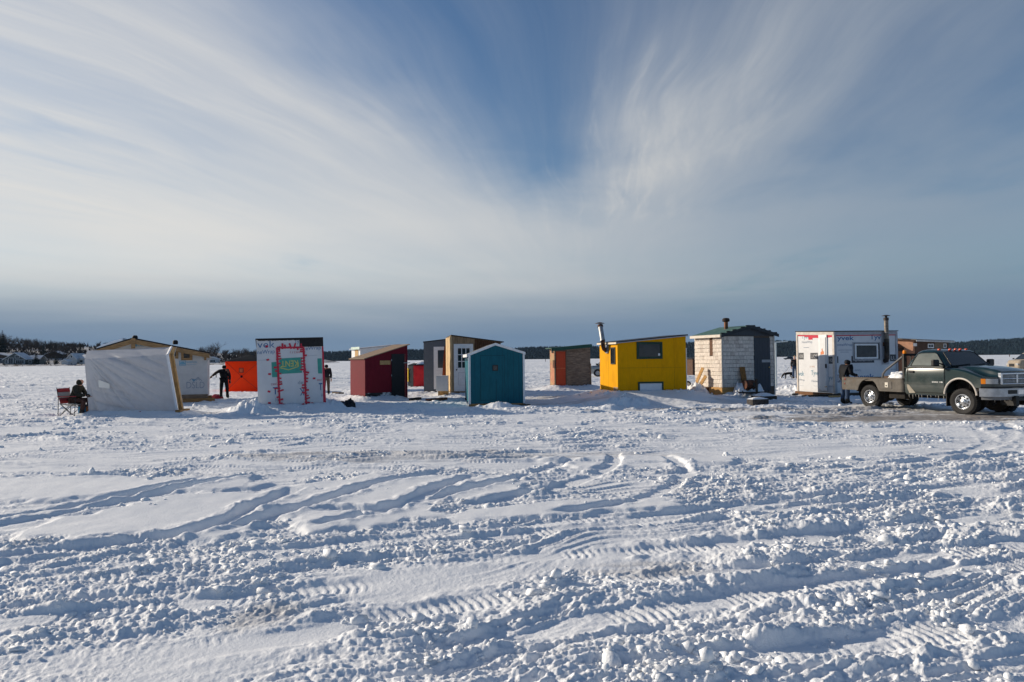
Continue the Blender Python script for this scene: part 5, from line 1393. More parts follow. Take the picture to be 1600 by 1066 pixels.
# man walking a black dog
person((1242.5, 593), 250, 'person in charcoal jacket, jeans and pale hat walking a black dog', dict(wrr=(.14, -.24, .93)), DKJ, JEAN, BOOT, hat=mat('sandy hat', (.42, .30, .18), .8), H=1.80)
def dog(C, yaw):
    BD = mat('black dog fur', (.010, .009, .009), .7, .3, 20, bump=.4)
    r = empty('dog', Matrix.Translation(G(*C)) @ Matrix.Rotation(R_(yaw), 4, 'Z'), 'black dog sniffing the snow with tail up beside the walking person', 'dog')
    j = dict(ch=(.20, 0, .44, (.105, .12)), be=(-.05, 0, .46, (.085, .09)), ru=(-.26, 0, .47, (.085, .09)), ne=(.34, 0, .42, .07), hd=(.46, 0, .27, .062), mu=(.53, 0, .14, .036), no=(.55, 0, .09, .026), t0=(-.33, 0, .54, .03), t1=(-.37, 0, .70, .022), t2=(-.34, 0, .82, .012))
    E = chain(['ru', 'be', 'ch', 'ne', 'hd', 'mu', 'no']) + chain(['ru', 't0', 't1', 't2'])
    for s, k in ((.08, 'l'), (-.08, 'r')):
        st = .05 if k == 'l' else -.04
        j.update({'fs'+k: (.22, s, .36, .055), 'fe'+k: (.20+st, s, .22, .034), 'fp'+k: (.22+st, s, .05, .026), 'ft'+k: (.27+st, s, .025, .026),
                  'hs'+k: (-.25, s, .40, .07), 'hk'+k: (-.18-st, s, .27, .045), 'hh'+k: (-.33-st, s, .16, .028), 'hp'+k: (-.31-st, s, .04, .026), 'ht'+k: (-.26-st, s, .025, .026)})
        E += [('ch', 'fs'+k)] + chain(['fs'+k, 'fe'+k, 'fp'+k, 'ft'+k]) + [('ru', 'hs'+k)] + chain(['hs'+k, 'hk'+k, 'hh'+k, 'hp'+k, 'ht'+k])
        j.update({'ea'+k: (.44, s*.8, .33, .025), 'eb'+k: (.43, s*1.15, .25, .018)}); E += [('hd', 'ea'+k), ('ea'+k, 'eb'+k)]
    keys = list(j); j = {k: j[k] for k in ['ru']+[k for k in keys if k != 'ru']}
    skin_fig('dog_body', j, E, BD, r)
    MB().lathe([(.075, -.012), (.075, .012)], (.345, 0, .415), 0, 14).build('collar', mat('red collar', (.3, .02, .02)), r)
dog((1232, 592.8), 180)
g = G(1232, 592.8); a, b = g+Vector((-.33, 0, .47)), G(1242.5, 593)+Vector((-.42, 0, .98))
tag(MB().tube([a, a.lerp(b, .5)+Vector((0, 0, -.04)), b], .008, 6).build('dog_lead', BLACK), 'thin dark lead running from dog collar to walker\'s hand', 'lead')
# person behind the flatbed tail
person((1320.5, 632), 15, 'person in black fur-trimmed hooded coat and jeans behind the flatbed tail', dict(pel=(-.05, 0, .92), ch=(.06, 0, 1.25), nk=(.12, 0, 1.40), hd=(.17, 0, 1.49), tp=(.20, 0, 1.60), shl=(.06, .19, 1.36), shr=(.06, -.19, 1.36),
       ell=(.05, .28, 1.10), wrl=(.28, .20, 1.10), elr=(.05, -.28, 1.10), wrr=(.28, -.20, 1.05)), CB, JEAN, BOOT, hood=CB, glove=CB, H=1.76)
# ================================================================== flatbed truck
def truck():
    GRN_ = mat('dark green truck paint', (.004, .019, .020), .25, .12, 3, spec=.5, coat=.8)
    N.nt = nt = GRN_.node_tree; p = nt.nodes['Principled BSDF']       # road salt and mud along the sills
    tcn = nt.nodes.new('ShaderNodeTexCoord'); sp = nt.nodes.new('ShaderNodeSeparateXYZ'); nt.links.new(tcn.outputs['Object'], sp.inputs[0])
    z = N(sp.outputs[2]); n = noise(tcn.outputs['Object'], 3.2, 6, .65)
    f = (sstep(1.15, .58, z + (n-.5)*.8)*.28 + sstep(.95, .55, z + (n-.5)*.3)*.45).sat()
    old = p.inputs['Base Color'].links[0].from_socket
    nt.links.new(mixc(f*.36, old, (.12, .118, .105)), p.inputs['Base Color']); nt.links.new((f*.45 + .25).s, p.inputs['Roughness'])
    nt.links.new((0.8 - f*.75).s, p.inputs['Coat Weight'])
    CH = mat('dull chrome', (.62, .64, .67), .22, .1, 8, metal=.95); BUM = mat('salt-dulled bumper', (.42, .43, .45), .42, .2, 5, metal=.7)
    BED = mat('grey-brown bed steel', (.10, .09, .078), .65, .22, 6, col2=(.10, .075, .055), c2t=(.52, .7), bump=.15)
    BLK = mat('black plastic', (.012, .012, .013), .45, .15, 8); UND = mat('dirty underbody', (.022, .019, .017), .85, .4, 8)
    AMB = mat('amber lens', (.75, .22, .01), .25, .05); ORL = mat('orange-red lens', (.60, .07, .02), .25, .05); LENS = mat('clear lens', (.34, .35, .36), .12, .1, 10, spec=.8)
    FL = mat('pale arch trim', (.50, .46, .42), .4, .1, 6)
    o0 = G(1503, 648); M = Matrix.Translation(o0) @ Matrix.Rotation(R_(-70), 4, 'Z') @ Matrix.Translation((0, .93, 0))
    root = empty('flatbed_truck', M, 'dark green flatbed pickup truck with steel bed parked on the icy road', 'truck')
    Mi = M.inverted()
    def side(px, py, y=-.985): o = Mi @ ORG; d = Mi.to_3x3() @ ray(px, py); t = (y-o.y)/d.y; q = o+d*t; return q.x, q.z
    lerp = lambda a, b, t: a+(b-a)*t
    def interp(tab, x):
        for (x0, v0), (x1, v1) in zip(tab, tab[1:]):
            if x <= x1: return lerp(v0, v1, max(0, min(1, (x-x0)/(x1-x0))))
        return tab[-1][1]
    zf = lambda x: interp(((-.45, 1.35), (-.1, 1.32), (.15, 1.27), (.4, 1.18), (.62, 1.105), (.9, 1.075)), x)
    zh = lambda x: interp(((-.45, 1.395), (.0, 1.405), (.4, 1.375), (.7, 1.325), (.88, 1.27), (.98, 1.235)), x)
    def xf(y):
        a = abs(y); return .90-.28*max(0, (a-.70)/.275)**2 if a > .70 else .94-.04*(a/.70)**2
    def Z(x, y):
        a = abs(y); F, Hh = zf(x), zh(x)
        if a < .58: return Hh+.03*(1-(a/.58)**2)
        if a < .68: t = (a-.58)/.10; t = t*t*(3-2*t); return lerp(Hh, F+.035, t)
        if a < .92: return lerp(F+.035, F+.025, (a-.68)/.24)
        t = (a-.92)/.06; return F+.025-.05*t*t
    ys = [-.98, -.968, -.95, -.92, -.85, -.76, -.70, -.68, -.66, -.64, -.62, -.60, -.58, -.5, -.3, -.1, .1, .3, .5, .58, .60, .62, .64, .66, .68, .70, .76, .85, .92, .95, .968, .98]
    nx = 26; vs = []; fs = []
    for j, y in enumerate(ys):
        for i in range(nx+1): x = lerp(-.46, xf(y), i/nx); vs.append((x, y, Z(x, y)))
    for j in range(len(ys)-1):
        for i in range(nx): k = j*(nx+1)+i; fs.append((k, k+1, k+nx+2, k+nx+1))
    mb = MB(); mb.add(vs, fs); mb.build('bonnet', GRN_, root, smooth=38)
    vs = []; fs = []; nz = 6
    for y in ys:
        x = xf(y)
        for i in range(nz+1): vs.append((x-.004, y, lerp(.80, Z(x, y)-.002, i/nz)))
    for j in range(len(ys)-1):
        for i in range(nz): k = j*(nz+1)+i; fs.append((k, k+1, k+nz+2, k+nz+1))
    mb = MB(); mb.add(vs, fs); mb.build('front_panel', GRN_, root, smooth=38)
    # fenders with round wheel openings
    arc = lambda cx, cz, r, a0, a1, n: [(cx+r*math.cos(R_(lerp(a0, a1, i/n))), cz+r*math.sin(R_(lerp(a0, a1, i/n)))) for i in range(n+1)]
    A = arc(.0, .565, .475, 4, 172, 18)
    out = [(-.455, .565+.475*math.sin(R_(172))), (-.455, 1.345)] + [(x, zf(x)-.02) for x in (-.3, -.1, .1, .25, .4, .52, .62)] + [(.622, .80), (.50, .80), (.475, .60)]
    for s in (-1, 1):
        # quad strips between the arch and the upper outline keep the faces clean
        mb = MB(); n = 22; top = []; bot = []
        for i in range(n+1):
            x = lerp(-.455, .622, i/n); top.append((x, zf(x)-.022))
            r = .475; bot.append((x, .565+math.sqrt(max(0, r*r-x*x)) if abs(x) < r else .62 if x < 0 else .80))
        for i in range(n):
            for (ya, yb) in (((-.98 if s < 0 else .98), (-.90 if s < 0 else .90)),):
                (x0, t0), (x1, t1), (_, b0), (_, b1) = top[i], top[i+1], bot[i], bot[i+1]
                mb.add([(x0, ya, b0), (x1, ya, b1), (x1, ya, t1), (x0, ya, t0)], [(0, 1, 2, 3)])
                mb.add([(x0, ya, b0), (x1, ya, b1), (x1, yb, b1), (x0, yb, b0)], [(0, 1, 2, 3)])
        mb.build('fender', GRN_, root)
        pts = arc(.0, .565, .49, 2, 178, 24); mb = MB()
        mb.tube([(x, -.975 if s < 0 else .975, z_) for x, z_ in pts], .028, 8); mb.build('arch_trim', FL, root, smooth=True)
        MB().lathe([(.0, -.02), (.52, -.02), (.52, .02), (0, .02)], (0, -.45*(-s) if False else s*.50, .57), 1, 20).build('wheel_well', UND, root)
        MB().box((-.455, min(s*.97, s*.70), .22), (-.43, max(s*.97, s*.70), .62)).build('mud_flap', BLK, root)
    # cab: stacked rounded plan outlines
    LV = [(.52, -1.82, -.45, .94, .05), (.58, -1.845, -.45, .975, .05), (.80, -1.85, -.45, .985, .05), (1.05, -1.85, -.45, .985, .05), (1.20, -1.84, -.45, .98, .06), (1.35, -1.82, -.43, .965, .07),
          (1.40, -1.80, -.36, .945, .10), (1.52, -1.745, -.47, .905, .13), (1.70, -1.64, -.635, .848, .15), (1.83, -1.55, -.755, .80, .17), (1.885, -1.49, -.83, .755, .2), (1.915, -1.40, -.95, .65, .22), (1.925, -1.3, -1.05, .5, .2)]
    nc = 6; rings = []
    for z_, x0, x1, h, r in LV:
        ring = []
        for cx, cy, a0 in ((x1-r, h-r, 0), (x0+r, h-r, 90), (x0+r, -h+r, 180), (x1-r, -h+r, 270)):
            for k in range(nc+1): a = R_(a0+90*k/nc); ring.append((cx+r*math.cos(a), cy+r*math.sin(a), z_))
        rings.append(ring)
    m = len(rings[0]); vs = [v for rg in rings for v in rg]; fs = []
    for j in range(len(rings)-1):
        for i in range(m): a, b = j*m+i, j*m+(i+1) % m; fs.append((a, b, b+m, a+m))
    fs.append(tuple(range((len(rings)-1)*m, len(rings)*m))); fs.append(tuple(range(m))[::-1])
    mb = MB(); mb.add(vs, fs); cab = mb.build('cab', GRN_, root, smooth=35)
    def lv(z_, i):
        return interp([(L[0], L[i]) for L in LV], z_)
    GL = mat('cab glass', (.018, .024, .026), .05, .2, 2, spec=.7)
    DG_ = mat('salt-filmed side glass', (.045, .065, .065), .15, .2, 5, spec=.6, col2=(.08, .09, .085), c2t=(.5, .75))
    for s in (-1, 1):
        def P(x, z_, o=.012): return (x, s*(lv(z_, 3)+o), z_)
        poly = [(-1.62, 1.415), (-.50, 1.415), (-.56, 1.50), (-.80, 1.77), (-.88, 1.815), (-1.36, 1.815), (-1.46, 1.78), (-1.55, 1.60)]
        mb = MB(); mb.prism([P(x, z_) for x, z_ in poly], (0, -s*.008, 0)); w = mb.build('side_window', DG_ if s < 0 else GL, root)
        q = [P(x, z_, .014) for x, z_ in poly]; mb = MB(); mb.tube(q+[q[0]], .012, 6, cap=False); mb.build('window_seal', BLK, w)
        MB().box((-1.80, s*.985 - (.0 if s > 0 else .012), 1.345), (-.47, s*.985+(.012 if s > 0 else 0), 1.375)).build('belt_moulding', BLK, root)
        # door seams, handle, rub line
        D = mat('door gap', (.004, .006, .006), .8)
        yo = s*.9865
        mb = MB()
        for a, b in (((-1.70, .60), (-1.72, 1.34)), ((-.50, .60), (-.47, 1.34)), ((-1.70, .60), (-.50, .60))): mb.beam((a[0], yo, a[1]), (b[0], yo, b[1]), .014, .006, up=(0, 1, 0))
        mb.build('door_seam', D, root)
        mb = MB(); mb.box((-1.66, min(yo, yo+s*.03), 1.20), (-1.49, max(yo, yo+s*.03), 1.265)); mb.build('door_handle', BLK, root, bevel=.008)
        MB().box((-1.84, min(yo, yo+s*.012), .855), (-.47, max(yo, yo+s*.012), .885)).build('rub_strip', GRN_, root)
        # mirror
        mb = MB(); mb.beam((-.58, s*.93, 1.47), (-.60, s*1.10, 1.50), .05, .04); mb.build('mirror_arm', BLK, root)
        mb = MB(); mb.box((-.66, min(s*1.06, s*1.30), 1.40), (-.55, max(s*1.06, s*1.30), 1.61)); mb.build('mirror', BLK, root, bevel=.035)
    def W(y, z_, o=.012): return (lv(z_, 2)+o - .02*(abs(y)/.8)**2*0, y, z_)
    ws = [W(-.80, 1.425), W(.80, 1.425), W(.735, 1.62), W(.66, 1.815), (lv(1.845, 2)+.012, .50, 1.845), (lv(1.845, 2)+.012, -.50, 1.845), W(-.66, 1.815), W(-.735, 1.62)]
    wsn = MB().prism(ws, (-.012, 0, -.006)).build('windscreen', GL, root)
    mb = MB(); mb.tube(ws+[ws[0]], .014, 6, cap=False); mb.build('windscreen_seal', BLK, wsn)
    for y0, y1 in ((-.62, .02), (.05, .66)): MB().tube([(lv(1.43, 2)+.03, y0, 1.43), (lv(1.47, 2)+.03, y1, 1.475)], .009, 6).build('wiper', BLK, root)
    rw = MB().prism([(lv(1.45, 1)-.012, -.7, 1.45), (lv(1.45, 1)-.012, .7, 1.45), (lv(1.80, 1)-.012, .62, 1.80), (lv(1.80, 1)-.012, -.62, 1.80)], (.008, 0, 0)).build('rear_window', GL, root)
    for i, y in enumerate((-.58, -.22, 0, .22, .58)):
        x = -.84-.10*(abs(y)/.6)**2; mb = MB(); mb.lathe([(0, .0), (.05, 0), (.045, .03), (.02, .045), (0, .047)], (x, y, 1.895+.008*(1-abs(y))), 2, 12); mb.build('clearance_light', ORL, root, smooth=True)
    # grille, lamps, bumper
    gx = .945; mb = MB()
    for a, b in (((-.66, .90), (-.60, 1.225)), ((.60, .90), (.66, 1.225)), ((-.60, 1.175), (.60, 1.225)), ((-.60, .90), (.60, .93)), ((-.03, .93), (.03, 1.175)), ((-.60, 1.045), (-.03, 1.075)), ((.03, 1.045), (.60, 1.075))):
        mb.box((gx-.06, a[0], a[1]), (gx+.035, b[0], b[1]))
    gr = mb.build('grille', CH, root, bevel=.01)
    for y0, y1 in ((-.60, -.03), (.03, .60)):
        for z0, z1 in ((.93, 1.045), (1.075, 1.175)):
            MB().box((gx-.03, y0, z0), (gx-.01, y1, z1)).build('grille_mesh', mat('grille mesh', (.10, .10, .105), .5, .3, 20), gr)
            mb = MB()
            for k in range(1, 5): zz = lerp(z0, z1, k/5); mb.box((gx-.0095, y0, zz-.004), (gx+.008, y1, zz+.004)); 
            mb.build('grille_bars', BUM, gr)
    def strip(y0, y1, z0, z1, off, m_, nm, par=root, n=10):
        vs = []; fs = []
        for i in range(n+1):
            y = lerp(y0, y1, i/n); e = .01; dx = (xf(y+e)-xf(y-e))/(2*e); nn = Vector((1, -dx, 0)).normalized()
            for zz in (z0, z1):
                for o in (0.0, off): q = Vector((xf(y), y, 0))+nn*o; vs.append((q.x, q.y, zz))
        for i in range(n):
            k = i*4
            fs += [(k+1, k+5, k+7, k+3), (k+2, k+3, k+7, k+6), (k, k+4, k+5, k+1)]
        fs += [(0, 1, 3, 2), (n*4, n*4+2, n*4+3, n*4+1)]
        mb = MB(); mb.add(vs, fs); return mb.build(nm, m_, par, smooth=35)
    for s in (-1, 1):
        strip(s*.69, s*.92, .915, 1.06, .016, LENS, 'headlight'); strip(s*.922, s*.974, .915, 1.06, .016, AMB, 'turn_signal', n=6)
    strip(-.978, .978, .795, .835, .05, BLK, 'bumper_filler', n=40)
    bm_ = strip(-.985, .985, .56, .79, .13, BUM, 'bumper', n=48)
    for y0, y1 in ((-.50, -.16), (.16, .50)): strip(y0, y1, .635, .745, .133, BLK, 'bumper_slot', bm_)
    strip(-.12, .12, .62, .75, .135, CH, 'number_plate_panel', bm_)
    for y0, y1 in ((-.30, -.17), (.17, .30)): MB().box((.70, y0, .30), (1.12, y1, .58)).build('plough_mount', BLK, root)
    MB().box((1.05, -.17, .44), (1.11, .17, .52)).build('plough_crossbar', BLK, root)
    strip(-.97, .97, .47, .555, .085, mat('grey valance', (.20, .20, .205), .6, .1), 'valance', n=40)
    # wheels
    def wheel(x, y, s, steer=0):
        wr = MB(); R, wd = .385, .13
        prof = [(.20, -wd*.8), (.25, -wd), (.335, -wd*1.02), (.372, -wd*.86), (R, -wd*.6), (R, wd*.6), (.372, wd*.86), (.335, wd*1.02), (.25, wd), (.20, wd*.8)]
        r_ = empty('wheel', Matrix.Identity(4)); r_.parent = root; r_.location = (x, y, R-.012); r_.rotation_euler = (0, 0, R_(steer))
        wr.lathe(prof, (0, 0, 0), 1, 40); ty = wr.build('tyre', BLACK, r_, smooth=30)
        mb = MB()
        for k in range(40):
            a = 2*math.pi*k/40
            for yy in (-.055, .055): 
                c = Vector((R*math.cos(a+.04*(yy > 0)), yy, R*math.sin(a+.04*(yy > 0)))); ax = Vector((math.cos(a), 0, math.sin(a))); t = Vector((-math.sin(a), 0, math.cos(a)))
                mb.rbox(c, (.018, .10, .034), Matrix((ax, Vector((0, 1, 0)), t)).transposed())
        tr_ = mb.build('tread', BLACK, r_)
        if s:
            mb = MB(); mb.lathe([(.225, s*.10), (.222, s*.125), (.205, s*.125), (.195, s*.09), (.175, s*.05), (.085, s*.065), (.08, s*.12), (.05, s*.135), (0, s*.137)], (0, 0, 0), 1, 32); mb.build('rim', CH, r_, smooth=35)
            for k in range(8):
                a = 2*math.pi*k/8; MB().lathe([(0, s*.072), (.026, s*.072), (.026, s*.058)], (.135*math.cos(a), 0, .135*math.sin(a)), 1, 10).build('rim_hole', BLK, r_)
        return r_
    wheel(.02, -.80, -1, 4); wheel(.02, .80, 1, 4); wheel(-3.24, -.79, -1); wheel(-3.24, .79, 1)
    # chassis
    for y in (-.42, .42): MB().box((-4.2, y-.04, .50), (.75, y+.04, .64)).build('chassis_rail', UND, root)
    for x in (.02, -3.24):
        mb = MB(); mb.tube([(x, -.72, .375), (x, .72, .375)], .055, 12); mb.build('axle', UND, root, smooth=True)
        bm = bmesh.new(); bmesh.ops.create_uvsphere(bm, u_segments=16, v_segments=10, radius=.17); me = bpy.data.meshes.new('differential'); bm.to_mesh(me); bm.free(); me.materials.append(UND)
        o = bpy.data.objects.new('differential', me); COL.objects.link(o); o.parent = root; o.location = (x, .22 if x > -1 else 0, .37)
    MB().tube([(-.3, .1, .42), (-3.1, 0, .40)], .045, 10).build('drive_shaft', UND, root)
    MB().box((-2.6, -.78, .34), (-2.0, -.46, .58)).build('fuel_tank', UND, root, bevel=.03); MB().box((-1.7, .4, .36), (-.6, .75, .52)).build('exhaust_box', UND, root, bevel=.03)
    MB().box((-.55, -.38, .40), (.55, .38, .60)).build('engine_guard', UND, root); MB().tube([(-3.2, .5, .62), (-3.24, .5, .44)], .06, 10).build('shock_absorber', UND, root)
    MB().box((-3.7, -.75, .38), (-2.75, -.62, .56)).build('leaf_spring', UND, root)
    # flatbed with skirted sides
    zt, zb = .985, .575
    def skirt(s):
        n = 40; mb = MB(); ya = s*.985; yb = s*.955; x0, x1 = -4.30, -1.985
        for i in range(n):
            xa, xb = lerp(x0, x1, i/n), lerp(x0, x1, (i+1)/n)
            f = lambda x: max(zb, .555+math.sqrt(max(0, .405**2-(x+3.24)**2))) if abs(x+3.24) < .405 else zb
            ba, bb = f(xa), f(xb)
            mb.hexa([(xa, ya, ba), (xb, ya, bb), (xb, yb, bb), (xa, yb, ba), (xa, ya, zt), (xb, ya, zt), (xb, yb, zt), (xa, yb, zt)])
        # rounded front corner
        m_ = 8; c = (-1.985, s*(.985-.14))
        for i in range(m_):
            a0, a1 = R_(90*(1-i/m_)), R_(90*(1-(i+1)/m_)); q = []
            for r in (.14, .11):
                for a in (a0, a1): q.append((c[0]+r*math.cos(a), c[1]+s*r*math.sin(a)))
            mb.hexa([(*q[0], zb), (*q[1], zb), (*q[3], zb), (*q[2], zb), (*q[0], zt), (*q[1], zt), (*q[3], zt), (*q[2], zt)])
        b = bmesh.new(); o = mb.build('bed_skirt', BED, root)
        b.from_mesh(o.data); bmesh.ops.remove_doubles(b, verts=b.verts, dist=1e-4); 
        seen = {}
        for f in b.faces: seen.setdefault(tuple(sorted(v.index for v in f.verts)), []).append(f)
        bmesh.ops.delete(b, geom=[f for k in seen.values() if len(k) > 1 for f in k], context='FACES')
        bmesh.ops.recalc_face_normals(b, faces=b.faces); b.to_mesh(o.data); b.free()
        return o
    sk = skirt(-1); skirt(1)
    MB().box((-4.29, -.953, .90), (-1.90, .953, .95)).build('bed_floor', BED, root)
    MB().box((-4.33, -.984, .60), (-4.302, .984, .984)).build('tail_panel', BED, root)
    MB().box((-4.3, -1.0, .986), (-1.9, -.93, 1.012)).build('rub_rail', mat('worn rail', (.09, .07, .055), .6, .3, 8), root); MB().box((-4.3, .93, .986), (-1.9, 1.0, 1.012)).build('rub_rail', mat('worn rail', ()), root)
    mb = MB(); mb.lathe([(.42, -.30), (.42, .30)], (-3.24, -.64, .55), 1, 28); mb.build('wheel_well', UND, root)
    x0, z1 = side(1376.5, 596); x1, z0 = side(1393.8, 608)
    lid = MB().box((x0, -.998, z0), (x1, -.9855, z1)).build('locker_lid', mat('dark locker lid', (.10, .09, .08), .6, .2, 8), root, bevel=.006)
    a, c = side(1383.2, 597.6); b, d = side(1388, 605.4); MB().box((a, -1.008, d), (b, -.9985, c)).build('locker_latch', mat('cream latch', (.62, .58, .50), .4), lid)
    MB().box((a+.03, -1.012, lerp(d, c, .2)), (b-.03, -1.0085, lerp(d, c, .45))).build('keyhole', BLK, lid)
    for px, py, r_ in ((1320.3, 592.3, .045), (1319.8, 599.2, .035)):
        x, z_ = side(px, py); MB().lathe([(0, -.01), (r_, -.006), (r_, .0)], (x, -.985, z_), 1, 14).build('tail_light', mat('dull red lens', (.14, .03, .02), .4), root)
    # headache rack and brace
    mb = MB()
    for y in (-.90, .90): mb.box((-1.94, y-.04, .95), (-1.87, y+.04, 1.80))
    mb.box((-1.94, -.86, 1.73), (-1.87, .86, 1.80)); mb.box((-1.94, -.86, 1.35), (-1.88, .86, 1.40))
    for i in range(9): y = -.8+.2*i; mb.box((-1.925, y-.015, .96), (-1.895, y+.015, 1.73))
    mb.build('headache_rack', BLK, root)
    for s in (-1, 1): MB().tube([(-1.93, s*.92, 1.70), (-2.55, s*.94, 1.27), (-2.66, s*.94, 1.14), (-2.69, s*.94, .98)], .035, 10).build('rack_brace', mat('grey brace tube', (.10, .10, .105), .5, .2), root, smooth=True)
    for s in (-1, 1): MB().lathe([(0, 1.80), (.055, 1.80), (.06, 1.83), (.05, 1.90), (0, 1.915)], (-1.905, s*.86, 0), 2, 14).build('beacon', mat('amber lens', ()), root, smooth=True)
    # icicles under the sills and bumper
    r = random.Random(6); ICE = mat('dirty ice', (.42, .40, .37), .3, .2, 9)
    for x, y, z_ in [(-1.75+.13*i+r.uniform(-.05, .05), -.93, .53) for i in range(10)] + [(.86+.0*i, -.75+.18*i+r.uniform(-.05, .05), .50) for i in range(7)]:
        L = r.uniform(.06, .19); MB().lathe([(.011, z_), (.007, z_-L*.5), (.0, z_-L)], (x, y, 0), 2, 6).build('icicle', ICE, root)
    a, c = side(1456, 595.9); b, d = side(1473, 598.4); text_mesh('2500 V8', Vector((a, -.9905, d)), Vector((b-a, 0, 0)), Vector((0, 0, c-d)), mat('badge silver', (.7, .7, .7), .3), root, bold=.02, name='badge_lettering')
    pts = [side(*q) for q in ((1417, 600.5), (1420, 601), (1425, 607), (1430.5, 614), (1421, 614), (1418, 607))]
    MB().prism([(x, -.9905, z_) for x, z_ in pts], (0, .004, 0)).build('pale_streak', mat('pale tan sweep', (.30, .27, .22), .8, .15, 8), root)  # thin pale tan shape low on the door
    # load
    for (x, y, sx, sy, sz, nm, m_, lab, sd) in ((-2.35, -.55, .42, .32, .27, 'snow_pile', SNOW, 'heap of snow lying on the truck bed behind the cab', 5), (-2.75, -.35, .28, .25, .14, 'tarp_heap', mat('brown sacking', (.10, .055, .035), .8, .3), 'brown sack beside the snow heap on the truck bed', 8)):
        o = heap(nm, (800, 600), sx, sy, sz, m_, lab, 'snow' if 'snow' in nm else 'sack', sd); o.matrix_world = M @ Matrix.Translation((x, y, .95))
truck()

# ================================================================== other vehicles
def car(C, yaw, name, label, cat, paint, L=4.7, Wd=1.85, H=1.65, kind='suv', glassm=None):
    root = empty(name, Matrix.Translation(G(*C)) @ Matrix.Rotation(R_(yaw), 4, 'Z'), label, cat)
    fx, rx = L/2, -L/2; h = Wd/2; belt = H*.60
    gx0, gx1 = {'suv': (rx+.12, fx-1.25), 'van': (rx+.08, fx-.75), 'pickup': (-.35, fx-1.35)}[kind]
    LV = [(.28, rx+.1, fx-.1, h-.08, .25), (.42, rx, fx, h-.01, .3), (.72, rx-.01, fx+.01, h, .3), (.88, rx+.02, fx-.04, h-.01, .32), (belt-.04, rx+.04, fx-.18, h-.03, .3), (belt, rx+.07, fx-.35, h-.06, .3)]
    def ringloft(LV, nm, m_):
        nc = 5; rings = []
        for z_, x0, x1, hh, r in LV:
            ring = []
            for cx, cy, a0 in ((x1-r, hh-r, 0), (x0+r, hh-r, 90), (x0+r, -hh+r, 180), (x1-r, -hh+r, 270)):
                for k in range(nc+1): a = R_(a0+90*k/nc); ring.append((cx+r*math.cos(a), cy+r*math.sin(a), z_))
            rings.append(ring)
        m = len(rings[0]); fs = []
        for j in range(len(rings)-1):
            for i in range(m): a, b = j*m+i, j*m+(i+1) % m; fs.append((a, b, b+m, a+m))
        fs += [tuple(range((len(rings)-1)*m, len(rings)*m)), tuple(range(m))[::-1]]
        mb = MB(); mb.add([v for rg in rings for v in rg], fs); return mb.build(nm, m_, root, smooth=32)
    ringloft(LV, 'body', paint)
    sl = .75 if kind == 'van' else .55
    ringloft([(belt-.06, gx0, gx1+.1, h-.07, .2), (belt+.02, gx0+.03, gx1, h-.09, .2), (H-.12, gx0+.22, gx1-sl, h-.22, .2), (H-.03, gx0+.35, gx1-sl-.15, h-.32, .2), (H, gx0+.6, gx1-sl-.4, h-.5, .2)], 'cabin', paint)
    gm = glassm or GLASS
    za, zb = belt+.05, H-.17; t = lambda z_: (z_-belt-.02)/(H-.14-belt)
    yy = lambda z_: h-.09-.13*t(z_)+.006; xa = lambda z_: gx1-sl*t(z_); xr_ = lambda z_: gx0+.03+.19*t(z_)
    for s in (-1, 1):
        n = 3 if kind != 'pickup' else 1
        for i in range(n):
            f0, f1 = i/n, (i+1)/n; P = lambda z_, f: (xr_(z_)+.12+(xa(z_)-.16-xr_(z_)-.12)*f, s*yy(z_), z_)
            q = [P(za, f0+.015), P(za, f1-.015), P(zb, f1-.015), P(zb, f0+.015)]
            MB().prism(q, (0, -s*.008, 0)).build('side_window', gm, root)
        MB().box((xa(za)-.16, min(s*(h+.0), s*(h+.16)), za+.0), (xa(za)-.05, max(s*h, s*(h+.16)), za+.15)).build('mirror', BLACK, root, bevel=.02)
        for x in (fx-.92, rx+.95):
            mb = MB(); mb.lathe([(.19, -.1), (.30, -.11), (.335, -.07), (.335, .07), (.30, .11), (.19, .1)], (x, s*(h-.10), .335), 1, 24); w = mb.build('wheel', BLACK, root, smooth=30)
            mb = MB(); mb.lathe([(.215, s*.112), (.19, s*.105), (.06, s*.115), (0, s*.118)], (x, s*(h-.10), .335), 1, 16); mb.build('rim', STEEL, w, smooth=30)
            a_ = [(x+.40*math.cos(R_(q)), s*(h+.004), .335+.40*math.sin(R_(q))) for q in range(-10, 191, 20)]
            MB().prism(a_, (0, -s*.012, 0)).build('wheel_arch', BLACK, root)
        MB().box((fx-.16, min(s*(h-.5), s*(h-.08)), .66), (fx+.005, max(s*(h-.5), s*(h-.08)), .82)).build('headlight', mat('clear lens', ()), root, bevel=.02)
        MB().box((rx-.012, min(s*(h-.32), s*(h-.10)), .72), (rx+.1, max(s*(h-.32), s*(h-.10)), .98)).build('tail_light', mat('dull red lens', ()), root)
    for nm, z0, z1, x, sg in (('windscreen', za, zb, xa, 1), ('rear_window', za, zb, xr_, -1)):
        q = [(x(z0)+sg*.012, -h+.24, z0), (x(z0)+sg*.012, h-.24, z0), (x(z1)+sg*.012, h-.34, z1), (x(z1)+sg*.012, -h+.34, z1)]
        MB().prism(q, (-sg*.008, 0, 0)).build(nm, gm, root)
    MB().box((fx-.05, -h+.55, .50), (fx+.012, h-.55, .80)).build('grille', BLACK, root)
    return root
SIL = mat('silver paint', (.30, .31, .31), .3, .06, 3, metal=.5, coat=.6); NAVY = mat('navy paint', (.02, .03, .045), .3, .1, 3, coat=.6); TAN = mat('tan paint', (.30, .25, .19), .4, .1, 3, coat=.3)
g = G(929.5, 588.3); 
def px_of(x, y): return 800 + FPX*x/y
car((958.5, 588.2), 176, 'minivan', 'silver minivan parked behind the yellow hut, only its front showing', 'car', SIL, 4.9, 1.9, 1.72, 'van')
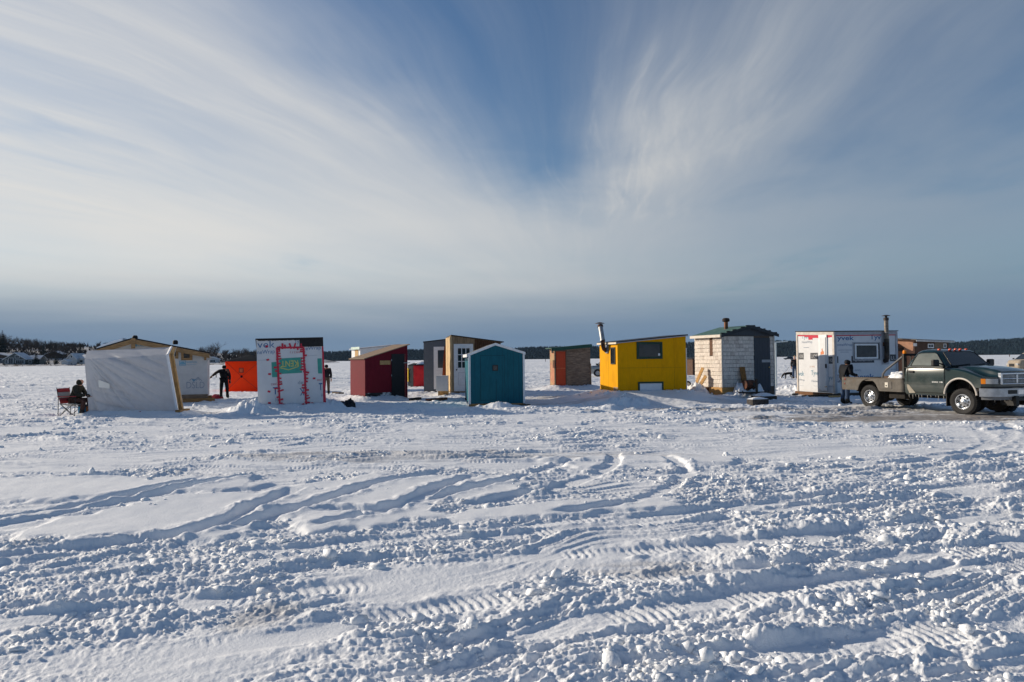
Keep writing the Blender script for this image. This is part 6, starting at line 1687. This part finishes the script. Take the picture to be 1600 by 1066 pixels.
car((1042, 583.8), 3, 'pickup', 'dark navy pickup seen in the gap between yellow and shingled huts', 'truck', NAVY, 5.3, 1.95, 1.82, 'pickup')
car((1615.5, 580.5), 178, 'off_road_car', 'tan off-road car at the far right edge, facing left', 'car', TAN, 4.3, 1.9, 1.95, 'van')
car((1232, 562.2), 170, 'parked_car', 'tiny dark car far out on the ice behind the walking person', 'car', NAVY, 4.6, 1.85, 1.5, 'suv')
car((575, 567.2), 175, 'parked_car', 'tiny silver car', 'car', SIL, 4.6, 1.85, 1.5, 'suv') if False else None
person((1577.5, 558.0), 190, 'tiny dark figure standing far out on the ice beyond the truck bonnet', {}, CB, CB, BOOT, hood=CB, H=1.75)
p = G(852.3, 565.2); o = MB().beam((0, 0, -.1), (0, 0, 1.5), .28, .28).build('marker_post', DARKW); o.location = p; tag(o, 'small dark marker post far out on the ice, left of the orange-door hut', 'post')
# ================================================================== small brown hut in the gap, dirt, far shore
def gap_hut():
    h = Hut('brown_hut', 'small brown chipboard hut showing in the gap left of the shingled hut', (1082.5, 586.5), 14, right=1112, d=2.0)
    z = h.F(1083, 561)[1]; h.shed(z, z+.2, z); h.walls(mat('brown chipboard', ())); h.roof(ROOFK, .04)
gap_hut()
for px, py, rx, ry, s in ((1460, 653, 6.0, 1.2, .86), (1400, 646, 4.0, 1.2, .7), (1330, 640, 4, 1.2, .55), (1230, 640, 5, .8, .55), (1130, 640, 3, .6, .6), (1560, 655, 4, 1.0, .8), (900, 622, 3, 1.6, .5), (880, 632, 2.4, .8, .4),
                          (600, 714, 3.4, .9, .30), (480, 712, 2.0, .35, .42), (850, 712, 3.5, .5, .30), (330, 645, 3, .5, .25), (1000, 890, .6, .3, .3), (410, 965, .35, .25, .35), (690, 624, 2.2, .8, .35), (330, 632, 2, .6, .25), (1180, 630, 2.5, .9, .3), (1030, 642.5, 3.2, .35, .55), (1105, 640, 2.0, .4, .6)):
    stain(px, py, rx, ry, s)

TREE_H = 13.0
def crest_of(pts, yc):
    xs = np.array([p[0] for p in pts]); tz = np.array([p[1] for p in pts])
    def f(px): return np.maximum(1.0, HC + (np.array([hz(q) for q in np.atleast_1d(px)]) - np.interp(np.atleast_1d(px), xs, tz))/FPX*yc - TREE_H*.8)
    return f, xs[0], xs[-1]
def hill(name, pts, y0, yc, m, n=170):
    """wooded ridge rising from the shore at y0 to its crest at yc and falling away behind"""
    f, a, b = crest_of(pts, yc); px = np.linspace(a, b, n); c = f(px); vs = []; fs = []; ny = 24
    for j in range(ny+1):
        t = 1.5*j/ny; y = y0+(yc-y0)*t; prof = float(ss(0, 1, np.array([t]))[0]) if t <= 1 else 1-.5*(t-1)
        for i in range(n): vs.append(((px[i]-800)/FPX*yc, y, -.5+(c[i]+.5)*prof))
    for j in range(ny):
        for i in range(n-1): q = j*n+i; fs.append((q, q+1, q+n+1, q+n))
    mb = MB(); mb.add(vs, fs); o = mb.build(name, m, smooth=True); tag(o, kind='structure')
FLOOR = mat('forest floor', (.016, .022, .026), .95, .3, .01, spec=.0)
def forest(name, pts, y0, yc, count, label, seed, m, conif=.85):
    r = np.random.default_rng(seed); f, a, b = crest_of(pts, yc)
    px = r.uniform(a, b, count); t = np.clip(r.uniform(0, 1.08, count), 0.01, 1.06); c = f(px)
    y = y0+(yc-y0)*t; x = (px-800)/FPX*yc; hh = TREE_H*r.uniform(.7, 1.08, count)
    prof = np.where(t < 1, ss(0, 1, t), 1-.5*(t-1)); z = -.5+(c+.5)*prof-.5
    k = 5; V = []; Fc = []; ang = np.linspace(0, 2*np.pi, k, endpoint=False); o = 0
    for i in range(count):
        q0 = ang + r.random()*6; w = hh[i]*r.uniform(.20, .32)
        if r.random() < conif:
            for zb, zt_, ww in ((.0, .62, 1.0), (.36, 1.0, .62)):
                V += [(x[i]+w*ww*math.cos(q)*(.8+.4*r.random()), y[i]+w*ww*math.sin(q), z[i]+hh[i]*zb) for q in q0] + [(x[i], y[i], z[i]+hh[i]*zt_)]
                Fc += [(o+q, o+(q+1) % k, o+k) for q in range(k)]; o += k+1
        else:
            ww = hh[i]*.36
            V += [(x[i]+ww*math.cos(q)*(.7+.5*r.random()), y[i]+ww*math.sin(q), z[i]+hh[i]*(.35+.3*r.random())) for q in q0] + [(x[i], y[i], z[i]+hh[i]*.85), (x[i], y[i], z[i])]
            Fc += [(o+q, o+(q+1) % k, o+k) for q in range(k)] + [(o+(q+1) % k, o+q, o+k+1) for q in range(k)]; o += k+2
    me = bpy.data.meshes.new(name); me.from_pydata(V, [], Fc); me.materials.append(m)
    ob = bpy.data.objects.new(name, me); COL.objects.link(ob); tag(ob, label, 'forest', kind='stuff'); return ob
FAR = mat('far conifers', (.018, .030, .038), .95, .4, .03, spec=.0)
LINE1 = [(380, 549), (470, 549), (505, 549.5), (560, 547), (640, 545.5), (700, 546), (760, 546.5), (830, 541.5), (870, 541), (940, 540.5), (1000, 537.5), (1075, 534), (1140, 532.5), (1220, 531.5), (1260, 534.5), (1330, 538), (1420, 540), (1500, 541)]
LINE2 = [(1240, 545), (1300, 540.5), (1380, 537), (1440, 535.5), (1490, 534), (1540, 530.5), (1580, 528), (1620, 526.5), (1700, 525), (1800, 526), (2050, 530), (2300, 538)]
hill('hills', LINE1, 2300, 2900, FLOOR); hill('hills', LINE2, 2100, 2800, FLOOR)
forest('forest', LINE1, 2300, 2900, 12000, 'dark conifer forest along the far low shore behind the huts', 11, FAR)
forest('forest', LINE2, 2100, 2800, 11000, 'dark conifer forest on the higher hill at the right', 12, FAR)

# left shore: bank, houses, woods
SHORE_Y = 430
def shore():
    n, m_ = 130, 26; vs = []; fs = []
    for j in range(m_+1):
        for i in range(n+1):
            px = -260 + 700*i/n; t = j/m_; y = (SHORE_Y - 40*max(0, (px-180)/240)) + 190*t
            x = (px-800)/FPX*(SHORE_Y)
            rise = np.interp(px, [-260, 0, 100, 160, 260, 400, 440], [15, 14, 11, 7.5, 3.8, 2.0, .3])
            z = -.25 + 1.3*ss(0, .04, np.array([t]))[0]*min(1, rise/2) + rise*ss(.06, .8, np.array([t]))[0] + .25*float(perlin(np.array([x*.09]), np.array([y*.09]))[0])
            if t == 0: z = -.3
            vs.append((x, y, z))
    for j in range(m_):
        for i in range(n): q = j*(n+1)+i; fs.append((q, q+1, q+n+2, q+n+1))
    mb = MB(); mb.add(vs, fs); o = mb.build('shore', mat('snowy bank', (.42, .43, .45), .8, .2, .4, col2=(.07, .06, .055), c2s=.22, c2t=(.5, .56)), smooth=True); tag(o, kind='structure')
    return vs, n, m_
_sv, _sn, _sm = shore()
_sa = np.array(_sv).reshape(_sm+1, _sn+1, 3)
def shore_z(x, y):
    i = int(np.clip(np.argmin(np.abs(_sa[0, :, 0]-x)), 0, _sn)); return float(np.interp(y, _sa[:, i, 1], _sa[:, i, 2]))
def shore_pt(px, d): x = (px-800)/FPX*SHORE_Y; y = SHORE_Y - 40*max(0, (px-180)/240) + d; x = (px-800)/FPX*y; return Vector((x, y, shore_z(x, y)))

def house(px, d, w, dp, hw, hr, yaw, label, wallm, roofm, wing=None, wins=()):
    p = shore_pt(px, d); r = empty('house', Matrix.Translation(p) @ Matrix.Rotation(R_(yaw), 4, 'Z'), label, 'house')
    T = TRIM
    MB().box((-w/2, 0, -1), (w/2, dp, hw)).build('wall', wallm, r)
    MB().prism([(-w/2, 0.02, hw+.01), (w/2, 0.02, hw+.01), (0, 0.02, hr-.15)], (0, dp-.04, 0)).build('gable', wallm, r)
    for s in (-1, 1):
        ov = .6; k = (hr-hw)/(w/2)
        q = [(s*(w/2+ov), -.6, hw-ov*k), (0, -.6, hr), (0, dp+.5, hr), (s*(w/2+ov), dp+.5, hw-ov*k)]
        MB().prism(q, (0, 0, .28)).build('roof', roofm, r)
        MB().beam((s*(w/2+ov), -.66, hw-ov*k+.02), (0, -.66, hr+.02), .35, .1, up=(0, 1, 0)).build('barge_board', T, r)
    for (x0, z0, x1, z1) in wins:
        f = MB().box((x0-.2, -.12, z0-.2), (x1+.2, -.005, z1+.2)).build('window', T, r)
        n = max(1, round((x1-x0)/1.3)); mb = MB()
        for i in range(n): a = x0+(x1-x0)*i/n+.06; b = x0+(x1-x0)*(i+1)/n-.06; mb.box((a, -.16, z0), (b, -.121, z1))
        mb.build('panes', GLASS, f)
    if wing:
        wx, ww, wh, wr = wing
        MB().box((wx, 1.5, -1), (wx+ww, dp-.5, wh)).build('wing', wallm, r)
        MB().prism([(wx-.05, .9, wh-.2), (wx+ww+.5, .9, wh-.2), (wx+ww+.5, dp/2+.5, wr), (wx-.05, dp/2+.5, wr)], (0, 0, .25)).build('wing_roof', roofm, r)
        MB().prism([(wx-.05, dp/2+.51, wr), (wx+ww+.5, dp/2+.51, wr), (wx+ww+.5, dp+.3, wh-.2), (wx-.05, dp+.3, wh-.2)], (0, 0, .25)).build('wing_roof', roofm, r)
        for i in range(2):
            f = MB().box((wx+.6+i*ww*.45, 1.38, .8), (wx+.6+i*ww*.45+ww*.3, 1.495, 2.6)).build('window', T, r); MB().box((wx+.75+i*ww*.45, 1.33, .95), (wx+.45+i*ww*.45+ww*.3, 1.379, 2.45)).build('panes', GLASS, f)
    return r
SNR = mat('snowy roof', (.55, .57, .60), .7, .1, .5)
GH = mat('grey-green siding', (.10, .115, .115), .8, .1, 1); WH = mat('white siding', (.48, .50, .52), .7, .06, 1); BH = mat('brown siding', (.09, .065, .05), .8, .1, 1)
house(23, 16, 13.5, 10, 3.4, 7.6, 8, 'grey-green gabled lake house with white window trim on the left shore', GH, SNR, wing=(6.7, 7.5, 3.4, 5.8),
      wins=((-5.6, .6, -4.5, 3.0), (-3.6, .5, -1.0, 4.2), (.6, .5, 5.6, 2.9), (.3, 4.3, 2.6, 5.7)))
house(-8, 40, 18, 9, 4.5, 6.6, 4, 'long brown house with snowy roof behind the grey-green lake house', BH, SNR, wins=((-6, 1, -3, 2.6), (2, 1, 6, 2.6)))
house(112, 22, 8.5, 9, 3.2, 6.8, -14, 'white gabled house on the left shore, half hidden by the tarp shelter', WH, SNR, wing=(4.3, 9, 3.6, 6.0), wins=((-.7, 4.2, .5, 5.4), (-3, .8, -1.2, 2.4)))
house(84, 62, 11, 8, 3.2, 5.2, 10, 'low house with snowy roof up in the wood on the left shore', BH, SNR)
house(101, 8, 4.2, 3.5, 2.0, 3.0, 0, 'little white boathouse by the water on the left shore', WH, SNR)
house(331, 12, 7, 5, 2.2, 3.6, 10, 'tiny pale cottage on the shore left of the orange tent', WH, SNR, wins=((-2, .6, 2, 1.7),))

BARK = mat('grey bark', (.075, .062, .055), .9, .3, 2); TWIG = mat('bare twigs', (.062, .050, .045), .95, .35, .6); NEED = mat('dark needles', (.020, .028, .024), .95, .4, 1.5); BARKD = mat('dark bark', (.04, .032, .028), .9)
def bare_tree_mesh(seed, H):
    """trunk with limbs, and a crown of fine twigs spread through the crown volume"""
    r = random.Random(seed); tr = MB(); tw = MB()
    def limb(p, d, L, rad, lev):
        n = 3; pts = [Vector(p)]; dd = Vector(d)
        for i in range(n):
            dd = (dd + Vector((r.gauss(0, .13), r.gauss(0, .13), .06+r.gauss(0, .06)))).normalized(); pts.append(pts[-1]+dd*L/n)
        (tr if lev < 2 else tw).tube(pts, [rad*(1-.6*i/n) for i in range(n+1)], 5 if lev < 2 else 3, cap=False)
        if lev >= 4: return
        k = (6, 5, 4, 3)[lev]
        for i in range(k):
            t = .35+.65*(i+r.random())/k if lev else .30+.7*(i+r.random())/k
            q = pts[min(n-1, int(t*n))].lerp(pts[min(n, int(t*n)+1)], t*n-int(t*n)) if t < 1 else pts[-1]
            a = r.uniform(0, 6.28); sp = r.uniform(.45, .95)
            nd = (dd*.75 + Vector((math.cos(a)*sp, math.sin(a)*sp, r.uniform(.0, .4)))).normalized()
            limb(q, nd, L*r.uniform(.5, .72), max(.025, rad*.5), lev+1)
    limb((0, 0, -.3), (0, 0, 1), H*.46, H*.022, 0)
    return tr, tw
def conifer_mesh(seed, H):
    r = random.Random(seed); tr = MB(); cr = MB(); tr.tube([(0, 0, -.3), (0, 0, H*.95)], [H*.02, .03], 6, cap=False)
    lay = int(H*1.6)
    for i in range(lay):
        t = i/lay; z = H*(.10+.88*t); w = H*.24*(1-t)**.85+.15
        for k in range(9):
            a = k*.698 + i*.9 + r.gauss(0, .2); L = w*r.uniform(.65, 1.15); c, s = math.cos(a), math.sin(a); wd = L*.32
            cr.add([(0, 0, z+.12), (c*L*.6-s*wd, s*L*.6+c*wd, z-L*.16), (c*L, s*L, z-L*.34), (c*L*.6+s*wd, s*L*.6-c*wd, z-L*.16), (c*L*.55, s*L*.55, z+.03*L)], [(0, 1, 4), (1, 2, 4), (2, 3, 4), (3, 0, 4)])
    return tr, cr
def proto(kind, seed, H, label, group):
    r = empty({'bare': 'bare_tree', 'fir': 'fir_tree'}[kind], Matrix.Identity(4), label, 'tree', group)
    a, b = (bare_tree_mesh if kind == 'bare' else conifer_mesh)(seed, H)
    a.build('trunk', BARK if kind == 'bare' else BARKD, r); b.build('crown', TWIG if kind == 'bare' else NEED, r)
    return r
LB = 'bare leafless grey-brown tree in the wood along the left shore'; LF = 'dark fir tree among the bare trees of the left shore'
GB_, GF_ = 'bare trees on the left shore', 'fir trees on the left shore'
bare = [proto('bare', s, 11, LB, GB_) for s in (1, 2, 3, 4, 5)]; firs = [proto('fir', s, 9, LF, GF_) for s in (1, 2)]
def plant(src, k, px, d, H, base):
    o = src[k] if not src[k].get('used') else copy_tree(src[k])
    src[k]['used'] = 1; p = shore_pt(px, d); s = H/base
    o.matrix_world = Matrix.Translation(p) @ Matrix.Rotation(rt.uniform(0, 6.28), 4, 'Z') @ Matrix.Diagonal((s*rt.uniform(.9, 1.25), s*rt.uniform(.9, 1.25), s, 1)); return o
rt = random.Random(21)
def skyl(px): return np.interp(px, [-120, -10, 15, 40, 60, 100, 150, 200, 250, 300, 330, 345, 370, 400, 440], [515, 518, 520, 527, 528, 532, 538, 541, 540, 543, 537, 541, 541, 541, 548])
def grow(px, d, kind):
    p = shore_pt(px, d); top = HC + (hz(px)-skyl(px))/FPX*p.y; H = max(3.0, top-p.z)*rt.uniform(.82, 1.06)
    if d < 60: H = min(H, rt.uniform(7, 11))
    return plant(bare if kind == 'bare' else firs, rt.randrange(5) if kind == 'bare' else rt.randrange(2), px, d, H, 11 if kind == 'bare' else 9)
for i in range(150):
    px = rt.uniform(-60, 420) if i > 60 else rt.uniform(-30, 170); d = rt.uniform(45, 185) if i < 125 else rt.uniform(24, 60)
    grow(px, d, 'bare')
for i in range(16): grow(rt.uniform(-30, 410), rt.uniform(60, 170), 'fir')
for px, H in ((330, 15.5), (326, 13), (336, 14)):
    plant(bare, rt.randrange(5), px, 40, H, 11)
f = plant(firs, 0, 56, 18, 9.0, 9); f['label'] = 'broad dark fir tree standing right of the grey-green lake house'
f = plant(firs, 1, 87.5, 14, 6.5, 9); f['label'] = 'narrow dark fir tree left of the little white boathouse'
f = plant(firs, 1, 3, 70, 21, 9); f['label'] = 'tall dark fir tree above the roofs at the left edge'
for o in bare+firs:
    if 'used' in o: del o['used']
for o in bpy.data.objects:
    if 'used' in o: del o['used']
def scrub():
    r = np.random.default_rng(4); V = []; Fc = []; o = 0
    for i in range(1500):
        px = r.uniform(-60, 430); d = r.uniform(1, 150)**1; p = shore_pt(px, d); h = r.uniform(.5, 1.6)*(1+d*.02)
        for k in range(7):
            a = r.uniform(0, 6.28); L = h*r.uniform(.4, 1.0); w = .10*h
            q = p+Vector((math.cos(a)*L*.55, math.sin(a)*L*.55, L)); V += [tuple(p+Vector((-w, 0, -.1))), tuple(p+Vector((w, 0, -.1))), tuple(q)]; Fc.append((o, o+1, o+2)); o += 3
    me = bpy.data.meshes.new('scrub'); me.from_pydata(V, [], Fc); me.materials.append(TWIG); ob = bpy.data.objects.new('scrub', me); COL.objects.link(ob)
    tag(ob, 'low leafless scrub and brush covering the left shore bank', 'scrub', kind='stuff')
scrub()

# ------------------------------------------------------------------ thin winter air
def haze():
    m = bpy.data.materials.new('haze'); m.use_nodes = True; nt = m.node_tree; nt.nodes.remove(nt.nodes['Principled BSDF'])
    v = nt.nodes.new('ShaderNodeVolumePrincipled'); v.inputs['Color'].default_value = (.45, .68, 1, 1); v.inputs['Density'].default_value = HAZE; v.inputs['Anisotropy'].default_value = .0
    nt.links.new(v.outputs[0], nt.nodes['Material Output'].inputs['Volume'])
    o = MB().box((-6800, -320, -1.6), (6800, 6700, 150)).build('haze', m); tag(o, 'thin bluish winter haze over the whole frozen lake', 'haze', kind='stuff')
HAZE = .000022
haze()
build_snow()
build_clods()
